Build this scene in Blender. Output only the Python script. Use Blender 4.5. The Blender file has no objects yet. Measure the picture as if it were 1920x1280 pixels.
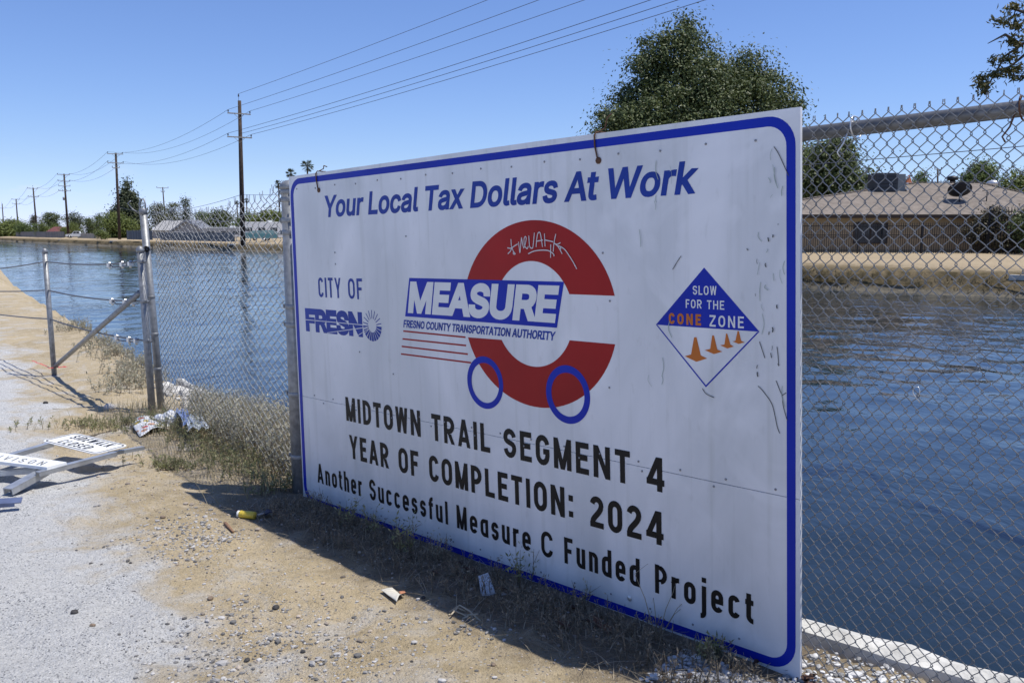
import bpy, bmesh, math, random
import numpy as np
from mathutils import Vector, Matrix

# ------------------------------------------------------------------ camera, light, exposure
scene = bpy.context.scene
COL = scene.collection
EYE = 1.475                      # eye height above the bank
FPX, HORIZON = 1650.0, 437.0     # measured on the 1920 px wide photograph
PITCH = math.atan((640 - HORIZON) / FPX)

cam_d = bpy.data.cameras.new('camera')
cam_d.sensor_width = 36.0
cam_d.lens = FPX / 1920 * 36.0
cam_d.clip_start, cam_d.clip_end = 0.05, 6000
cam = bpy.data.objects.new('camera', cam_d)
cam.location = (0, 0, EYE)
cam.rotation_euler = (math.pi / 2 - PITCH, 0, 0)
COL.objects.link(cam)
scene.camera = cam

SUN_EL = math.radians(69)
SUN_AZ = math.radians(97)        # clockwise from +Y: almost due right, a touch behind the camera
sun_dir = Vector((math.sin(SUN_AZ) * math.cos(SUN_EL), math.cos(SUN_AZ) * math.cos(SUN_EL), math.sin(SUN_EL)))
sun_d = bpy.data.lights.new('sun', 'SUN')
sun_d.energy = 4.9
sun_d.angle = math.radians(0.5)
sun_d.color = (1.0, 0.962, 0.88)
sun = bpy.data.objects.new('sun', sun_d)
sun.rotation_euler = (-sun_dir).to_track_quat('-Z', 'Y').to_euler()
sun.location = (10, 0, 30)
COL.objects.link(sun)

world = bpy.data.worlds.new('World')
scene.world = world
world.use_nodes = True
wn, wl = world.node_tree.nodes, world.node_tree.links
wn.clear()
w_out = wn.new('ShaderNodeOutputWorld')
w_bg = wn.new('ShaderNodeBackground')
sky = wn.new('ShaderNodeTexSky')
sky.sky_type = 'NISHITA'
sky.sun_disc = False
sky.sun_elevation = SUN_EL
sky.sun_rotation = SUN_AZ
sky.altitude = 100
sky.air_density = 1.0
sky.dust_density = 0.0
sky.ozone_density = 4.0
w_bg.inputs['Strength'].default_value = 0.132
# a few faint clouds low on the left, as directions of the sky itself
w_tc = wn.new('ShaderNodeTexCoord')
w_map = wn.new('ShaderNodeMapping'); w_map.inputs['Scale'].default_value = (9, 9, 30)
w_no = wn.new('ShaderNodeTexNoise'); w_no.inputs['Scale'].default_value = 1.6; w_no.inputs['Detail'].default_value = 6
w_rp = wn.new('ShaderNodeMapRange'); w_rp.inputs['From Min'].default_value = 0.50; w_rp.inputs['From Max'].default_value = 0.72
w_dot = wn.new('ShaderNodeVectorMath'); w_dot.operation = 'DOT_PRODUCT'
w_dot.inputs[1].default_value = Vector((-0.50, 0.86, 0.055)).normalized()
w_cr = wn.new('ShaderNodeMapRange'); w_cr.inputs['From Min'].default_value = 0.990; w_cr.inputs['From Max'].default_value = 0.9985
w_mul = wn.new('ShaderNodeMath'); w_mul.operation = 'MULTIPLY'
w_mu2 = wn.new('ShaderNodeMath'); w_mu2.operation = 'MULTIPLY'; w_mu2.inputs[1].default_value = 0.5
w_mix = wn.new('ShaderNodeMixRGB'); w_mix.inputs['Color2'].default_value = (6.2, 6.5, 7.3, 1)
wl.new(w_tc.outputs['Generated'], w_map.inputs['Vector']); wl.new(w_map.outputs[0], w_no.inputs['Vector'])
wl.new(w_no.outputs['Fac'], w_rp.inputs['Value'])
wl.new(w_tc.outputs['Generated'], w_dot.inputs[0]); wl.new(w_dot.outputs['Value'], w_cr.inputs['Value'])
w_z1 = wn.new('ShaderNodeMath'); w_z1.operation = 'SUBTRACT'; w_z1.inputs[1].default_value = 0.054
w_z2 = wn.new('ShaderNodeMath'); w_z2.operation = 'ABSOLUTE'
w_z3 = wn.new('ShaderNodeMapRange'); w_z3.inputs['From Min'].default_value = 0.030; w_z3.inputs['From Max'].default_value = 0.008
w_z4 = wn.new('ShaderNodeMath'); w_z4.operation = 'MULTIPLY'
w_sp0 = wn.new('ShaderNodeSeparateXYZ'); wl.new(w_tc.outputs['Generated'], w_sp0.inputs[0])
wl.new(w_sp0.outputs['Z'], w_z1.inputs[0]); wl.new(w_z1.outputs[0], w_z2.inputs[0]); wl.new(w_z2.outputs[0], w_z3.inputs['Value'])
wl.new(w_cr.outputs[0], w_z4.inputs[0]); wl.new(w_z3.outputs[0], w_z4.inputs[1])
wl.new(w_rp.outputs[0], w_mul.inputs[0]); wl.new(w_z4.outputs[0], w_mul.inputs[1])
wl.new(w_mul.outputs[0], w_mu2.inputs[0]); wl.new(w_mu2.outputs[0], w_mix.inputs['Fac'])
# the valley's sky is bluer than the model's: one tint for the air, a stronger one low down
w_sep = wn.new('ShaderNodeSeparateXYZ'); wl.new(w_tc.outputs['Generated'], w_sep.inputs[0])
w_el = wn.new('ShaderNodeMapRange'); w_el.inputs['From Min'].default_value = 0.0; w_el.inputs['From Max'].default_value = 0.075
wl.new(w_sep.outputs['Z'], w_el.inputs['Value'])
w_ti = wn.new('ShaderNodeMixRGB'); w_ti.inputs['Color1'].default_value = (0.80, 0.92, 1.62, 1); w_ti.inputs['Color2'].default_value = (0.785, 0.845, 1.11, 1)
wl.new(w_el.outputs[0], w_ti.inputs['Fac'])
w_tm = wn.new('ShaderNodeMixRGB'); w_tm.blend_type = 'MULTIPLY'; w_tm.inputs['Fac'].default_value = 1
wl.new(sky.outputs[0], w_tm.inputs['Color1']); wl.new(w_ti.outputs[0], w_tm.inputs['Color2'])
wl.new(w_tm.outputs[0], w_mix.inputs['Color1'])
wl.new(w_mix.outputs[0], w_bg.inputs['Color'])
wl.new(w_bg.outputs[0], w_out.inputs['Surface'])

scene.view_settings.view_transform = 'Standard'
scene.view_settings.look = 'None'
scene.view_settings.gamma = 1.0
scene.view_settings.use_curve_mapping = False
scene.view_settings.exposure = 0.0
scene.cycles.max_bounces = 8
scene.cycles.transparent_max_bounces = 16

random.seed(7)
RNG = np.random.default_rng(7)

# ------------------------------------------------------------------ measuring helpers
COSP, SINP = math.cos(PITCH), math.sin(PITCH)
def ray(px, py):
    x, y = (px - 960) / FPX, -(py - 640) / FPX
    return Vector((x, COSP + y * SINP, -SINP + y * COSP))
def at(px, py, D):
    """world point seen at a photograph position, D metres in front"""
    r = ray(px, py)
    return Vector((0, 0, EYE)) + r * (D / r.y)
def gnd(px, py, z=0.0):
    """point of the level z seen at a photograph position"""
    r = ray(px, py)
    return Vector((0, 0, EYE)) + r * ((z - EYE) / r.z)

# ------------------------------------------------------------------ object helpers
def tag(o, label=None, cat=None, group=None, kind=None):
    if label: o['label'] = label
    if cat: o['category'] = cat
    if group: o['group'] = group
    if kind: o['kind'] = kind
    return o
def link(o, parent=None):
    COL.objects.link(o)
    if parent: o.parent = parent
    return o
def empty(name, loc=(0, 0, 0), rotz=0.0):
    o = bpy.data.objects.new(name, None)
    o.empty_display_size = 0.2
    o.location = loc
    o.rotation_euler = (0, 0, rotz)
    return link(o)
class MB:
    """collects shapes and links them as one mesh"""
    def __init__(s): s.v, s.f, s.sm = [], [], []
    def add(s, verts, faces, smooth=False):
        b = len(s.v)
        s.v += [tuple(q) for q in verts]
        s.f += [tuple(i + b for i in f) for f in faces]
        s.sm += [smooth] * len(faces)
        return s
    def box(s, c, size, M=None, bevel=0.0):
        x, y, z = [q / 2 for q in size]
        if bevel > 0:
            bm = bmesh.new()
            bmesh.ops.create_cube(bm, size=1)
            for v in bm.verts: v.co = Vector((v.co.x * 2 * x, v.co.y * 2 * y, v.co.z * 2 * z))
            bmesh.ops.bevel(bm, geom=bm.edges[:], offset=bevel, segments=2, affect='EDGES', profile=0.5)
            bm.verts.index_update()
            vs = [v.co.copy() for v in bm.verts]; fs = [[v.index for v in f.verts] for f in bm.faces]
            bm.free()
        else:
            vs = [Vector((a * x, b * y, d * z)) for a in (-1, 1) for b in (-1, 1) for d in (-1, 1)]
            fs = [(0, 1, 3, 2), (4, 6, 7, 5), (0, 4, 5, 1), (2, 3, 7, 6), (0, 2, 6, 4), (1, 5, 7, 3)]
        c = Vector(c)
        vs = [(M @ v if M else v) + c for v in vs]
        return s.add(vs, fs)
    def bar(s, a, b, w, h, up=(0, 0, 1)):
        """rectangular bar from a to b, w wide, h high"""
        a, b = Vector(a), Vector(b)
        d = (b - a).normalized(); up = Vector(up)
        sx = d.cross(up).normalized(); uz = sx.cross(d).normalized()
        vs = [p + sx * (i * w / 2) + uz * (j * h / 2) for p in (a, b) for i, j in ((-1, -1), (1, -1), (1, 1), (-1, 1))]
        return s.add(vs, [(0, 3, 2, 1), (4, 5, 6, 7), (0, 1, 5, 4), (1, 2, 6, 5), (2, 3, 7, 6), (3, 0, 4, 7)])
    def tube(s, pts, r, n=6, cap=True):
        """round tube along a polyline; r one radius or one per point"""
        pts = [Vector(p) for p in pts]
        m = len(pts)
        rr = r if isinstance(r, (list, tuple)) else [r] * m
        t0 = (pts[1] - pts[0]).normalized()
        ref = Vector((0, 0, 1)) if abs(t0.z) < 0.9 else Vector((1, 0, 0))
        x = t0.cross(ref).normalized()
        vs = []
        for i, p in enumerate(pts):
            t = (pts[min(i + 1, m - 1)] - pts[max(i - 1, 0)])
            t = t.normalized() if t.length > 1e-9 else t0
            x = (x - t * x.dot(t))
            x = x.normalized() if x.length > 1e-6 else t.orthogonal().normalized()
            y = t.cross(x)
            for k in range(n):
                a = 2 * math.pi * k / n
                vs.append(p + (x * math.cos(a) + y * math.sin(a)) * rr[i])
        fs = []
        for i in range(m - 1):
            for k in range(n):
                k2 = (k + 1) % n
                fs.append((i * n + k, i * n + k2, (i + 1) * n + k2, (i + 1) * n + k))
        if cap:
            fs.append(tuple(range(n - 1, -1, -1)))
            fs.append(tuple((m - 1) * n + k for k in range(n)))
        return s.add(vs, fs, True)
    def lathe(s, prof, c=(0, 0, 0), n=16, M=None):
        c = Vector(c); vs = []; fs = []
        for (r, z) in prof:
            for k in range(n):
                a = 2 * math.pi * k / n
                v = Vector((r * math.cos(a), r * math.sin(a), z))
                vs.append((M @ v if M else v) + c)
        for i in range(len(prof) - 1):
            for k in range(n):
                k2 = (k + 1) % n
                fs.append((i * n + k, i * n + k2, (i + 1) * n + k2, (i + 1) * n + k))
        fs.append(tuple(range(n - 1, -1, -1))); fs.append(tuple((len(prof) - 1) * n + k for k in range(n)))
        return s.add(vs, fs, True)
    def prism(s, poly, z0, z1):
        n = len(poly)
        vs = [(x, y, z0) for x, y in poly] + [(x, y, z1) for x, y in poly]
        fs = [tuple(range(n - 1, -1, -1)), tuple(range(n, 2 * n))]
        fs += [(i, (i + 1) % n, n + (i + 1) % n, n + i) for i in range(n)]
        return s.add(vs, fs)
    def build(s, name, mat, parent=None, shift=None, flat=False):
        me = bpy.data.meshes.new(name)
        vs = s.v if shift is None else [(a - shift[0], b - shift[1], c - shift[2]) for a, b, c in s.v]
        me.from_pydata(vs, [], s.f)
        if not flat: me.polygons.foreach_set('use_smooth', s.sm)
        for m in (mat if isinstance(mat, (list, tuple)) else [mat]): me.materials.append(m)
        me.update()
        o = bpy.data.objects.new(name, me)
        if shift is not None and parent is None: o.location = shift
        return link(o, parent)
def np_mesh(name, verts, quads, mat, parent=None, k=4, smooth=False):
    """fast mesh from numpy arrays: verts (n,3), faces (m,k)"""
    me = bpy.data.meshes.new(name)
    n, m = len(verts), len(quads)
    me.vertices.add(n); me.vertices.foreach_set('co', np.asarray(verts, np.float32).ravel())
    me.loops.add(m * k); me.loops.foreach_set('vertex_index', np.asarray(quads, np.int32).ravel())
    me.polygons.add(m)
    me.polygons.foreach_set('loop_start', np.arange(0, m * k, k, dtype=np.int32))
    me.polygons.foreach_set('loop_total', np.full(m, k, np.int32))
    me.polygons.foreach_set('use_smooth', np.full(m, smooth))
    me.update(calc_edges=True)
    me.validate()
    me.materials.append(mat)
    o = bpy.data.objects.new(name, me)
    return link(o, parent)

# ------------------------------------------------------------------ materials
def mat(name, color, rough=0.7, metal=0.0, spec=0.4, vary=0.0, vscale=8.0, bump=0.0, bscale=40.0, island=0.0, color2=None, detail=4.0):
    m = bpy.data.materials.new(name)
    m.use_nodes = True
    nt = m.node_tree; N, L = nt.nodes, nt.links
    p = N['Principled BSDF']
    p.inputs['Roughness'].default_value = rough
    p.inputs['Metallic'].default_value = metal
    p.inputs['Specular IOR Level'].default_value = spec
    c = (*color, 1)
    p.inputs['Base Color'].default_value = c
    src = None
    tc = N.new('ShaderNodeTexCoord')
    if vary > 0 or color2:
        no = N.new('ShaderNodeTexNoise'); no.inputs['Scale'].default_value = vscale; no.inputs['Detail'].default_value = detail
        L.new(tc.outputs['Object'], no.inputs['Vector'])
        mx = N.new('ShaderNodeMixRGB')
        mr = N.new('ShaderNodeMapRange'); mr.inputs['From Min'].default_value = 0.3; mr.inputs['From Max'].default_value = 0.7
        L.new(no.outputs['Fac'], mr.inputs['Value']); L.new(mr.outputs[0], mx.inputs['Fac'])
        if color2:
            mx.inputs['Color1'].default_value = c; mx.inputs['Color2'].default_value = (*color2, 1)
        else:
            mx.inputs['Color1'].default_value = tuple(q * (1 - vary) for q in color) + (1,)
            mx.inputs['Color2'].default_value = tuple(min(1, q * (1 + vary)) for q in color) + (1,)
        src = mx.outputs[0]
    if island > 0:
        ge = N.new('ShaderNodeNewGeometry')
        hs = N.new('ShaderNodeHueSaturation')
        mr = N.new('ShaderNodeMapRange'); mr.inputs['To Min'].default_value = 1 - island; mr.inputs['To Max'].default_value = 1 + island
        L.new(ge.outputs['Random Per Island'], mr.inputs['Value']); L.new(mr.outputs[0], hs.inputs['Value'])
        if src: L.new(src, hs.inputs['Color'])
        else: hs.inputs['Color'].default_value = c
        src = hs.outputs[0]
    if src: L.new(src, p.inputs['Base Color'])
    if bump > 0:
        nb = N.new('ShaderNodeTexNoise'); nb.inputs['Scale'].default_value = bscale; nb.inputs['Detail'].default_value = 5
        L.new(tc.outputs['Object'], nb.inputs['Vector'])
        bp = N.new('ShaderNodeBump'); bp.inputs['Strength'].default_value = bump; bp.inputs['Distance'].default_value = 0.02
        L.new(nb.outputs['Fac'], bp.inputs['Height']); L.new(bp.outputs[0], p.inputs['Normal'])
    return m
def leaf_mat(name, c1, c2, trans=0.25):
    m = bpy.data.materials.new(name); m.use_nodes = True
    N, L = m.node_tree.nodes, m.node_tree.links
    N.clear()
    out = N.new('ShaderNodeOutputMaterial'); ge = N.new('ShaderNodeNewGeometry')
    rp = N.new('ShaderNodeMixRGB'); rp.inputs['Color1'].default_value = (*c1, 1); rp.inputs['Color2'].default_value = (*c2, 1)
    L.new(ge.outputs['Random Per Island'], rp.inputs['Fac'])
    p = N.new('ShaderNodeBsdfPrincipled'); p.inputs['Roughness'].default_value = 0.5; p.inputs['Specular IOR Level'].default_value = 0.35
    tr = N.new('ShaderNodeBsdfTranslucent'); mx = N.new('ShaderNodeMixShader'); mx.inputs[0].default_value = trans
    L.new(rp.outputs[0], p.inputs['Base Color']); L.new(rp.outputs[0], tr.inputs['Color'])
    L.new(p.outputs[0], mx.inputs[1]); L.new(tr.outputs[0], mx.inputs[2]); L.new(mx.outputs[0], out.inputs['Surface'])
    return m

M_GALV = mat('galvanised_steel', (0.26, 0.265, 0.27), 0.5, 0.45, vary=0.25, vscale=30, bump=0.08, bscale=120)
M_WIRE_DULL = mat('dull_fence_wire', (0.30, 0.30, 0.29), 0.45, 0.25, vary=0.2, vscale=12)
M_RAIL = mat('dull_rail_steel', (0.17, 0.17, 0.17), 0.45, 0.55, vary=0.25, vscale=20, bump=0.1, bscale=90)
M_WIRE = mat('fence_wire', (0.26, 0.257, 0.25), 0.40, 0.3, vary=0.2, vscale=12)
M_CLAMP = mat('bright_zinc', (0.65, 0.65, 0.64), 0.35, 0.6)
M_CABLE = mat('steel_cable', (0.12, 0.12, 0.13), 0.5, 0.5)
M_RUST = mat('rusty_wire', (0.12, 0.06, 0.035), 0.8, 0.2)
M_BLUE = mat('blue_vinyl', (0.005, 0.024, 0.36), 0.35, spec=0.18, vary=0.12, vscale=2.5)
M_RED = mat('red_vinyl', (0.33, 0.010, 0.011), 0.35, spec=0.18, vary=0.15, vscale=2)
M_BLACK = mat('black_vinyl', (0.010, 0.009, 0.009), 0.45, spec=0.2)
M_ORANGE = mat('orange_vinyl', (0.52, 0.15, 0.025), 0.35, spec=0.2)
M_LETTER_BLUE = mat('blue_letter_vinyl', (0.010, 0.040, 0.28), 0.35, spec=0.2, vary=0.2, vscale=3)
M_WOOD = mat('weathered_pole_wood', (0.055, 0.038, 0.028), 0.9, vary=0.35, vscale=3)
M_ARM = mat('grey_crossarm_wood', (0.30, 0.28, 0.25), 0.85, vary=0.2, vscale=3)
M_LINE = mat('power_line_wire', (0.10, 0.11, 0.14), 0.6, 0.2)
M_GLASS_D = mat('dark_glass', (0.02, 0.025, 0.03), 0.08, spec=0.5)
M_WHITE = mat('white_paint', (0.72, 0.72, 0.70), 0.4, vary=0.05)
M_RUBBER = mat('rubber', (0.02, 0.02, 0.02), 0.8)
M_BARK = mat('bark', (0.09, 0.07, 0.05), 0.9, vary=0.3, vscale=4)
M_CONC = mat('concrete', (0.50, 0.47, 0.41), 0.85, vary=0.18, vscale=3, bump=0.25, bscale=25)

# ------------------------------------------------------------------ the lie of the land
S0x, S0y = -1.244, 4.933
NEAR = np.array([(-700, 960), (-450, 612), (-240, 330), (-145, 205), (-62, 103), (-20.5, 35), (-3.9, 9.65), (-2.8, 8.05), (-.6, 5.12), (1.04, 3.14), (1.36, 2.88), (5, -.6), (22, -17), (90, -85)], float)
FAR = np.array([(90, -32), (40, 14.5), (20, 35.1), (13.5, 41.3), (-30.7, 118), (-98.5, 199.5), (-176, 303), (-380, 560), (-640, 900)], float)
WATER_Z = -1.1
def poly_dist(P, L):
    """signed distance of points to a polyline: positive on its right hand side"""
    best = np.full(len(P), 1e9); sgn = np.zeros(len(P))
    for a, b in zip(L[:-1], L[1:]):
        d = b - a; t = np.clip(((P - a) @ d) / (d @ d), 0, 1)
        q = a + t[:, None] * d; r = P - q
        dist = np.hypot(r[:, 0], r[:, 1])
        cr = d[0] * r[:, 1] - d[1] * r[:, 0]
        m = dist < best - 1e-9
        best[m] = dist[m]; sgn[m] = -np.sign(cr[m])
    return best * np.where(sgn == 0, 1, sgn)
def near_d(P): return -poly_dist(P, NEAR)                  # positive towards the water
def vnoise(P, s, seed=0):
    """smooth value noise"""
    r = np.random.default_rng(seed); G = r.random((64, 64))
    q = P * s + 1000.0; i = np.floor(q).astype(int); f = q - i; f = f * f * (3 - 2 * f)
    a, b = i[:, 0] % 64, i[:, 1] % 64; a1, b1 = (a + 1) % 64, (b + 1) % 64
    return (G[a, b] * (1 - f[:, 0]) + G[a1, b] * f[:, 0]) * (1 - f[:, 1]) + (G[a, b1] * (1 - f[:, 0]) + G[a1, b1] * f[:, 0]) * f[:, 1] - .5
PATH_A, PATH_D = np.array((-1.10, 2.89)), np.array((-.547, .837))
PATH_N = np.array((-.837, -.547))                          # towards the gravel
def path_e(P):
    e = (P - PATH_A) @ PATH_N
    return e + .55 * vnoise(P, .9, 5) + .28 * vnoise(P, 2.6, 6) + .12 * vnoise(P, 7, 8)
def near_z(P):
    d = near_d(P)
    e = (P - PATH_A) @ PATH_N
    z = .030 * vnoise(P, .7, 1) + .024 * vnoise(P, 2.3, 2) + .020 * vnoise(P, 6.5, 3) + .013 * vnoise(P, 15, 4)
    z = z * np.clip(1.1 - .5 * np.clip(e, 0, 1.6), .25, 1)
    s = (P - np.array((S0x, S0y))) @ np.array((.699, -.715))   # along the sign
    v = (P - np.array((S0x, S0y))) @ np.array((-.715, -.699))  # out from it
    tilt = np.clip(s / 3.05, -.6, 1.4)
    z = z * (1 - .7 * np.exp(-np.clip(np.abs(v - .1) - .12, 0, 9) ** 2 / .06) * (s > -.3) * (s < 3.6))
    z = z + (-.037 + .047 * tilt) * np.exp(-np.clip(v, 0, 9) ** 2 / .9) * np.exp(-np.clip(-v - .3, 0, 9) ** 2 / 2)
    z = z + .010 * np.exp(-((v - .10) / .16) ** 2) * (np.abs(s - 1.5) < 2.2) * (.5 + vnoise(P, 3, 9))
    dd = np.clip(d + .10, 0, None)
    return np.where(d > -.10, np.maximum(z - np.minimum(dd * 1.05, 3.2) - .05, -3.4), z)
def graded(lo, hi, c0, c1, fine, grow):
    """grid lines: fine between c0 and c1, growing outside"""
    xs = list(np.arange(c0, c1, fine)); st = fine; x = c0
    while x > lo: st *= grow; x -= st; xs.insert(0, max(x, lo))
    st = fine; x = xs[-1]
    while x < hi: st *= grow; x += st; xs.append(min(x, hi))
    return np.array(xs)
def sheet(xs, ys):
    X, Y = np.meshgrid(xs, ys); P = np.c_[X.ravel(), Y.ravel()]
    nx = len(xs); i = np.arange(len(ys) - 1)[:, None] * nx + np.arange(nx - 1)[None, :]
    Q = np.stack([i, i + 1, i + nx + 1, i + nx], -1).reshape(-1, 4)
    return P, Q

def ground_mat():
    """sandy bank that turns into pale gravel across a ragged line"""
    m = bpy.data.materials.new('bank_sand_and_gravel'); m.use_nodes = True
    N, L = m.node_tree.nodes, m.node_tree.links
    p = N['Principled BSDF']; p.inputs['Roughness'].default_value = .95; p.inputs['Specular IOR Level'].default_value = .15
    geo = N.new('ShaderNodeNewGeometry')
    pos = geo.outputs['Position']
    def noise(sc, det=4, dist=0.0, rough=.5):
        n = N.new('ShaderNodeTexNoise'); n.inputs['Scale'].default_value = sc; n.inputs['Detail'].default_value = det
        n.inputs['Distortion'].default_value = dist; n.inputs['Roughness'].default_value = rough
        L.new(pos, n.inputs['Vector']); return n.outputs['Fac']
    def rng(v, a, b, c=0.0, d=1.0):
        r = N.new('ShaderNodeMapRange'); r.inputs['From Min'].default_value = a; r.inputs['From Max'].default_value = b
        r.inputs['To Min'].default_value = c; r.inputs['To Max'].default_value = d; L.new(v, r.inputs['Value']); return r.outputs[0]
    def math_(op, a, b):
        q = N.new('ShaderNodeMath'); q.operation = op
        for k, v in enumerate((a, b)):
            if isinstance(v, (int, float)): q.inputs[k].default_value = v
            else: L.new(v, q.inputs[k])
        return q.outputs[0]
    def mix(f, a, b, mode='MIX'):
        q = N.new('ShaderNodeMixRGB'); q.blend_type = mode
        if isinstance(f, (int, float)): q.inputs['Fac'].default_value = f
        else: L.new(f, q.inputs['Fac'])
        for k, v in (('Color1', a), ('Color2', b)):
            if isinstance(v, tuple): q.inputs[k].default_value = (*v, 1)
            else: L.new(v, q.inputs[k])
        return q.outputs[0]
    def vor(sc, out='Color', feat='F1'):
        v = N.new('ShaderNodeTexVoronoi'); v.inputs['Scale'].default_value = sc; v.feature = feat; L.new(pos, v.inputs['Vector']); return v.outputs[out]
    # sand
    sand = mix(rng(noise(1.3, 5), .35, .68), (.52, .42, .268), (.38, .305, .19))
    sand = mix(rng(noise(9, 6, .4), .45, .75), sand, (.56, .47, .335))
    sand = mix(rng(noise(70, 3), .58, .72, 0, .55), sand, (.16, .12, .08))
    peb = vor(75); pd = vor(75, 'Distance')
    sepc = N.new('ShaderNodeSeparateColor'); L.new(peb, sepc.inputs[0])
    is_peb = math_('MULTIPLY', rng(sepc.outputs[0], .80, .83), rng(pd, .42, .34))
    sand = mix(is_peb, sand, mix(sepc.outputs[1], (.16, .15, .14), (.58, .55, .50)))
    # gravel
    gv = vor(170); sg = N.new('ShaderNodeSeparateColor'); L.new(gv, sg.inputs[0])
    grav = mix(rng(sg.outputs[0], 0, 1), (.47, .465, .455), (.66, .655, .64))
    grav = mix(rng(sg.outputs[1], .90, .96), grav, (.13, .135, .15))
    g2 = vor(48); s2 = N.new('ShaderNodeSeparateColor'); L.new(g2, s2.inputs[0])
    grav = mix(rng(noise(2.2, 5), .42, .72, 0, .55), grav, (.58, .57, .55))
    # where: distance from the ragged edge line
    dot = N.new('ShaderNodeVectorMath'); dot.operation = 'DOT_PRODUCT'; L.new(pos, dot.inputs[0])
    dot.inputs[1].default_value = (PATH_N[0], PATH_N[1], 0)
    e = math_('SUBTRACT', dot.outputs['Value'], float(PATH_A @ PATH_N))
    e = math_('ADD', e, rng(noise(1.1, 6, .6, .6), 0, 1, -1.15, 1.15))
    e = math_('ADD', e, rng(noise(6, 5, .5, .6), 0, 1, -.35, .35))
    f = rng(e, -.18, .22)
    patch = math_('MULTIPLY', rng(noise(1.9, 6, .9, .62), .54, .63), rng(e, -1.7, -.6))
    f = math_('MAXIMUM', f, math_('MULTIPLY', patch, .5))
    col = mix(f, sand, grav)
    # littered ground along the sign's foot, darkened to paint its cast shadow deeper
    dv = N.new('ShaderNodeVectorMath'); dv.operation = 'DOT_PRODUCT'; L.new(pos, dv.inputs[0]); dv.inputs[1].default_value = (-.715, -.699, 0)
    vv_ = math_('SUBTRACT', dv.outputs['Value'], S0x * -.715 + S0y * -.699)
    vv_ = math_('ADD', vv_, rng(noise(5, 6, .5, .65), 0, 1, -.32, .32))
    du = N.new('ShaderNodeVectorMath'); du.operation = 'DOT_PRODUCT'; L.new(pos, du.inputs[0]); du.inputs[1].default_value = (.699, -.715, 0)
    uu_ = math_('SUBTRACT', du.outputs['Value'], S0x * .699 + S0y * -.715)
    soil_shade = math_('MULTIPLY', rng(vv_, .56, .30), math_('MULTIPLY', rng(uu_, -.6, 0), rng(uu_, 3.4, 3.0)))
    col = mix(math_('MULTIPLY', soil_shade, .85), col, mix(noise(38, 5), (.10, .075, .05), (.24, .19, .135)))
    L.new(col, p.inputs['Base Color'])
    hb = math_('ADD', math_('MULTIPLY', vor(120, 'Distance'), -.5), math_('MULTIPLY', noise(30, 8, .3, .72), 2.2))
    bp = N.new('ShaderNodeBump'); bp.inputs['Strength'].default_value = 1.0; bp.inputs['Distance'].default_value = .012
    L.new(hb, bp.inputs['Height']); L.new(bp.outputs[0], p.inputs['Normal'])
    return m
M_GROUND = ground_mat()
P, Q = sheet(graded(-900, 60, -4.5, 2.0, .030, 1.045), graded(-80, 900, 1.9, 7.5, .030, 1.045))
Z = near_z(P)
keep = near_d(P)[Q].min(1) < 4.5
Q = Q[keep]
V3 = np.c_[P, Z]
on_path = path_e(P[Q].mean(1)) > 0
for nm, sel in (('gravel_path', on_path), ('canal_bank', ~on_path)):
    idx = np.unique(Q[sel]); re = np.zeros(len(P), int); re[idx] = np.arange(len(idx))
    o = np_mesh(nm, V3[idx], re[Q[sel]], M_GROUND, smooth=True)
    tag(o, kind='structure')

# concrete lip of the canal lining
def offset_line(L, d):
    out = []
    for i in range(len(L)):
        a = L[max(i - 1, 0)]; b = L[min(i + 1, len(L) - 1)]; t = (b - a) / np.hypot(*(b - a)); n = np.array((t[1], -t[0]))
        out.append(L[i] - n * d)
    return np.array(out)
def densify(L, step):
    out = []
    for a, b in zip(L[:-1], L[1:]):
        n = max(1, int(np.hypot(*(b - a)) / step)); out += [a + (b - a) * k / n for k in range(n)]
    return np.array(out + [L[-1]])
lipL = densify(np.r_[[(-3.5, 9.05)], NEAR[7:12]], .12)
rl = np.random.default_rng(2)
prof = ((-.09, -.10), (-.075, -.004), (-.02, .014), (.055, -.004), (2.9, -3.1))
rows = []
for k, (d, z) in enumerate(prof):
    q = offset_line(lipL, d)
    if k < 3: q = np.where((lipL[:, 0] < -2.9)[:, None], offset_line(lipL, d * .4 + .03), q)
    s_ = (q - np.array((S0x, S0y))) @ np.array((.699, -.715))
    rise = np.clip(s_ / 3.05, 0, 1.4) * .045 - .035 * (s_ < 0)
    jig = rl.normal(0, .009, len(q)) if k < 4 else 0
    rows.append(np.c_[q, np.full(len(q), z) + rise + jig])
V3l = np.concatenate(rows); n = len(lipL)
i = np.arange(len(prof) - 1)[:, None] * n + np.arange(n - 1)[None, :]
Ql = np.stack([i, i + 1, i + n + 1, i + n], -1).reshape(-1, 4)
tag(np_mesh('canal_lining', V3l, Ql, mat('lining_concrete', (.54, .525, .485), .9, vary=.25, vscale=9, bump=.5, bscale=30)), kind='structure')

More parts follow.
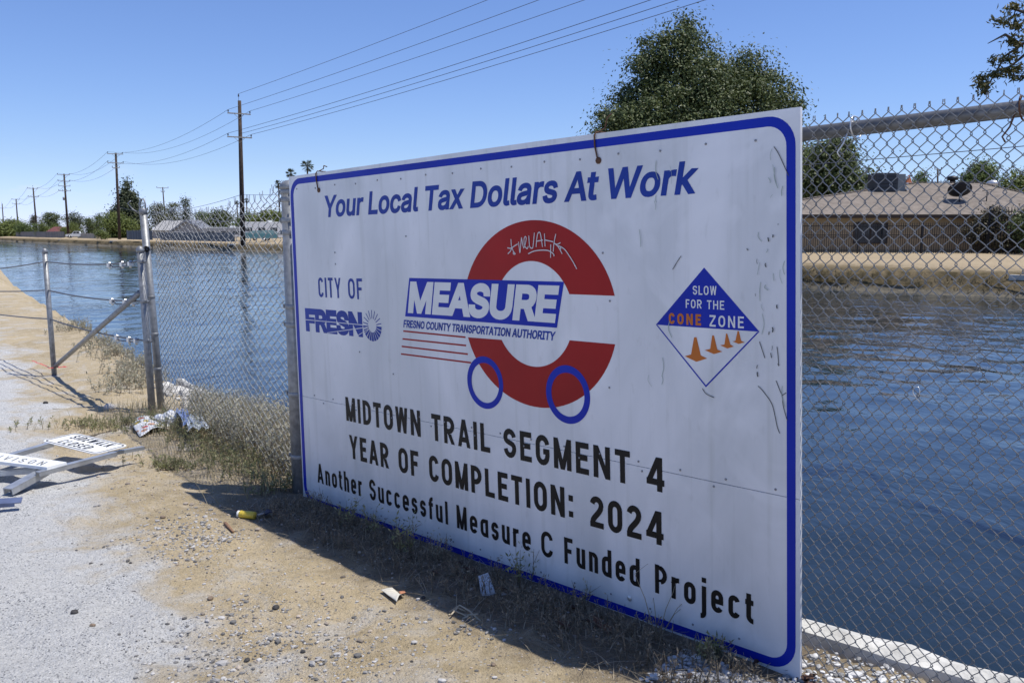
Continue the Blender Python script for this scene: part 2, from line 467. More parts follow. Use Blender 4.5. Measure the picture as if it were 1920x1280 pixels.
# far bank and the plain behind it
def far_mat():
    m = bpy.data.materials.new('far_bank_earth'); m.use_nodes = True
    N, L = m.node_tree.nodes, m.node_tree.links
    p = N['Principled BSDF']; p.inputs['Roughness'].default_value = .95; p.inputs['Specular IOR Level'].default_value = .1
    geo = N.new('ShaderNodeNewGeometry'); pos = geo.outputs['Position']
    n1 = N.new('ShaderNodeTexNoise'); n1.inputs['Scale'].default_value = .35; n1.inputs['Detail'].default_value = 6
    n2 = N.new('ShaderNodeTexNoise'); n2.inputs['Scale'].default_value = 2.3; n2.inputs['Detail'].default_value = 8; n2.inputs['Roughness'].default_value = .7
    for n_ in (n1, n2): L.new(pos, n_.inputs['Vector'])
    sep = N.new('ShaderNodeSeparateXYZ'); L.new(pos, sep.inputs[0])
    sand = N.new('ShaderNodeMixRGB'); sand.inputs['Color1'].default_value = (.46, .37, .245, 1); sand.inputs['Color2'].default_value = (.36, .28, .18, 1); L.new(n1.outputs['Fac'], sand.inputs['Fac'])
    gr = N.new('ShaderNodeMixRGB'); gr.inputs['Color1'].default_value = (.20, .155, .09, 1); gr.inputs['Color2'].default_value = (.085, .068, .035, 1)
    g_ = N.new('ShaderNodeMapRange'); g_.inputs['From Min'].default_value = .42; g_.inputs['From Max'].default_value = .62
    L.new(n2.outputs['Fac'], g_.inputs['Value']); L.new(g_.outputs[0], gr.inputs['Fac'])
    zz = N.new('ShaderNodeMath'); zz.operation = 'MULTIPLY_ADD'; zz.inputs[1].default_value = .45; L.new(n2.outputs['Fac'], zz.inputs[0]); L.new(sep.outputs['Z'], zz.inputs[2])
    zr = N.new('ShaderNodeMapRange'); zr.inputs['From Min'].default_value = .08; zr.inputs['From Max'].default_value = .20; L.new(zz.outputs[0], zr.inputs['Value'])
    mx = N.new('ShaderNodeMixRGB'); L.new(zr.outputs[0], mx.inputs['Fac']); L.new(gr.outputs[0], mx.inputs['Color1']); L.new(sand.outputs[0], mx.inputs['Color2'])
    # damp footing just above the water
    zd = N.new('ShaderNodeMapRange'); zd.inputs['From Min'].default_value = WATER_Z + .12; zd.inputs['From Max'].default_value = WATER_Z + .28; L.new(sep.outputs['Z'], zd.inputs['Value'])
    m2 = N.new('ShaderNodeMixRGB'); m2.inputs['Color1'].default_value = (.20, .175, .13, 1); L.new(zd.outputs[0], m2.inputs['Fac']); L.new(mx.outputs[0], m2.inputs['Color2'])
    L.new(m2.outputs[0], p.inputs['Base Color'])
    bp = N.new('ShaderNodeBump'); bp.inputs['Strength'].default_value = .6; bp.inputs['Distance'].default_value = .35; L.new(n2.outputs['Fac'], bp.inputs['Height']); L.new(bp.outputs[0], p.inputs['Normal'])
    return m
# follow the shore in strips so that its edge stays crisp to the horizon
shore = densify(FAR, 1.5)
dists = np.array([-5, -2, -.4, 0, .3, .6, .95, 1.4, 2.2, 3.5, 5, 7, 9, 14, 25, 60])
rows = [offset_line(shore, -d) for d in dists]
def smooth_rows(q, k):
    for _ in range(k): q = np.r_[q[:1], (q[:-2] + q[1:-1] * 2 + q[2:]) / 4, q[-1:]]
    return q
rows = [smooth_rows(r, 12) for r in rows]
rw_ = np.random.default_rng(6)
rows = [r + (rw_.normal(0, .16, r.shape) if -.5 < d < 2.5 else 0) for r, d in zip(rows, dists)]
P = np.concatenate(rows); n = len(shore)
dd = np.repeat(dists, n)
z = np.interp(dd, [-6, -2, 0, .95, 2.2, 9, 14], [-5, -2.2, WATER_Z, -.18, -.13, .22, .25])
z = z + np.where(dd > .5, .07 * vnoise(P, .25, 11) + .10 * vnoise(P, 1.1, 12) * (dd < 3) + .03 * vnoise(P, .9, 14), .05 * vnoise(P, .8, 13))
z = np.where(dd > 20, .22, z)
i = np.arange(len(dists) - 1)[:, None] * n + np.arange(n - 1)[None, :]
Qf = np.stack([i, i + n, i + n + 1, i + 1], -1).reshape(-1, 4)
M_FAR = far_mat()
tag(np_mesh('far_bank', np.c_[P, z], Qf, M_FAR, smooth=True), kind='structure')
P2 = np.r_[offset_line(FAR, -40), np.array([(-2600, 2700), (-2600, 3000), (2500, 3000), (2500, -300)])]
mb = MB(); mb.add([(x, y, .16) for x, y in P2], [tuple(range(len(P2)))])
tag(mb.build('plain', mat('dry_plain', (.30, .24, .15), .95, vary=.3, vscale=.02)), kind='structure')

# dry scrub clinging to the far slope
def far_scrub():
    rg = np.random.default_rng(61); S = densify(FAR[1:6], .5); k = rg.integers(0, len(S) - 1, 60000)
    wgt = np.exp(-np.hypot(*(S[k] - np.array((14, 44))).T) / 70); k = k[rg.random(len(k)) < wgt]
    t = S[np.minimum(k + 1, len(S) - 1)] - S[k]; t /= np.maximum(1e-6, np.linalg.norm(t, axis=1))[:, None]; nn = np.c_[t[:, 1], -t[:, 0]]
    clump = vnoise(S[k], .35, 62)
    d = rg.uniform(.10, .85, len(k)); P = S[k] + nn * d[:, None] + rg.normal(0, .3, (len(k), 2)) * .3
    z = np.interp(d, [0, .95, 2.2], [WATER_Z, -.18, -.13]); h = rg.uniform(.03, .11, len(k)) * (clump + rg.normal(0, .2, len(k)) > -.05)
    keep = h > 0; P, z, h = P[keep], z[keep], h[keep]; n = len(P)
    az = rg.uniform(0, 6.28, n); w = rg.uniform(.008, .028, n); ax = np.c_[np.cos(az), np.sin(az)] * w[:, None]; ln = rg.normal(0, .5, (n, 2)) * h[:, None]
    V = np.stack([np.c_[P - ax, z - .05], np.c_[P + ax, z - .05], np.c_[P + ln + ax * .5, z + h], np.c_[P + ln - ax * .3, z + h * .8]], 1).reshape(-1, 3)
    o = np_mesh('bank_scrub', V, np.arange(4 * n).reshape(-1, 4), leaf_mat('bank_scrub_straw', (.07, .055, .028), (.24, .185, .095), .2))
    return tag(o, 'dry brown scrub and grass on the slope of the far bank', None, None, 'stuff')
far_scrub()

# water
def water_mat():
    m = bpy.data.materials.new('canal_water'); m.use_nodes = True
    N, L = m.node_tree.nodes, m.node_tree.links
    p = N['Principled BSDF']
    p.inputs['Base Color'].default_value = (.012, .022, .032, 1); p.inputs['Roughness'].default_value = .03
    p.inputs['IOR'].default_value = 1.333; p.inputs['Specular IOR Level'].default_value = .5
    geo = N.new('ShaderNodeNewGeometry')
    def nz(scale, det, rot, st):
        mp = N.new('ShaderNodeMapping'); mp.inputs['Rotation'].default_value = (0, 0, rot); mp.inputs['Scale'].default_value = st
        L.new(geo.outputs['Position'], mp.inputs['Vector'])
        n = N.new('ShaderNodeTexNoise'); n.inputs['Scale'].default_value = scale; n.inputs['Detail'].default_value = det; n.inputs['Distortion'].default_value = .6
        L.new(mp.outputs[0], n.inputs['Vector']); return n.outputs['Fac']
    a = nz(1.1, 3, .5, (1, .45, 1)); b = nz(4.5, 3, .9, (1, .6, 1)); c = nz(.16, 2, .3, (1, .5, 1))
    mr = N.new('ShaderNodeMapRange'); mr.inputs['From Min'].default_value = .38; mr.inputs['From Max'].default_value = .62; mr.inputs['To Min'].default_value = .25
    L.new(c, mr.inputs['Value'])
    s = N.new('ShaderNodeMath'); s.operation = 'MULTIPLY_ADD'; s.inputs[1].default_value = .75; L.new(b, s.inputs[0]); L.new(a, s.inputs[2])
    s2 = N.new('ShaderNodeMath'); s2.operation = 'MULTIPLY'; L.new(s.outputs[0], s2.inputs[0]); L.new(mr.outputs[0], s2.inputs[1])
    bp = N.new('ShaderNodeBump'); bp.inputs['Strength'].default_value = 1.0; bp.inputs['Distance'].default_value = .03
    L.new(s2.outputs[0], bp.inputs['Height']); L.new(bp.outputs[0], p.inputs['Normal'])
    return m
M_WATER = water_mat()
poly = [(x, y) for x, y in offset_line(NEAR, -.3)] + [(x, y) for x, y in offset_line(FAR, -.8)]
mb = MB(); mb.add([(x, y, WATER_Z - .05) for x, y in poly], [tuple(range(len(poly)))])
tag(mb.build('canal_water', M_WATER), kind='structure')
# the nearer reach carries real wavelets
def far_side(P): return -poly_dist(P, FAR)                 # positive over the water
a_ = np.array((-.545, .838)); b_ = np.array((.838, .545)); o_ = np.array((10.0, 10.0))
sa = np.concatenate([np.arange(-32, 70, .15), np.arange(70, 135, .24)]); sb = np.arange(-16, 44, .19)
A_, B_ = np.meshgrid(sa, sb); A_, B_ = A_.ravel(), B_.ravel(); P = o_ + A_[:, None] * a_ + B_[:, None] * b_
nx = len(sa); i = np.arange(len(sb) - 1)[:, None] * nx + np.arange(nx - 1)[None, :]
Qw = np.stack([i, i + nx, i + nx + 1, i + 1], -1).reshape(-1, 4)
nd, fd = near_d(P), far_side(P)
C_ = P[Qw].mean(1); el = (C_[:, 0] / np.maximum(C_[:, 1], .5)); inv = (C_[:, 1] > 1) & (np.abs(el) < .75)
ok = (nd[Qw].min(1) > .2) & (fd[Qw].min(1) > -1.5) & inv
Qw = Qw[ok]
amp = np.clip(nd / 11, .45, 1) * (.55 + 1.1 * np.clip(vnoise(P, .07, 71) + .45, 0, 1)) * np.clip((135 - A_) / 15, 0, 1)
zw = .008 * vnoise(P, .62, 72) + .022 * vnoise(P * (1, 1.3), 1.25, 73) + .019 * vnoise(P, 2.4, 74)
V3 = np.c_[P, WATER_Z + zw * amp * 1.25]
idx = np.unique(Qw); re = np.zeros(len(P), int); re[idx] = np.arange(len(idx))
tag(np_mesh('canal_water', V3[idx], re[Qw], M_WATER, smooth=True), kind='structure')

# ------------------------------------------------------------------ lettering
def arc(cx, cy, rx, ry, a0, a1, n=9):
    return [(cx + rx * math.cos(math.radians(a0 + (a1 - a0) * i / n)), cy + ry * math.sin(math.radians(a0 + (a1 - a0) * i / n))) for i in range(n + 1)]
def bez(p0, p1, p2, p3, n=8):
    r = []
    for i in range(1, n):
        t = i / n; u = 1 - t
        r.append(tuple(u**3 * a + 3 * u * u * t * b + 3 * u * t * t * c + t**3 * d for a, b, c, d in zip(p0, p1, p2, p3)))
    return r
WID = {'A': .60, 'C': .50, 'D': .50, 'E': .44, 'F': .43, 'G': .51, 'H': .51, 'I': 0, 'K': .54, 'L': .43, 'M': .62, 'N': .54, 'O': .53, 'P': .50,
       'R': .52, 'S': .50, 'T': .47, 'W': .70, 'Y': .58, 'Z': .49, '0': .50, '2': .49, '4': .56, ':': 0, 'V': .58,
       'a': .45, 'c': .42, 'd': .45, 'e': .45, 'f': .29, 'h': .43, 'j': .22, 'l': 0, 'n': .43, 'o': .46, 'r': .31, 's': .41, 't': .29, 'u': .43}
XH = .74
def glyph(ch, w, t):
    """stroke skeleton of a highway-style letter, cap height 1: S = stroked polyline, D = diagonal cut level at both ends"""
    h = t / 2; L, R, B, T = h, w - h, h, 1 - h; cx = w / 2; rx = (R - L) / 2; ry = min(.30, rx * 1.15)
    V = lambda x, a=0, b=1: ('S', [(x, a), (x, b)])
    Hh = lambda y, a, b: ('S', [(a, y), (b, y)])
    if ch == 'I': return [V(h)]
    if ch == 'l': return [V(h)]
    if ch == ':': return [('S', [(h, .08), (h, .08 + t * 1.05)]), ('S', [(h, .60), (h, .60 + t * 1.05)])]
    if ch == 'H': return [V(L), V(R), Hh(.51, t, w - t)]
    if ch == 'E': return [V(L), Hh(T, t, w), Hh(.52, t, w * .9), Hh(B, t, w)]
    if ch == 'F': return [V(L), Hh(T, t, w), Hh(.50, t, w * .86)]
    if ch == 'L': return [V(L), Hh(B, t, w)]
    if ch == 'T': return [V(cx, 0, 1 - t), Hh(T, 0, w)]
    if ch == 'Z': return [Hh(T, 0, w), Hh(B, 0, w), ('D', (L, t), (R, 1 - t))]
    if ch == 'N': return [V(L), V(R), ('D', (R, 0), (L, 1))]
    if ch == 'M': return [V(L), V(R), ('D', (cx, .0), (L, 1)), ('D', (cx, .0), (R, 1))]
    if ch == 'W': return [('D', (w * .26, 0), (L, 1)), ('D', (w * .26, 0), (cx, 1)), ('D', (w * .74, 0), (cx, 1)), ('D', (w * .74, 0), (R, 1))]
    if ch == 'V': return [('D', (cx, 0), (L, 1)), ('D', (cx, 0), (R, 1))]
    if ch == 'A': return [('D', (L, 0), (cx, 1)), ('D', (R, 0), (cx, 1)), Hh(.27, w * .24, w * .76)]
    if ch == 'Y': return [V(cx, 0, .45), ('D', (cx, .40), (L, 1)), ('D', (cx, .40), (R, 1))]
    if ch == 'K': return [V(L), ('D', (t * .9, .33), (R - h * .2, 1)), ('D', (R, 0), (w * .42, .58))]
    if ch in 'O0':
        p = arc(cx, T - ry, rx, ry, 0, 180) + arc(cx, B + ry, rx, ry, 180, 360)
        return [('C', p)]
    if ch == 'D':
        q = .26
        p = [(t, T)] + [(R - q, T)] + arc(R - q, T - q, q, q, 90, 0, 7) + arc(R - q, B + q, q, q, 0, -90, 7) + [(t, B)]
        return [V(L), ('S', p)]
    if ch in 'CG':
        p = arc(cx, T - ry, rx, ry, 8, 180) + arc(cx, B + ry, rx, ry, 180, 352)
        if ch == 'C': return [('S', p)]
        p = p[:-1] + [(R, B + ry), (R, .46), (w * .55, .46)]
        return [('S', p)]
    if ch in 'PR':
        m = .42 if ch == 'P' else .46
        q = (T - m) / 2
        p = [(t, T), (R - q, T)] + arc(R - q, T - q, q, q, 90, -90, 10) + [(t, m)]
        g = [V(L), ('S', p)]
        if ch == 'R': g.append(('D', (R, 0), (w * .52, m - h)))
        return g
    if ch == 'S':
        r1 = .225; r2 = .25
        p = arc(cx, T - r1, rx, r1, 10, 180)
        p += bez((L, T - r1), (L, .46), (R, .58), (R, B + r2)) + arc(cx, B + r2, rx, r2, 0, -170)
        return [('S', p)]
    if ch == '2':
        p = arc(cx, T - ry * .9, rx, ry * .9, 172, 0) + bez((R, T - ry * .9), (R, .50), (L * 1.2, .33), (L * 1.1, t * .9), 7) + [(L * 1.1, t * .9)]
        return [('S', p), Hh(B, 0, w)]
    if ch == '4': return [V(w * .74), Hh(.27, 0, w * .74 - h), Hh(.27, w * .74 + h, w), ('D', (h * .9, .30), (w * .74 - h * .3, 1))]
    x1 = XH - h; rl = min(.26, rx * 1.1)
    if ch in 'oec' or ch in 'da':
        full = arc(cx, x1 - rl, rx, rl, 0, 180) + arc(cx, B + rl, rx, rl, 180, 360)
        if ch == 'o': return [('C', full)]
        if ch == 'c': return [('S', arc(cx, x1 - rl, rx, rl, 14, 180) + arc(cx, B + rl, rx, rl, 180, 346))]
        if ch == 'e': return [('S', [(t, .37), (R, .37)] + arc(cx, x1 - rl, rx, rl, 0, 180) + arc(cx, B + rl, rx, rl, 180, 335))]
        top = 1 if ch == 'd' else XH
        return [V(R, 0, top), ('S', [(R - h, x1)] + arc(cx, x1 - rl, rx, rl, 90, 180, 6) + arc(cx, B + rl, rx, rl, 180, 270, 6) + [(R - h, B)])]
    if ch in 'nhr':
        if ch == 'r': return [V(L, 0, XH), ('S', [(t, x1 - .10)] + arc(w * .86, x1 - .16, w * .86 - L, .16, 150, 90, 6) + [(w, x1)])]
        return [V(L, 0, 1 if ch == 'h' else XH), ('S', [(t, x1 - .03)] + arc(cx, x1 - rl, rx, rl, 90, 0, 7) + [(R, 0)])]
    if ch == 'u': return [V(R, 0, XH), ('S', [(L, XH)] + arc(cx, B + rl, rx, rl, 180, 270, 7) + [(w - t, B + .03)])]
    if ch == 's':
        r1 = .165; r2 = .185
        p = arc(cx, x1 - r1, rx, r1, 12, 180) + bez((L, x1 - r1), (L, .33), (R, .44), (R, B + r2)) + arc(cx, B + r2, rx, r2, 0, -168)
        return [('S', p)]
    if ch == 't': return [('S', [(w * .42, .94)] + [(w * .42, B + .14)] + arc(w * .42 + .14, B + .14, .14, .14, 180, 270, 5) + [(w, B)]), Hh(XH - h * .9, 0, w * .42 - h), Hh(XH - h * .9, w * .42 + h, w)]
    if ch == 'f': return [('S', [(w * .42, 0), (w * .42, T - .14)] + arc(w * .42 + .14, T - .14, .14, .14, 180, 90, 5) + [(w, T)]), Hh(XH - h * .9, 0, w * .42 - h), Hh(XH - h * .9, w * .42 + h, w)]
    if ch == 'j': return [('S', [(R, XH), (R, -.14)] + arc(R - .13, -.14, .13, .13, 0, -90, 5) + [(0, -.27)]), ('S', [(R, .86), (R, .86 + t)])]
    raise KeyError(ch)
def ribbon(pts, t, closed=False):
    pts = [p for i, p in enumerate(pts) if i == 0 or math.hypot(p[0] - pts[i - 1][0], p[1] - pts[i - 1][1]) > 1e-6]
    n = len(pts); P = [Vector((*p, 0)) for p in pts]; vs = []
    for i in range(n):
        a = P[i - 1] if (i > 0 or closed) else None
        b = P[(i + 1) % n] if (i < n - 1 or closed) else None
        d1 = (P[i] - a).normalized() if a is not None else (b - P[i]).normalized()
        d2 = (b - P[i]).normalized() if b is not None else d1
        n1 = Vector((-d1.y, d1.x, 0)); n2 = Vector((-d2.y, d2.x, 0))
        m = (n1 + n2)
        m = m.normalized() if m.length > 1e-5 else n1
        k = t / 2 / max(0.5, m.dot(n1))
        vs += [tuple((P[i] + m * k)[:2]), tuple((P[i] - m * k)[:2])]
    fs = [(2 * i, 2 * i + 1, (2 * i + 3) % (2 * n), (2 * i + 2) % (2 * n)) for i in range(n if closed else n - 1)]
    return vs, fs
def word(mb, text, u0, u1, base, cap, place, t=.185, gap=.16, off=0.0012):
    """sets a word between u0 and u1; place(u, w, off) -> local position"""
    t_abs = t
    wf = lambda k: [max(WID[c] * k, t) for c in text]
    total = (u1 - u0) / cap
    lo, hi = .3, 2.5
    for _ in range(40):
        k = (lo + hi) / 2
        s = sum(wf(k)) + gap * k * (len(text) - 1)
        if s < total: lo = k
        else: hi = k
    x = 0.0; layer = 0
    for c, w in zip(text, wf(k)):
        for st in glyph(c, w, t):
            o = off + 0.00012 * (layer % 4); layer += 1
            if st[0] == 'D':
                (xa, ya), (xb, yb) = st[1], st[2]
                ln = math.hypot(xb - xa, yb - ya); hw = t / 2 * ln / abs(yb - ya) * .92
                # keep the cut ends inside the letter's width
                ca = min(max(xa, hw), w - hw); cb = min(max(xb, hw), w - hw)
                vs = [(ca - hw, ya), (ca + hw, ya), (cb + hw, yb), (cb - hw, yb)]; fs = [(0, 1, 2, 3)]
            else:
                vs, fs = ribbon(st[1], t, st[0] == 'C')
            mb.add([place(u0 + (x + a) * cap, base + b * cap, o) for a, b in vs], fs)
        x += w + gap * k
def fill_loops(loops):
    """2-D outlines (with holes) -> verts, faces"""
    c = bpy.data.curves.new('fill', 'CURVE'); c.dimensions = '2D'; c.fill_mode = 'BOTH'
    for lp in loops:
        s = c.splines.new('POLY'); s.points.add(len(lp) - 1)
        for p, q in zip(s.points, lp): p.co = (q[0], q[1], 0, 1)
        s.use_cyclic_u = True
    o = bpy.data.objects.new('fill', c); COL.objects.link(o)
    dg = bpy.context.evaluated_depsgraph_get()
    me = o.evaluated_get(dg).to_mesh()
    vs = [(v.co.x, v.co.y) for v in me.vertices]; fs = [tuple(p.vertices) for p in me.polygons]
    o.evaluated_get(dg).to_mesh_clear()
    bpy.data.objects.remove(o); bpy.data.curves.remove(c)
    return vs, fs
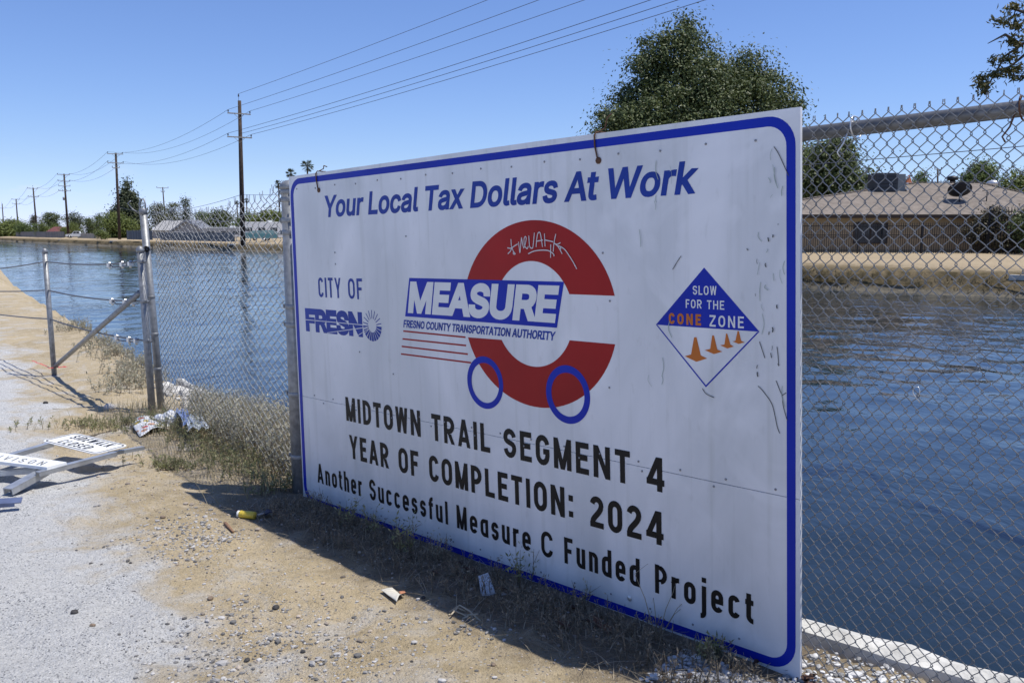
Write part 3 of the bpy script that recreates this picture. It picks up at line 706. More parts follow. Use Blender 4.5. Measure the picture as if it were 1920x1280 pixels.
GLYPHS = {"your":[[705,0,796,452,1388,1116,1106,1120,723,684,570,461,783,461,719,682,508,1120,223,1116,550,452,459,0],[1723,3,1815,39,1899,91,1971,158,2031,238,2075,328,2104,426,2113,572,2095,658,2058,732,2004,791,1933,836,1848,862,1752,871,1652,862,1558,836,1470,791,1392,732,1325,658,1272,572,1223,426,1212,328,1221,238,1249,158,1295,91,1357,39,1435,3,1574,-16],[1545,206,1512,224,1487,252,1460,328,1464,426,1499,526,1557,603,1634,649,1710,660,1783,649,1816,630,1841,602,1868,525,1863,426,1829,328,1771,252,1694,206,1616,194],[2536,-2,2617,22,2695,66,2766,132,2868,285,2720,285,2663,0,2897,0,3069,861,2830,861,2718,317,2691,271,2654,237,2609,214,2554,203,2482,208,2447,225,2424,252,2414,288,2418,341,2522,861,2284,861,2171,287,2174,176,2197,114,2258,43,2346,3,2452,-10],[3271,0,3375,524,3391,567,3429,610,3486,641,3540,651,3629,647,3689,635,3735,867,3616,872,3513,857,3416,811,3339,741,3415,744,3438,861,3204,861,3032,0],[4829,0,4873,216,4341,216,4522,1120,4276,1120,4052,0],[5460,3,5553,39,5636,91,5709,158,5769,238,5813,328,5841,426,5851,572,5833,658,5796,732,5741,791,5671,836,5586,862,5489,871,5390,862,5295,836,5207,791,5129,732,5063,658,5010,572,4961,426,4950,328,4959,238,4987,158,5033,91,5095,39,5173,3,5312,-16],[5282,206,5250,224,5224,252,5197,328,5202,426,5237,526,5294,603,5371,649,5447,660,5520,649,5554,630,5579,602,5606,525,5601,426,5566,328,5509,252,5432,206,5354,194],[6326,-10,6407,8,6530,64,6632,151,6722,293,6500,345,6447,258,6406,225,6365,206,6259,196,6214,206,6168,237,6139,286,6127,351,6140,453,6169,526,6210,586,6263,630,6326,655,6380,660,6442,652,6492,625,6520,584,6532,515,6774,568,6762,644,6740,708,6704,763,6654,807,6594,839,6501,865,6421,871,6322,862,6182,816,6099,763,6026,697,5942,572,5893,426,5884,282,5902,196,5940,123,5994,63,6064,19,6148,-8,6243,-16],[7117,-9,7196,14,7281,62,7341,116,7331,104,7261,104,7240,0,7476,0,7596,626,7581,718,7555,764,7520,802,7435,847,7343,867,7249,870,7126,851,7032,817,6944,763,6891,713,6809,601,7030,539,7068,593,7102,623,7153,649,7202,660,7278,660,7327,644,7352,610,7350,560,7355,566,7071,527,6918,483,6847,440,6806,402,6771,353,6748,297,6736,232,6738,167,6758,110,6792,63,6838,28,6894,2,7025,-17],[7030,199,6993,217,6978,245,6985,279,7004,299,7037,315,7168,340,7311,360,7391,386,7314,339,7281,277,7235,232,7163,200,7091,192],[8014,18,8006,219,7902,206,7894,208,7900,249,8074,1120,7835,1120,7655,218,7650,145,7667,81,7710,32,7775,4,7855,-5],[8952,904,8771,0,9017,0,9198,904,9557,904,9600,1120,8634,1120,8591,904],[9843,-9,9923,14,10008,62,10067,116,10058,104,9988,104,9967,0,10203,0,10323,626,10308,718,10282,764,10247,802,10162,847,10070,867,9976,870,9852,851,9759,817,9670,763,9618,713,9536,601,9756,539,9794,593,9829,623,9880,649,9929,660,10005,660,10054,644,10078,610,10076,560,10082,566,9798,527,9645,483,9573,440,9532,402,9498,353,9475,297,9463,232,9465,167,9485,110,9519,63,9565,28,9621,2,9752,-17],[9757,199,9720,217,9705,245,9712,279,9731,299,9764,315,9895,340,10038,360,10118,386,10040,339,10008,277,9962,232,9890,200,9818,192],[10501,0,10722,235,10912,461,10661,461,10764,235,10889,0,11166,6,10931,425,10821,575,10765,292,11322,855,11049,861,11002,811,10851,648,10658,416,10909,416,10804,648,10693,861,10415,855,10640,446,10746,297,10805,583,10634,431,10227,6],[12174,10,12305,43,12365,67,12476,131,12571,215,12648,316,12705,433,12741,562,12756,690,12754,750,12731,858,12683,951,12650,990,12567,1054,12463,1096,12340,1117,11925,1120,11881,904,12218,904,12346,889,12408,863,12455,826,12487,778,12505,718,12510,646,12500,562,12476,477,12422,372,12347,295,12284,258,12208,231,12118,217,11750,216,11707,0,12034,0],[11850,1120,11626,0,11872,0,12096,1120],[13280,3,13372,39,13456,91,13528,158,13588,238,13632,328,13661,426,13670,572,13652,658,13615,732,13561,791,13490,836,13406,862,13309,871,13210,862,13115,836,13027,791,12949,732,12882,658,12829,572,12780,426,12770,328,12778,238,12806,158,12852,91,12914,39,12992,3,13131,-16],[13102,206,13069,224,13044,252,13017,328,13021,426,13056,526,13114,603,13191,649,13267,660,13340,649,13373,630,13398,602,13425,525,13420,426,13386,328,13329,252,13251,206,13173,194],[14072,18,14064,219,13960,206,13951,208,13957,249,14131,1120,13893,1120,13712,218,13707,145,13725,81,13768,32,13832,4,13912,-5],[14496,18,14489,219,14385,206,14376,208,14382,249,14556,1120,14317,1120,14137,218,14132,145,14149,81,14192,32,14257,4,14337,-5],[14897,-9,14977,14,15062,62,15121,116,15111,104,15041,104,15021,0,15257,0,15376,626,15361,718,15336,764,15301,802,15215,847,15124,867,15030,870,14906,851,14812,817,14724,763,14671,713,14590,601,14810,539,14848,593,14882,623,14933,649,14982,660,15059,660,15107,644,15132,610,15130,560,15135,566,14852,527,14698,483,14627,440,14586,402,14552,353,14529,297,14516,232,14519,167,14538,110,14573,63,14619,28,14675,2,14806,-17],[14811,199,14773,217,14758,245,14765,279,14785,299,14817,315,14949,340,15092,360,15171,386,15094,339,15062,277,15015,232,14944,200,14871,192],[15630,0,15735,524,15750,567,15788,610,15846,641,15899,651,15988,647,16048,635,16095,867,15976,872,15873,857,15776,811,15698,741,15774,744,15798,861,15564,861,15391,0],[16473,4,16547,31,16612,67,16669,113,16714,169,16753,264,16756,339,16748,373,16734,404,16688,455,16621,493,16367,559,16323,588,16327,619,16355,642,16411,662,16460,666,16508,661,16548,642,16571,611,16587,548,16819,593,16791,721,16767,764,16732,802,16688,832,16634,854,16500,871,16349,851,16279,826,16217,791,16162,747,16117,692,16088,631,16075,560,16084,489,16099,457,16146,406,16253,353,16483,295,16508,269,16496,237,16453,210,16408,197,16351,192,16284,201,16234,234,16215,322,15978,279,15984,198,15998,141,16026,91,16066,52,16115,21,16173,0,16311,-16],[17372,0,17762,661,17979,1059,17810,1059,17847,779,17999,0,18262,0,18025,1120,17789,1120,17108,0],[18084,284,18127,499,17443,499,17400,284],[18359,861,18318,655,18863,655,18904,861],[18365,235,18361,154,18369,116,18408,54,18471,13,18510,1,18599,-8,18706,3,18766,18,18758,215,18647,201,18612,206,18604,222,18766,1045,18527,1045],[19710,0,20083,741,20212,1052,20059,1052,20064,736,20140,0,20383,0,20951,1120,20695,1120,20342,396,20205,79,20350,79,20337,396,20269,1120,20029,1120,19671,396,19533,79,19675,79,19667,396,19602,1120,19348,1120,19466,0],[21306,3,21399,39,21482,91,21554,158,21614,238,21659,328,21687,426,21697,572,21678,658,21642,732,21587,791,21517,836,21432,862,21335,871,21236,862,21141,836,21053,791,20975,732,20909,658,20856,572,20807,426,20796,328,20804,238,20833,158,20878,91,20941,39,21018,3,21158,-16],[21128,206,21095,224,21070,252,21043,328,21048,426,21083,526,21140,603,21217,649,21293,660,21366,649,21399,630,21425,602,21452,525,21447,426,21412,328,21355,252,21278,206,21200,194],[21934,0,22038,524,22054,567,22092,610,22149,641,22203,651,22292,647,22352,635,22398,867,22279,872,22176,857,22079,811,22002,741,22078,744,22101,861,21867,861,21695,0],[22705,399,22722,399,23113,701,23282,847,23000,861,22565,525,22510,525,22460,232],[22515,0,22739,1120,22501,1120,22277,0],[23139,9,22759,580,22623,478,22555,427,22846,0]],"measure":[[407,0,583,878,668,1371,371,1371,488,822,708,0,1016,0,1593,875,1883,1371,1595,1371,1567,1239,1311,0,1723,0,2023,1500,1568,1500,980,600,705,122,1065,122,988,601,754,1500,300,1500,0,0],[2965,0,3038,368,2299,368,2340,573,3021,573,3095,941,2413,941,2452,1132,3183,1132,3257,1500,2110,1500,1810,0],[3263,0,3786,858,4102,1424,3749,1424,3812,1006,4027,0,4474,0,4125,1500,3757,1500,2814,0],[4211,356,4285,723,3293,723,3220,356],[5109,-14,5246,14,5429,89,5533,160,5619,249,5703,404,5724,505,5714,632,5683,702,5615,782,5471,867,5066,983,5010,1006,4971,1040,4984,1080,5045,1121,5141,1146,5245,1148,5342,1124,5392,1086,5403,947,5805,947,5819,1170,5809,1220,5769,1310,5705,1384,5623,1441,5523,1484,5408,1509,5216,1515,5089,1499,4909,1442,4800,1383,4704,1307,4625,1212,4573,1103,4549,978,4571,851,4601,797,4689,711,4871,624,5262,512,5308,473,5281,419,5213,379,5134,356,5037,348,4954,355,4869,383,4828,421,4826,567,4406,567,4397,337,4424,237,4478,150,4554,81,4651,30,4765,-4,4964,-22],[6495,-10,6641,23,6776,78,6896,153,7000,248,7082,359,7152,543,7343,1500,6928,1500,6726,514,6675,441,6613,397,6528,366,6416,354,6310,366,6237,397,6192,441,6169,514,6361,1500,5947,1500,5755,543,5745,419,5767,302,5819,198,5855,153,5946,78,6124,4,6341,-21],[7544,0,7771,1133,8017,1132,8121,1111,8167,1068,8165,977,8146,935,8111,901,8000,868,7409,864,7335,496,7934,498,8139,532,8260,579,8368,646,8494,780,8570,938,8595,1106,8563,1258,8508,1345,8381,1440,8267,1479,8134,1498,7429,1500,7129,0],[8525,5,8179,799,7706,795,8044,0],[9565,0,9639,368,8899,368,8940,573,9621,573,9695,941,9014,941,9052,1132,9783,1132,9857,1500,8710,1500,8410,0]],"fcta":[[70,0,99,145,228,145,242,214,113,214,129,295,272,295,286,365,73,365,0,0],[309,0,368,296,427,295,444,289,453,280,456,266,452,236,440,214,419,202,396,199,300,199,286,129,408,131,430,136,451,144,470,155,486,170,500,186,519,225,527,268,524,306,517,323,507,338,493,350,475,358,455,363,312,365,239,0],[496,0,444,182,365,182,416,0],[717,0,731,70,585,70,601,150,736,150,750,219,615,219,630,295,775,295,789,365,574,365,501,0],[903,1,944,20,976,49,988,67,1002,107,1004,139,1002,152,997,164,983,184,956,203,879,232,868,240,862,249,864,269,877,286,898,297,918,300,931,299,951,289,959,273,960,247,1028,247,1031,283,1029,301,1024,318,1015,333,990,356,954,368,912,368,891,364,852,346,820,318,808,300,792,260,790,235,794,213,804,194,818,179,837,167,911,139,929,128,934,119,933,107,922,85,909,74,891,67,870,64,852,67,837,73,828,83,824,97,826,122,755,122,752,84,754,65,759,47,768,31,780,18,795,8,813,0,856,-6],[1076,0,1119,213,1138,332,1090,324,1127,207,1203,0,1273,0,1346,365,1277,365,1228,119,1215,32,1259,40,1235,130,1149,365,1079,365,1006,0],[1476,-2,1503,6,1529,19,1554,37,1576,59,1595,85,1611,114,1624,147,1633,182,1638,218,1638,250,1634,280,1625,306,1612,328,1595,346,1574,359,1549,367,1522,370,1494,367,1466,359,1440,346,1416,328,1394,306,1374,280,1358,250,1345,218,1336,182,1331,147,1331,114,1335,85,1344,59,1357,37,1375,19,1396,6,1420,-2,1447,-5],[1448,68,1425,79,1409,101,1401,136,1405,182,1420,229,1441,264,1466,286,1494,297,1508,298,1521,297,1544,286,1560,264,1568,230,1564,182,1549,135,1528,101,1503,79,1476,68,1462,67],[1885,-4,1918,4,1950,19,1978,40,2013,84,2036,137,1966,137,1951,107,1940,92,1921,77,1898,69,1869,68,1846,79,1837,89,1824,117,1822,157,1832,207,1841,229,1851,248,1874,276,1900,293,1929,298,1957,292,1973,279,1982,259,1984,228,2054,228,2054,265,2048,297,2035,325,2026,336,2003,355,1975,366,1943,370,1915,367,1887,359,1861,346,1836,328,1814,306,1795,280,1779,250,1766,218,1757,182,1752,147,1752,114,1756,85,1765,59,1778,37,1795,19,1817,6,1841,-2,1868,-5],[2194,-2,2221,6,2248,19,2272,37,2294,59,2313,85,2329,114,2342,147,2351,182,2356,218,2357,250,2352,280,2343,306,2330,328,2313,346,2292,359,2268,367,2240,370,2212,367,2185,359,2158,346,2134,328,2112,306,2093,280,2076,250,2064,218,2055,182,2050,147,2049,114,2054,85,2063,59,2076,37,2093,19,2114,6,2138,-2,2166,-5],[2166,68,2143,79,2127,101,2120,136,2124,182,2138,229,2160,264,2185,286,2212,297,2226,298,2240,297,2263,286,2279,264,2286,230,2282,182,2268,135,2246,101,2221,79,2194,68,2180,67],[2497,-3,2522,2,2545,12,2566,25,2584,42,2601,61,2614,82,2631,129,2678,365,2608,365,2558,120,2547,97,2531,81,2511,70,2486,66,2463,70,2447,81,2438,97,2435,120,2484,365,2414,365,2367,129,2364,105,2364,82,2369,61,2378,42,2390,25,2406,12,2425,2,2447,-3,2472,-5],[2713,0,2755,213,2775,332,2727,324,2764,207,2840,0,2910,0,2983,365,2913,365,2864,119,2852,32,2896,40,2871,130,2786,365,2716,365,2643,0],[3084,295,3025,0,3095,0,3154,295,3248,295,3261,365,3004,365,2991,295],[3363,0,3393,148,3557,365,3477,365,3374,226,3329,151,3390,151,3375,225,3327,365,3246,365,3323,148,3293,0],[3731,295,3672,0,3742,0,3801,295,3894,295,3908,365,3651,365,3637,295],[3926,0,3985,296,4045,295,4061,289,4070,280,4074,266,4069,236,4057,214,4036,202,4013,199,3917,199,3903,129,4025,131,4048,136,4068,144,4087,155,4103,170,4117,186,4136,225,4145,268,4141,306,4134,323,4124,338,4110,350,4092,358,4072,363,3929,365,3856,0],[4113,0,4061,182,3983,182,4033,0],[4161,0,4274,222,4332,345,4283,345,4289,255,4318,0,4392,0,4345,365,4278,365,4087,0],[4350,93,4364,162,4180,162,4166,93],[4468,0,4511,213,4531,332,4483,324,4520,207,4596,0,4666,0,4739,365,4669,365,4620,119,4608,32,4652,40,4627,130,4541,365,4471,365,4398,0],[4861,1,4902,20,4934,49,4946,67,4960,107,4963,139,4960,152,4955,164,4941,184,4914,203,4837,232,4826,240,4820,249,4822,269,4835,286,4857,297,4876,300,4890,299,4909,289,4918,273,4918,247,4986,247,4989,283,4987,301,4982,318,4973,333,4948,356,4912,368,4870,368,4849,364,4810,346,4778,318,4766,300,4751,260,4748,235,4752,213,4762,194,4777,179,4796,167,4870,139,4887,128,4892,119,4892,107,4881,85,4867,74,4849,67,4828,64,4810,67,4795,73,4786,83,4783,97,4784,122,4713,122,4710,84,4712,65,4718,47,4726,31,4738,18,4753,8,4771,0,4814,-6],[5034,0,5093,296,5152,295,5168,289,5177,279,5180,264,5176,233,5162,208,5141,194,5119,191,5031,191,5017,121,5131,123,5154,129,5175,138,5194,150,5224,183,5243,222,5251,265,5248,304,5241,321,5231,336,5217,349,5200,358,5179,363,5037,365,4964,0],[5388,-2,5415,6,5441,19,5466,37,5488,59,5507,85,5523,114,5536,147,5545,182,5550,218,5550,250,5546,280,5537,306,5524,328,5507,346,5486,359,5461,367,5434,370,5406,367,5379,359,5352,346,5328,328,5306,306,5287,280,5270,250,5258,218,5248,182,5243,147,5243,114,5248,85,5257,59,5270,37,5287,19,5308,6,5332,-2,5359,-5],[5360,68,5337,79,5321,101,5313,136,5318,182,5332,229,5354,264,5379,286,5406,297,5420,298,5434,297,5456,286,5473,264,5480,230,5476,182,5461,135,5440,101,5415,79,5388,68,5374,67],[5605,0,5664,296,5723,295,5739,289,5748,280,5752,266,5748,236,5735,214,5715,202,5691,199,5596,199,5582,129,5703,131,5726,136,5747,144,5765,155,5782,170,5795,186,5814,225,5823,268,5819,306,5813,323,5802,338,5788,350,5771,358,5750,363,5608,365,5535,0],[5791,0,5739,182,5661,182,5712,0],[5933,295,5874,0,5944,0,6003,295,6096,295,6110,365,5853,365,5839,295],[6101,0,6214,222,6272,345,6223,345,6229,255,6258,0,6332,0,6285,365,6218,365,6027,0],[6290,93,6304,162,6120,162,6106,93],[6475,295,6416,0,6485,0,6544,295,6638,295,6652,365,6395,365,6381,295],[6754,0,6768,70,6718,70,6763,295,6813,295,6827,365,6656,365,6642,295,6693,295,6648,70,6597,70,6583,0],[6940,-2,6967,6,6993,19,7018,37,7040,59,7059,85,7075,114,7088,147,7097,182,7102,218,7102,250,7098,280,7089,306,7076,328,7059,346,7038,359,7013,367,6986,370,6958,367,6930,359,6904,346,6880,328,6858,306,6838,280,6822,250,6809,218,6800,182,6795,147,6795,114,6799,85,6808,59,6821,37,6839,19,6860,6,6884,-2,6911,-5],[6912,68,6889,79,6873,101,6865,136,6869,182,6884,229,6905,264,6930,286,6958,297,6972,298,6985,297,7008,286,7024,264,7032,230,7028,182,7013,135,6992,101,6967,79,6940,68,6926,67],[7157,0,7199,213,7219,332,7171,324,7208,207,7284,0,7354,0,7427,365,7357,365,7308,119,7296,32,7340,40,7315,130,7229,365,7160,365,7087,0],[7544,0,7657,222,7715,345,7666,345,7672,255,7701,0,7775,0,7728,365,7661,365,7470,0],[7733,93,7747,162,7563,162,7549,93],[7938,-3,7962,2,7985,12,8006,25,8025,42,8041,61,8055,82,8071,129,8118,365,8048,365,7998,120,7987,97,7971,81,7951,70,7927,66,7904,70,7888,81,7878,97,7876,120,7924,365,7854,365,7807,129,7804,105,7805,82,7810,61,7818,42,7831,25,7847,12,7866,2,7888,-3,7912,-5],[8220,295,8160,0,8230,0,8289,295,8383,295,8397,365,8140,365,8126,295],[8415,0,8445,152,8569,152,8539,0,8609,0,8682,365,8612,365,8583,221,8459,221,8488,365,8418,365,8345,0],[8811,-2,8838,6,8864,19,8889,37,8911,59,8930,85,8946,114,8959,147,8968,182,8973,218,8973,250,8969,280,8960,306,8947,328,8930,346,8909,359,8884,367,8857,370,8829,367,8802,359,8775,346,8751,328,8729,306,8709,280,8693,250,8680,218,8671,182,8666,147,8666,114,8670,85,8679,59,8693,37,8710,19,8731,6,8755,-2,8782,-5],[8783,68,8760,79,8744,101,8736,136,8741,182,8755,229,8777,264,8802,286,8829,297,8843,298,8857,297,8879,286,8895,264,8903,230,8899,182,8884,135,8863,101,8838,79,8811,68,8797,67],[9028,0,9087,296,9146,295,9162,289,9171,280,9175,266,9171,236,9158,214,9138,202,9114,199,9019,199,9005,129,9126,131,9149,136,9170,144,9188,155,9205,170,9218,186,9237,225,9246,268,9242,306,9236,323,9225,338,9211,350,9194,358,9173,363,9031,365,8958,0],[9214,0,9162,182,9084,182,9135,0],[9374,0,9388,70,9337,70,9382,295,9433,295,9447,365,9276,365,9262,295,9313,295,9267,70,9217,70,9203,0],[9531,295,9472,0,9542,0,9601,295,9694,295,9708,365,9451,365,9437,295],[9810,0,9840,148,10004,365,9923,365,9820,226,9776,151,9836,151,9822,225,9773,365,9693,365,9770,148,9740,0]],"fresn":[[386,0,386,460,947,460,947,801,386,801,386,938,1004,938,1004,1280,0,1280,0,0],[1385,0,1385,939,1580,938,1652,927,1708,893,1719,830,1712,803,1693,782,1610,756,1090,753,1090,411,1619,412,1737,427,1843,459,1973,539,2009,574,2063,655,2103,794,2095,940,2039,1073,1974,1148,1844,1229,1738,1263,1619,1278,999,1280,999,0],[2237,6,1784,699,1344,694,1791,0],[3116,0,3116,342,2482,342,2482,475,3066,475,3066,817,2482,817,2482,938,3109,938,3109,1280,2096,1280,2096,0],[3766,-11,3881,12,4028,75,4107,137,4169,214,4207,303,4217,351,4218,439,4185,552,4144,613,4069,682,3928,755,3580,844,3478,891,3498,918,3554,942,3619,952,3713,947,3765,933,3807,905,3840,785,4214,785,4184,995,4166,1038,4114,1117,4044,1181,3961,1230,3866,1266,3762,1287,3594,1293,3486,1279,3385,1250,3294,1208,3215,1150,3151,1075,3109,985,3095,884,3116,767,3143,713,3224,625,3385,538,3801,425,3837,404,3828,379,3782,350,3720,332,3570,331,3497,353,3461,380,3435,507,3045,507,3080,291,3123,203,3186,128,3266,69,3360,26,3466,-3,3641,-18],[4595,0,4594,744,4573,1179,4242,1139,4551,697,5090,0,5450,0,5450,1280,5064,1280,5065,416,5094,98,5395,136,5268,351,5141,536,4566,1280,4207,1280,4207,0]]}
def fill_winding(loops):
    """fills outlines that may cross themselves: every triangle with a winding number other than zero"""
    from mathutils.geometry import delaunay_2d_cdt
    V, E_ = [], []
    for l in loops:
        b = len(V); V += [Vector(p) for p in l]; E_ += [(b + i, b + (i + 1) % len(l)) for i in range(len(l))]
    vo, eo, fo = delaunay_2d_cdt(V, E_, [], 0, 1e-7)[:3]
    P_ = np.array([tuple(v) for v in vo]); T = np.array([f for f in fo if len(f) == 3])
    C = P_[T].mean(1); wind = np.zeros(len(C), int)
    for l in loops:
        a = np.array(l); b = np.roll(a, -1, 0)
        for (x0, y0), (x1, y1) in zip(a, b):
            if y0 == y1: continue
            m = (C[:, 1] >= min(y0, y1)) & (C[:, 1] < max(y0, y1))
            xi = x0 + (C[:, 1] - y0) / (y1 - y0) * (x1 - x0)
            wind += np.where(m & (xi > C[:, 0]), 1 if y1 > y0 else -1, 0)
    ar = np.cross(P_[T[:, 1]] - P_[T[:, 0]], P_[T[:, 2]] - P_[T[:, 0]])
    T = np.where((ar < 0)[:, None], T[:, ::-1], T)
    return [tuple(p) for p in P_], [tuple(int(i) for i in t) for t, w in zip(T, wind) if w != 0]
def glyph_part(name, key, x0, y0, slope, m, off):
    loops = [[(l[i] * 1e-4 + x0, l[i + 1] * 1e-4 + y0 + slope * l[i] * 1e-4) for i in range(0, len(l), 2)] for l in GLYPHS[key]]
    vs, fs = fill_winding(loops)
    return sign_part(name, MB().add([SP(a, b, off) for a, b in vs], fs), m)

# ------------------------------------------------------------------ the project sign
S_O = Vector((-1.24422, 4.93308, 0.30800 + EYE))          # its top left corner
S_U = Vector((0.69876817, -0.71467343, 0.02574765)).normalized()
S_W = Vector((-0.03016417, 0.00651713, 0.99952371))
S_W = (S_W - S_U * S_W.dot(S_U)).normalized()
S_N = S_U.cross(S_W).normalized()                          # towards the path
U0, W0 = 1.525, -1.85                                      # foot of the sign: its local origin
sign = empty('project_sign')
base_p = S_O + S_U * U0 + S_W * W0
sign.matrix_world = Matrix(((S_U.x, S_W.x, S_N.x, base_p.x), (S_U.y, S_W.y, S_N.y, base_p.y), (S_U.z, S_W.z, S_N.z, base_p.z), (0, 0, 0, 1)))
tag(sign, 'large white roadworks billboard with a blue border and red letter C, against the canal fence', 'sign')
def SP(u, w, off=0.0): return (u - U0, w - W0, off)
def sign_world(u, w, off=0.0): return S_O + S_U * u + S_W * w + S_N * off
def sign_part(name, mb, m, label=None):
    o = mb.build(name, m, sign, flat=True)
    if label: o['label'] = label
    return o
def flat_part(name, loops, m, off, label=None):
    vs, fs = fill_loops(loops)
    return sign_part(name, MB().add([SP(a, b, off) for a, b in vs], fs), m, label)

def sign_white():
    m = mat('sign_white', (0.66, 0.67, 0.68), 0.30, spec=0.5)
    N, L = m.node_tree.nodes, m.node_tree.links
    p = N['Principled BSDF']
    tc = N.new('ShaderNodeTexCoord')
    mp = N.new('ShaderNodeMapping'); mp.inputs['Scale'].default_value = (1, .35, 1)
    L.new(tc.outputs['Object'], mp.inputs['Vector'])
    n1 = N.new('ShaderNodeTexNoise'); n1.inputs['Scale'].default_value = 2.6; n1.inputs['Detail'].default_value = 6; n1.inputs['Distortion'].default_value = .8
    n2 = N.new('ShaderNodeTexNoise'); n2.inputs['Scale'].default_value = 30; n2.inputs['Detail'].default_value = 3
    L.new(mp.outputs[0], n1.inputs['Vector']); L.new(mp.outputs[0], n2.inputs['Vector'])
    r1 = N.new('ShaderNodeMapRange'); r1.inputs['From Min'].default_value = .35; r1.inputs['From Max'].default_value = .72
    L.new(n1.outputs['Fac'], r1.inputs['Value'])
    a = N.new('ShaderNodeMixRGB'); a.inputs['Color1'].default_value = (.76, .76, .77, 1); a.inputs['Color2'].default_value = (.55, .565, .57, 1)
    L.new(r1.outputs[0], a.inputs['Fac'])
    r2 = N.new('ShaderNodeMapRange'); r2.inputs['From Min'].default_value = .62; r2.inputs['From Max'].default_value = .85; r2.inputs['To Max'].default_value = .35
    L.new(n2.outputs['Fac'], r2.inputs['Value'])
    b = N.new('ShaderNodeMixRGB'); b.inputs['Color2'].default_value = (.40, .40, .38, 1)
    L.new(r2.outputs[0], b.inputs['Fac']); L.new(a.outputs[0], b.inputs['Color1'])
    st_m = N.new('ShaderNodeMapping'); st_m.inputs['Scale'].default_value = (14, .5, 1); L.new(tc.outputs['Object'], st_m.inputs['Vector'])
    n4 = N.new('ShaderNodeTexNoise'); n4.inputs['Scale'].default_value = 1.6; n4.inputs['Detail'].default_value = 4; L.new(st_m.outputs[0], n4.inputs['Vector'])
    r4 = N.new('ShaderNodeMapRange'); r4.inputs['From Min'].default_value = .55; r4.inputs['From Max'].default_value = .8; r4.inputs['To Max'].default_value = .5; L.new(n4.outputs['Fac'], r4.inputs['Value'])
    d4 = N.new('ShaderNodeMixRGB'); d4.inputs['Color2'].default_value = (.46, .47, .44, 1); L.new(r4.outputs[0], d4.inputs['Fac']); L.new(b.outputs[0], d4.inputs['Color1'])
    n5 = N.new('ShaderNodeTexNoise'); n5.inputs['Scale'].default_value = 1.3; n5.inputs['Detail'].default_value = 5; n5.inputs['Distortion'].default_value = 2.2; L.new(tc.outputs['Object'], n5.inputs['Vector'])
    sx = N.new('ShaderNodeSeparateXYZ'); L.new(tc.outputs['Object'], sx.inputs[0])
    r5 = N.new('ShaderNodeMapRange'); r5.inputs['From Min'].default_value = .50; r5.inputs['From Max'].default_value = .66; L.new(n5.outputs['Fac'], r5.inputs['Value'])
    r6 = N.new('ShaderNodeMapRange'); r6.inputs['From Min'].default_value = -.2; r6.inputs['From Max'].default_value = .9; r6.inputs['To Min'].default_value = .15; r6.inputs['To Max'].default_value = .75; L.new(sx.outputs['X'], r6.inputs['Value'])
    m5 = N.new('ShaderNodeMath'); m5.operation = 'MULTIPLY'; L.new(r5.outputs[0], m5.inputs[0]); L.new(r6.outputs[0], m5.inputs[1])
    d5 = N.new('ShaderNodeMixRGB'); d5.inputs['Color2'].default_value = (.82, .82, .83, 1); L.new(m5.outputs[0], d5.inputs['Fac']); L.new(d4.outputs[0], d5.inputs['Color1'])
    L.new(d5.outputs[0], p.inputs['Base Color'])
    rr = N.new('ShaderNodeMapRange'); rr.inputs['To Min'].default_value = .22; rr.inputs['To Max'].default_value = .42
    L.new(n1.outputs['Fac'], rr.inputs['Value']); L.new(rr.outputs[0], p.inputs['Roughness'])
    bp = N.new('ShaderNodeBump'); bp.inputs['Strength'].default_value = .28; bp.inputs['Distance'].default_value = .02
    n3 = N.new('ShaderNodeTexNoise'); n3.inputs['Scale'].default_value = 1.7; n3.inputs['Detail'].default_value = 1
    L.new(tc.outputs['Object'], n3.inputs['Vector']); L.new(n3.outputs['Fac'], bp.inputs['Height']); L.new(bp.outputs[0], p.inputs['Normal'])
    return m
M_SIGN = sign_white()
def edgeL(w): return 0.0217 + 0.0240 * w               # measured left edge
def edgeR(w): return 3.0421 - 0.0077 * w
SEAM = lambda u: -1.2228 - 0.0046 * u
up = [(edgeL(0), -.0012), (edgeL(-1.2228), SEAM(0) + .0012), (edgeR(-1.237), SEAM(3.05) + .0012), (edgeR(0), -.0034), (1.9, .0033)]
lo = [(edgeL(-1.2228), SEAM(0) - .0012), (edgeL(-1.9), -1.90), (edgeR(-1.85), -1.853), (edgeR(-1.237), SEAM(3.05) - .0012)]
mb = MB(); n_ = [SP(a, b) for a, b in up]; mb.prism([(a, b) for a, b, c in n_], -.012, 0); sign_part('upper_panel', mb, M_SIGN)
mb = MB(); n_ = [SP(a, b) for a, b in lo]; mb.prism([(a, b) for a, b, c in n_], -.012, 0); sign_part('lower_panel', mb, M_SIGN)
# blue border with rounded corners
def rounded(c, r, n=8):
    out = []
    for i in range(4):
        p, a, b = Vector(c[i]), Vector(c[i - 1]), Vector(c[(i + 1) % 4])
        d1, d2 = (a - p).normalized(), (b - p).normalized()
        p1, p2 = p + d1 * r, p + d2 * r
        for k in range(n + 1):
            t = k / n
            ctr = p + (d1 + d2) * r
            v = (p1 - ctr) * math.cos(t * math.pi / 2) + (p2 - ctr) * math.sin(t * math.pi / 2)
            out.append(tuple(ctr + v))
    return out
def quad(dl, dr, dt, db):
    return [(edgeL(-dt) + dl, -dt), (edgeL(-1.83) + dl, -1.856 + db), (edgeR(-1.83) - dr, -1.853 + db), (edgeR(-dt) - dr, -.004 - dt)]
flat_part('border', [rounded(quad(.010, .0155, .0165, .022), .095), rounded(quad(.041, .0465, .0470, .0525), .065)], M_BLUE, .0006)
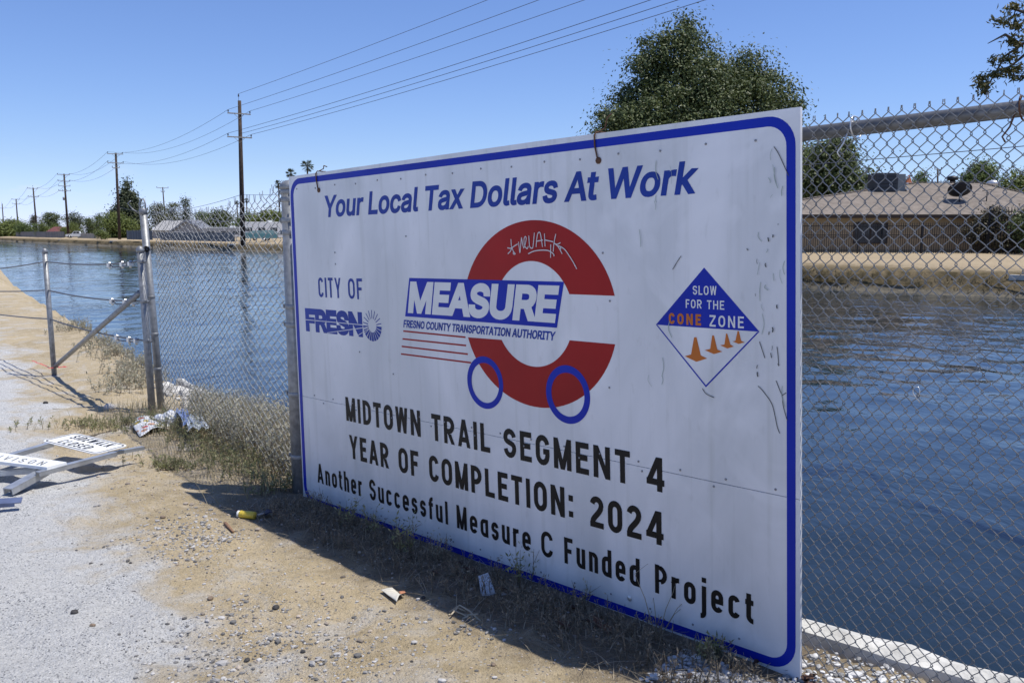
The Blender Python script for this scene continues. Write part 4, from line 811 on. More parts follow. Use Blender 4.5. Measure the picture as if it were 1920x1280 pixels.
# headline and emblem
glyph_part('headline_lettering', 'your', .348, -.2362, -.0035, M_LETTER_BLUE, .0010)
def ell(c, rx, ry, a0, a1, n=40): return [(c[0] + rx * math.cos(math.radians(a0 + (a1 - a0) * i / n)), c[1] + ry * math.sin(math.radians(a0 + (a1 - a0) * i / n))) for i in range(n + 1)]
CO, CI = (1.8806, -.6879), (1.8712, -.686)
def ang(c, rx, ry, u, w): return math.degrees(math.atan2((w - c[1]) / ry, (u - c[0]) / rx))
def cw(c, rx, ry, w, side):
    s = math.degrees(math.asin(max(-1, min(1, (w - c[1]) / ry)))); return s if side > 0 else 180 - s
a = (.4349, .383); b = (.2237, .2167)
upper = ell(CO, *a, cw(CO, *a, -.600, 1), cw(CO, *a, -.560, -1)) + ell(CI, *b, cw(CI, *b, -.560, -1), cw(CI, *b, -.599, 1))
lower = ell(CO, *a, cw(CO, *a, -.805, -1), 360 + cw(CO, *a, -.782, 1)) + ell(CI, *b, 360 + cw(CI, *b, -.781, 1), cw(CI, *b, -.803, -1))
flat_part('emblem', [upper, lower], M_RED, .0006, 'dark red letter C of the emblem, open on its right')
for (x0, y0), (x1, y1) in (((.997, -.802), (1.450, -.8055)), ((.988, -.8405), (1.452, -.8425)), ((.9785, -.8775), (1.462, -.8805)), ((.9705, -.915), (1.482, -.9175))):
    flat_part('speed_stripe', [[(x0, y0 - .0037), (x1, y1 - .0037), (x1, y1 + .0037), (x0, y0 + .0037)]], M_RED, .0009)
for co, ro, ci, ri in (((1.568, -.9985), .1162, (1.5696, -.9995), .0885), ((2.0551, -.9998), .1180, (2.0556, -1.0002), .0885)):
    flat_part('emblem_wheel', [ell(co, ro, ro, 0, 354, 59), ell(ci, ri, ri, 0, 354, 59)], M_BLUE, .0013)
flat_part('name_plate', [[(1.062, -.546), (1.017, -.730), (2.006, -.735), (2.050, -.551)]], M_BLUE, .0011)
glyph_part('plate_lettering', 'measure', 1.040, -.7125, -.004, M_WHITE, .0017)
glyph_part('caption_lettering', 'fcta', .999, -.7838, -.0041, M_LETTER_BLUE, .0012)
# city name: condensed lettering and the sunburst
mb = MB(); word(mb, 'CITY', .262, .478, -.6576, .1055, SP, t=.14, gap=.17); sign_part('city_lettering', mb, M_LETTER_BLUE); mb = MB(); word(mb, 'OF', .545, .672, -.6588, .1055, SP, t=.14, gap=.17)
sign_part('city_lettering', mb, M_LETTER_BLUE)
CS = (.7421, -.7886)
glyph_part('city_logo_lettering', 'fresn', .112, -.8498, -.0045, M_LETTER_BLUE, .0008)
rays = []
for k in range(9):                                         # thin rays above
    th = math.radians(10 + 160 * k / 8)
    r0, r1, hw = .036, .079, .0022
    c_, s_ = math.cos(th), math.sin(th)
    rays.append([(CS[0] + r0 * c_ - hw * s_, CS[1] + r0 * s_ + hw * c_), (CS[0] + r0 * c_ + hw * s_, CS[1] + r0 * s_ - hw * c_),
                 (CS[0] + r1 * c_ + hw * s_, CS[1] + r1 * s_ - hw * c_), (CS[0] + r1 * c_ - hw * s_, CS[1] + r1 * s_ + hw * c_)])
for k in range(11):                                        # solid wedges below
    a0, a1 = -180 + 180 * k / 11 + 1.6, -180 + 180 * (k + 1) / 11 - 1.6
    o_ = ell(CS, .079, .079, a0, a1, 4); i_ = ell(CS, .0345, .0345, a1 - 1, a0 + 1, 4)
    rays.append(o_ + i_)
flat_part('city_sunburst', rays, M_LETTER_BLUE, .0008)
M_INLAY = mat('sign_white_inlay', (.66, .66, .68), .3)
flat_part('city_logo_line', [[(.0957, -.7840), (.0952, -.7878), (.7046, -.7910), (.705, -.7872)], [(.3251, -.8462), (.3248, -.8494), (.7068, -.7995), (.7073, -.7957)],
                             [(.6119, -.8475), (.6119, -.8440), (.7092, -.8043), (.7092, -.8075)]], M_INLAY, .0013)
# cone-zone diamond
dt_, dr_, db_, dl_ = (2.695, -.494), (2.905, -.702), (2.700, -.906), (2.491, -.699)
flat_part('diamond', [[dt_, dl_, dr_]], M_BLUE, .0006, 'blue upper half of the cone zone diamond')
def inset(p, k): c = (2.698, -.700); return (c[0] + (p[0] - c[0]) * k, c[1] + (p[1] - c[1]) * k)
flat_part('diamond_outline', [[dl_, db_, dr_, inset((2.905, -.7035), .963), inset(db_, .963), inset((2.491, -.7005), .963)]], M_BLUE, .0006)
mb = MB()
word(mb, 'SLOW', 2.649, 2.744, -.587, .031, SP, t=.15, gap=.15)
word(mb, 'FOR', 2.620, 2.685, -.634, .030, SP, t=.15, gap=.17); word(mb, 'THE', 2.706, 2.774, -.635, .030, SP, t=.15, gap=.17)
word(mb, 'ZONE', 2.716, 2.848, -.694, .039, SP, t=.16, gap=.22)
sign_part('diamond_lettering', mb, M_WHITE, 'white lettering in the diamond')
mb = MB(); word(mb, 'CONE', 2.548, 2.682, -.693, .039, SP, t=.22, gap=.22)
sign_part('diamond_lettering', mb, M_ORANGE, 'orange word in the diamond')
for c_ in ([(2.653, -.735), (2.663, -.734), (2.680, -.796), (2.706, -.805), (2.662, -.820), (2.614, -.804), (2.640, -.796)],
           [(2.726, -.724), (2.733, -.724), (2.746, -.771), (2.766, -.777), (2.733, -.788), (2.696, -.777), (2.718, -.771)],
           [(2.780, -.715), (2.785, -.715), (2.797, -.751), (2.810, -.757), (2.785, -.765), (2.757, -.756), (2.774, -.752)],
           [(2.824, -.704), (2.829, -.704), (2.838, -.736), (2.851, -.740), (2.829, -.747), (2.805, -.740), (2.816, -.737)]):
    flat_part('cone_picture', [c_], M_ORANGE, .0009)
# black wording
for t_, a_, b_ in (('MIDTOWN', .466, 1.099), ('TRAIL', 1.184, 1.588), ('SEGMENT', 1.675, 2.364), ('4', 2.441, 2.521)):
    mb = MB(); word(mb, t_, a_, b_, -1.3064 - .0033 * a_, .128, SP); sign_part('project_lettering', mb, M_BLACK)
for t_, a_, b_ in (('YEAR', .482, .828), ('OF', .911, 1.071), ('COMPLETION:', 1.152, 2.071), ('2024', 2.161, 2.515)):
    mb = MB(); word(mb, t_, a_, b_, -1.507 - .0045 * a_, .127, SP); sign_part('year_lettering', mb, M_BLACK)
for t_, a_, b_ in (('Another', .143, .578), ('Successful', .646, 1.278), ('Measure', 1.342, 1.824), ('C', 1.886, 1.953), ('Funded', 2.017, 2.403), ('Project', 2.474, 2.885)):
    mb = MB(); word(mb, t_, a_, b_, -1.7024 - .0012 * a_, .111, SP, t=.165, gap=.19); sign_part('funding_lettering', mb, M_BLACK)
# scratched graffiti on the red C
GRAF = [[[1.7368, -0.4138], [1.7573, -0.4159], [1.7781, -0.4073], [1.7987, -0.3988]], [[1.76, -0.3786], [1.7618, -0.407], [1.7721, -0.4285], [1.7828, -0.4392], [1.7716, -0.4391], [1.7722, -0.4249]], [[1.7383, -0.4388], [1.7542, -0.4283], [1.7635, -0.4142]], [[1.8041, -0.3901], [1.8097, -0.436]], [[1.8113, -0.4342], [1.8223, -0.3729]], [[1.8223, -0.3729], [1.834, -0.4152], [1.8493, -0.3805], [1.8447, -0.3699], [1.8369, -0.3802], [1.8384, -0.4047], [1.8527, -0.4189], [1.8605, -0.4086]], [[1.8646, -0.3669], [1.8678, -0.4087], [1.8797, -0.4175], [1.8873, -0.409], [1.8967, -0.3556]], [[1.9042, -0.4127], [1.9132, -0.3646], [1.9256, -0.3546], [1.9322, -0.3685], [1.9401, -0.4132]], [[1.905, -0.3903], [1.9435, -0.3859]], [[1.9529, -0.3605], [1.9544, -0.4117]], [[1.9553, -0.3861], [1.9787, -0.39], [1.9996, -0.3938]], [[2.0145, -0.3637], [2.0041, -0.3972], [1.9983, -0.4327]], [[2.0017, -0.3989], [2.0201, -0.4043], [2.0386, -0.3978]], [[2.0064, -0.399], [2.0266, -0.4145], [2.0464, -0.4416]], [[2.0381, -0.413], [2.0605, -0.425], [2.0824, -0.4486], [2.104, -0.4754], [2.121, -0.5004]], [[2.0244, -0.4111], [2.0359, -0.4129], [2.04, -0.4248]], [[1.8592, -0.4399], [1.8914, -0.4298], [1.9253, -0.4261], [1.968, -0.4273], [1.9912, -0.436], [2.0025, -0.4446], [2.0009, -0.4507]], [[1.9867, -0.4037], [1.9839, -0.4564]]]
def smooth_line(p, n=4):
    if len(p) < 3: return p
    out = []
    for i in range(len(p) - 1):
        p0, p1, p2, p3 = p[max(i - 1, 0)], p[i], p[i + 1], p[min(i + 2, len(p) - 1)]
        for k in range(n):
            t = k / n
            out.append(tuple(.5 * (2 * b + (c - a) * t + (2 * a - 5 * b + 4 * c - d) * t * t + (-a + 3 * b - 3 * c + d) * t**3) for a, b, c, d in zip(p0, p1, p2, p3)))
    return out + [p[-1]]
mb = MB()
for k, g in enumerate(GRAF):
    vs, fs = ribbon(smooth_line([tuple(q) for q in g]), .0042)
    mb.add([SP(a, b, .0020 + .00012 * k) for a, b in vs], fs)
sign_part('graffiti', mb, mat('scratch_white', (.62, .58, .58), .5))
# rivets, scuffs, tie wires
mb = MB()
riv = [(u, -.072 - .006 * (k % 2) - .004 * u) for k, u in enumerate(np.arange(.10, 3.0, .186))]
riv += [(u, SEAM(u) + .018) for u in np.arange(.16, 3.04, .187)] + [(u, SEAM(u) - .016) for u in np.arange(.25, 3.04, .31)]
riv += [(u, -1.775 + .005 * math.sin(9 * u)) for u in np.arange(.17, 3.0, .19)] + [(.44, -.42), (.44, -.48), (1.05, -.35), (2.25, -.44), (2.28, -.62), (2.27, -.95), (.62, -.93), (.9, -1.02)]
for u, w in riv:
    mb.lathe([(.0042, .0004), (.0042, .0022), (.0026, .0034)], SP(u, w), 8)
sign_part('rivet', mb, mat('dull_rivet', (.26, .26, .27), .5, .4), 'small dull rivet heads across the boards')['kind'] = 'stuff'
rs = random.Random(3)
mb = MB()
def scuff(pts, wd, layer):
    vs, fs = ribbon(smooth_line(pts), wd * .7); mb.add([SP(a, b, .0024 + .0001 * layer) for a, b in vs], fs)
ly = 0
for pts in ([(2.901, -0.881), (2.916, -0.893), (2.93, -0.908), (2.944, -0.924), (2.955, -0.944), (2.965, -0.983), (2.971, -1.009), (2.98, -1.029)],
            [(2.966, -0.857), (2.977, -0.882), (2.987, -0.904), (2.991, -0.933), (2.999, -0.962), (3.006, -0.982)],
            [(2.987, -0.904), (3.002, -0.893)],
            [(2.906, -0.734), (2.916, -0.76), (2.926, -0.787)],
            [(2.969, -0.747), (2.973, -0.778), (2.975, -0.809)],
            [(2.567, -0.501), (2.585, -0.476), (2.603, -0.454)],
            [(2.687, -0.911), (2.702, -0.928), (2.734, -0.938)],
            [(3.006, -0.209), (2.973, -0.141), (2.955, -0.115)]):
    scuff(pts, .0036, ly); ly += 1
for k in range(15):
    u = rs.uniform(2.86, 2.99); w = rs.uniform(-.85, -.35); L_ = rs.uniform(.004, .03)
    L_ *= .6; scuff([(u, w), (u + rs.uniform(-.002, .002), w - L_ * .5), (u + rs.uniform(-.004, .004), w - L_)], rs.uniform(.002, .006), ly); ly += 1
sign_part('scuff_mark', mb, mat('dark_scuff', (.06, .065, .06), .6))['kind'] = 'stuff'
mb = MB()
for k in range(26):
    u = rs.choice([rs.uniform(2.9, 3.0), rs.uniform(2.9, 3.0), rs.uniform(2.4, 2.6)]); w = rs.uniform(-.9, -.08); L_ = rs.uniform(.01, .07)
    scuff([(u, w), (u + rs.uniform(-.006, .008), w - L_ * .5), (u + rs.uniform(-.01, .014), w - L_)], rs.uniform(.0015, .004), k)
sign_part('scuff_mark', mb, mat('green_scuff', (.36, .42, .37), .6), 'faint green scuffs near the right edge')['kind'] = 'stuff'
for u, w, tip in ((.317, -.086, .012), (2.235, -.092, .085)):
    mb = MB()
    mb.tube([SP(u + .003, w - .004, .006), SP(u - .004, w + .02, .005), SP(u - .012, w + .05, .004), SP(u - .012, -.004, .005), SP(u - .010, .008, -.004), SP(u, .006, -.05)], .0032, 6)
    mb.tube([SP(u - .012, .006, -.01), SP(u + .01, .02, -.03), SP(u + .03, .03 + tip * .3, -.02), SP(u + .045, .02 + tip * .6, -.03)], .0028, 6)
    mb.lathe([(.013, .0003), (.013, .004), (.006, .007)], SP(u + .003, w - .006), 10)
    sign_part('tie_wire', mb, M_RUST)
mb = MB(); mb.lathe([(.011, .0004), (.011, .003), (.005, .006)], SP(2.352, -1.762), 12)
sign_part('bolt', mb, M_CLAMP)

# ------------------------------------------------------------------ trees
LEAF_DARK = leaf_mat('dark_leaves', (.042, .064, .018), (.150, .178, .062), .2)
LEAF_MID = leaf_mat('green_leaves', (.06, .095, .022), (.18, .23, .07))
LEAF_LIME = leaf_mat('yellow_green_leaves', (.09, .12, .025), (.20, .23, .06), .3)
LEAF_OLIVE = leaf_mat('olive_leaves', (.07, .085, .035), (.16, .17, .08))
LEAF_PINE = leaf_mat('conifer_needles', (.030, .044, .020), (.095, .11, .05), .12)
LEAF_BROWN = leaf_mat('brown_green_leaves', (.07, .07, .045), (.14, .13, .09))
def leaf_cloud(name, parent, blobs, n, size, m, seed, flat=.0, hollow=.55, aspect=.55, spread=1.5, per=22):
    """small leaf quads spread through a set of ellipsoids (x, y, z, rx, ry, rz), gathered into twig clumps"""
    rg = np.random.default_rng(seed)
    B = np.array(blobs, float); vol = (B[:, 3] * B[:, 4] * B[:, 5]) ** .72
    n = int(n * 2.6); nc = max(6, n // per)
    which = rg.choice(len(B), nc, p=vol / vol.sum())
    d = rg.normal(size=(nc, 3)); d /= np.linalg.norm(d, axis=1)[:, None]
    rad = (hollow ** 3 + (1 - hollow ** 3) * rg.random(nc)) ** (1 / 3) * rg.normal(1.0, .10, nc)
    C = B[which, :3] + d * rad[:, None] * B[which, 3:]
    big = rg.lognormal(0, .3, nc)
    Rn = rg.normal(0, 1, (nc * per, 3)); off = Rn * size * np.array((spread, spread, spread * .62)) * np.repeat(big, per)[:, None]
    P = np.repeat(C, per, 0) + off
    up = Rn / np.linalg.norm(Rn, axis=1)[:, None]
    N_ = up * .9 + rg.normal(size=(len(P), 3)) * .55 + np.array((.1, -.05, .65)); N_ /= np.linalg.norm(N_, axis=1)[:, None]
    U_ = np.cross(N_, rg.normal(size=(len(P), 3))); U_ /= np.linalg.norm(U_, axis=1)[:, None]
    V_ = np.cross(N_, U_); s = size * rg.uniform(.6, 1.25, len(P))[:, None]
    U_ *= s * .5; V_ *= s * .5 * aspect
    bend = N_ * s * .12
    V = np.stack([P - U_, P + V_ - bend, P + U_, P - V_ - bend], 1).reshape(-1, 3)
    Q = np.arange(len(P) * 4).reshape(-1, 4)
    return np_mesh(name, V, Q, m, parent)
def crown_blobs(h, r, z0, seed, kind):
    rg = random.Random(seed); out = []
    if kind == 'cone':
        for k in range(13):
            t = k / 12; rr = r * (1 - t) ** .8 * (.85 + .3 * rg.random()) + .06 * r
            for q in range(3 if t < .75 else 1):
                a = rg.uniform(0, 6.28); out.append((rr * .45 * math.cos(a), rr * .45 * math.sin(a), z0 + (h - z0) * t, rr * .75, rr * .75, (h - z0) * .07))
    elif kind == 'column':
        for k in range(7):
            t = k / 6; rr = r * (1 - t) ** .5 * .9 + .05
            out.append((0, 0, z0 + (h - z0) * t * .95, rr, rr, (h - z0) * .11))
    else:
        n = 11
        for k in range(n):
            a = rg.uniform(0, 6.28); q = r * rg.uniform(.15, .68); t = rg.uniform(.12, .85)
            f = math.sqrt(max(.1, 1 - (2 * t - .8) ** 2 * .6))
            s = r * rg.uniform(.3, .5)
            out.append((q * f * math.cos(a), q * f * math.sin(a), z0 + (h - z0) * t, s, s, min(s, (h - z0) * .3)))
        out.append((0, 0, h - r * .32, r * .42, r * .42, r * .33))
    return out
def tree(name, label, base, h, r, kind, m, n, size, seed, spread=1.5, per=22, hollow=.55, z0=None, cat='tree', group=None, blobs=None, lean=0):
    t = empty(name, base); tag(t, label, cat, group)
    z0 = h * (.22 if kind != 'bush' else .05) if z0 is None else z0
    bl = blobs or crown_blobs(h, r, z0, seed, kind)
    leaf_cloud('crown', t, bl, n, size, m, seed, spread=spread, per=per, hollow=hollow)
    mb = MB(); rg = random.Random(seed + 1); tr = max(.04, h * .017)
    mb.tube([(0, 0, -.3), (lean * .1, 0, h * .3), (rg.uniform(-.02, .02) * h, 0, h * .55), (0, 0, h * .86)], [tr * 1.3, tr, tr * .7, tr * .2], 7)
    for b in bl[::2]:
        mb.tube([(0, 0, max(h * .15, b[2] * .55)), (b[0] * .5, b[1] * .5, b[2] * .82), (b[0] * .9, b[1] * .9, b[2])], [tr * .45, tr * .3, tr * .1], 5)
    mb.build('trunk', M_BARK, t)
    return t
def px_tree(name, label, xl, xr, ytop, D, kind, m, n, seed, size=None, zb=.2, grow=1.0, **k):
    """a tree whose crown spans the measured width and height at a distance"""
    top = at((xl + xr) / 2, ytop, D); w = (xr - xl) / FPX * D
    return tree(name, label, (top.x, D, zb), (top.z - zb) * 1.0, w / 2 * grow, kind, m, n, size or max(.3, w / 15), seed, **k)

# the big evergreen beyond the canal: crown lobes measured one by one
D0 = 76.0; bt = at(1310, 445, D0)
def lobe(px, py, rpx, dy=0.0, rz=None):
    q = at(px, py, D0 + dy); rpx *= .86; rz = (rz or rpx / .86) * .86; k = rpx / FPX * (D0 + dy)
    return (q.x - bt.x, dy, q.z - .25, k, k, (rz or rpx) / FPX * (D0 + dy))
lobes = [lobe(1278, 62, 27, 0, 32), lobe(1262, 100, 42, -1), lobe(1302, 105, 40, 1), lobe(1225, 92, 26, 0), lobe(1210, 135, 32, -1), lobe(1250, 150, 55, 0), lobe(1315, 150, 52, -2),
         lobe(1355, 150, 40, 2), lobe(1200, 185, 40, 0), lobe(1255, 205, 60, -3), lobe(1330, 200, 60, -3), lobe(1390, 165, 42, 0), lobe(1408, 125, 26, 1, 34), lobe(1428, 135, 26, 0), lobe(1405, 200, 55, -2),
         lobe(1455, 165, 30, 0, 36), lobe(1470, 205, 34, -1), lobe(1440, 230, 45, -2), lobe(1165, 195, 32, 0), lobe(1148, 225, 34, -1), lobe(1180, 240, 45, -3), lobe(1240, 260, 70, -4), lobe(1330, 270, 80, -4), lobe(1420, 280, 70, -3),
         lobe(1160, 275, 50, -1), lobe(1470, 265, 38, 1), lobe(1300, 330, 120, 0, 70)]
tree('evergreen_tree', 'very large dark evergreen tree rising behind the top right of the billboard', (bt.x, D0, .25), 17.5, 9, 'blob', LEAF_DARK, 38000, .30, 21, blobs=lobes, spread=2.0, per=64, hollow=.62)

px_tree('shade_tree', 'dense dark green tree left of the tan house, close to the billboard edge', 1500, 1628, 262, 78, 'blob', LEAF_DARK, 9000, 31, size=.34, z0=3.2, spread=2.0, per=50)
px_tree('shade_tree', 'smaller dark tree peeping out between the billboard and the dense tree', 1470, 1535, 280, 92, 'blob', LEAF_MID, 4000, 32, size=.4, z0=3)
px_tree('shade_tree', 'small round tree behind the roof, right of the rooftop cooler', 1708, 1752, 322, 120, 'blob', LEAF_MID, 2500, 33)
px_tree('shade_tree', 'bright green feathery tree behind the roof above the satellite dish', 1805, 1872, 303, 95, 'blob', LEAF_MID, 3500, 34)
px_tree('shade_tree', 'yellow green tree behind the right end of the roof', 1868, 1955, 320, 105, 'blob', LEAF_LIME, 3000, 35)
px_tree('shade_tree', 'low pale green tree on the skyline beside the thin pole behind the roof', 1742, 1772, 338, 160, 'blob', LEAF_OLIVE, 1200, 36)

# across the water, far left
TG = 'trees along the far bank'
for a in (('shrub_tree', 'yellow green shrubby tree at the far left edge of the far bank', -30, 52, 421, 345, 'bush', LEAF_LIME, 2600, 41),
          ('shade_tree', 'dark rounded tree crown behind the yellow green shrubs at far left', 8, 50, 413, 390, 'bush', LEAF_DARK, 1500, 42),
          ('shrub_tree', 'mid green shrubby tree left of the third farthest utility pole', 34, 70, 420, 320, 'bush', LEAF_MID, 1800, 43),
          ('shade_tree', 'brownish grey tree behind the leaning third farthest pole', 53, 71, 403, 345, 'bush', LEAF_BROWN, 1200, 44),
          ('shade_tree', 'small brownish tree just right of the leaning pole', 69, 85, 408, 320, 'bush', LEAF_BROWN, 900, 45),
          ('shrub_tree', 'bright green tree in front of the brownish trees, beside the red house', 66, 93, 418, 280, 'bush', LEAF_LIME, 1600, 46),
          ('shade_tree', 'broad round dark tree behind the red house', 82, 118, 400, 310, 'bush', LEAF_DARK, 2200, 47),
          ('shrub_tree', 'pale green low tree over the roof of the red house', 92, 110, 419, 290, 'bush', LEAF_LIME, 900, 48),
          ('shrub_tree', 'yellowish bush beside the red house and the tall braced pole', 114, 128, 427, 270, 'bush', LEAF_LIME, 800, 49),
          ('conifer_tree', 'ragged dark conifer right of the tall braced pole', 122, 158, 398, 300, 'bush', LEAF_PINE, 2000, 50),
          ('shrub_tree', 'light green tree behind the white pickup truck', 124, 150, 420, 265, 'bush', LEAF_LIME, 1100, 51),
          ('shade_tree', 'dark green tree mass between the white pickup and the bright green tree', 156, 176, 408, 255, 'bush', LEAF_DARK, 1500, 52),
          ('shade_tree', 'taller dark green tree with two tips left of the bright green tree', 168, 198, 400, 260, 'bush', LEAF_DARK, 1900, 53),
          ('shade_tree', 'bright green broad tree in front of the tall dark conifer', 190, 247, 402, 215, 'bush', LEAF_LIME, 3200, 54),
          ('shrub', 'small yellow shrub on the far bank right of the white pickup', 181, 197, 433, 200, 'bush', LEAF_LIME, 700, 55)):
    px_tree(*a, group=TG, grow=1.12)
px_tree('conifer_tree', 'tall dark ragged conifer beside the second utility pole', 211, 268, 331, 225, 'cone', LEAF_PINE, 14000, 56, size=.6, z0=.4, group=TG, grow=1.0, spread=1.1, hollow=.15)
px_tree('cypress_tree', 'thin pointed Italian cypress on the skyline', 341, 353, 360, 230, 'column', LEAF_PINE, 1500, 57, size=.4, z0=.5, group=TG)
for a in (('shade_tree', 'olive green tree behind the grey roofed shed, left end', 276, 318, 383, 240, 'bush', LEAF_OLIVE, 2200, 60),
          ('shade_tree', 'olive green tree under the short utility pole', 306, 345, 381, 250, 'bush', LEAF_OLIVE, 2200, 61),
          ('shade_tree', 'green tree right of the thin cypress', 352, 398, 399, 240, 'bush', LEAF_MID, 2000, 62),
          ('shade_tree', 'dark green tree behind the white roofed trailers, left of the nearest pole', 385, 440, 398, 235, 'bush', LEAF_DARK, 2400, 63),
          ('shade_tree', 'mid green tree behind the motorhome, right of the nearest pole', 432, 492, 401, 230, 'bush', LEAF_MID, 2400, 64),
          ('shade_tree', 'bright green tree behind the motorhome next to the billboard edge', 484, 560, 397, 220, 'bush', LEAF_LIME, 2600, 65)):
    px_tree(*a, group=TG, grow=1.15)
# fan palms on the skyline
def palm(label, px, py, D, rpx, seed):
    c = at(px, py, D); t = empty('fan_palm', (c.x, D, .2)); tag(t, label, 'palm', 'palms on the skyline')
    h = c.z - .2; R = rpx / FPX * D; rg = random.Random(seed)
    mb = MB(); mb.tube([(0, 0, -.3), (.1, 0, h * .5), (0, 0, h)], [.35, .25, .22], 8); mb.build('trunk', M_BARK, t)
    mb = MB()
    for k in range(34):
        az = rg.uniform(0, 6.28); el = rg.uniform(-1.1, 1.3)
        d = Vector((math.cos(az) * math.cos(el), math.sin(az) * math.cos(el), math.sin(el)))
        sd = d.cross(Vector((0, 0, 1))).normalized(); upv = sd.cross(d)
        p0 = Vector((0, 0, h)) + d * R * .45
        for q in range(9):
            a = (q - 4) * .28
            dd = (d * math.cos(a) + sd * math.sin(a)).normalized()
            e = p0 + dd * R * .62 - Vector((0, 0, R * .12 * abs(a)))
            mb.add([p0, p0 + (e - p0) * .5 + upv * R * .05, e, p0 + (e - p0) * .5 + sd * R * .05], [(0, 1, 2, 3)])
        mb.tube([Vector((0, 0, h)), p0], .04, 4)
    mb.build('crown', LEAF_PINE, t)
palm('tall fan palm just above the top left corner of the billboard', 576, 311, 260, 13, 1)
palm('fan palm half hidden behind the top left corner of the billboard', 546, 326, 260, 11, 2)
palm('lower fan palm left of the billboard above the fence post cap', 522, 346, 260, 9, 3)
palm('tiny distant fan palm left of the nearest pole', 444, 380, 330, 5, 4)
palm('tiny distant fan palm right of the nearest pole', 462, 376, 330, 5, 5)

# the tree overhead on the right: its limb hangs into the picture
ov = empty('overhanging_tree', (8.6, -.4, 0)); tag(ov, 'tree with drooping leafy branch hanging in at the top right corner', 'tree')
LEAF_NEAR = leaf_mat('near_leaves', (.04, .055, .012), (.16, .13, .04), .3)
def ovp(px, py, D): return at(px, py, D) - ov.location
twigs = [[(2100, -150), (2000, -40), (1940, 30), (1905, 50), (1868, 40)], [(2000, -40), (1950, 60), (1915, 85), (1885, 105), (1850, 165), (1838, 182)],
         [(1950, 60), (1925, 100), (1895, 125), (1860, 135)], [(1915, 85), (1885, 65), (1852, 82)], [(2000, -40), (1960, 100), (1925, 145), (1895, 140)], [(1940, 30), (1910, 20), (1897, 18)], [(2000, -40), (1950, -10), (1915, 0)]]
mb = MB()
limb = [Vector((0, 0, -.3)), Vector((.1, .3, 2.0)), Vector((-.2, 2.0, 4.2)), ovp(2250, -300, 8.2), ovp(2100, -150, 9.2)]
mb.tube(limb, [.24, .20, .13, .06, .03], 9)
mb.tube([Vector((.1, .3, 2.0)), Vector((.9, .2, 4.2)), Vector((1.4, -.6, 6.5))], [.16, .11, .04], 8)
rg = random.Random(5); tips = []
for tw in twigs:
    pts = [ovp(x, y, 9.2 + .25 * rg.uniform(-1, 1)) for x, y in tw]
    mb.tube(pts, [.022 - .018 * i / (len(pts) - 1) for i in range(len(pts))], 5)
    for i in range(1, len(pts)):
        tips.append(pts[i])
mb.build('trunk', M_BARK, ov)
tb = []
clusters = ((1868, 43), (1886, 38), (1901, 23), (1911, 50), (1901, 74), (1914, 90), (1868, 112), (1888, 107), (1901, 94), (1911, 127), (1891, 131), (1864, 141), (1848, 144), (1836, 159), (1844, 174), (1854, 157), (1908, 141), (1880, 60),
            (1925, 20), (1935, 70), (1945, 110), (1930, 135), (1960, 40), (1970, 90), (1985, 0), (2010, 60), (1940, -30), (2040, -60), (2000, -100), (2080, -20))
for x, y in clusters:
    for q in range(2):
        c = ovp(x + rg.uniform(-5, 5), y + rg.uniform(-5, 5), 9.2 + rg.uniform(-.25, .25))
        tb.append((c.x, c.y, c.z, .045, .045, .04))
tb += [(1.2 + rg.uniform(-2.2, 2.2), -.3 + rg.uniform(-2.2, 1.6), 5.8 + rg.uniform(-1.2, 2.2), .8, .8, .7) for _ in range(16)]
nt = len(tb) - 16
leaf_cloud('crown', ov, tb[:nt], 760, .062, LEAF_NEAR, 77, hollow=.05, aspect=.34, spread=.55)
leaf_cloud('crown', ov, tb[nt:], 9000, .10, LEAF_NEAR, 78, hollow=.3, aspect=.4)

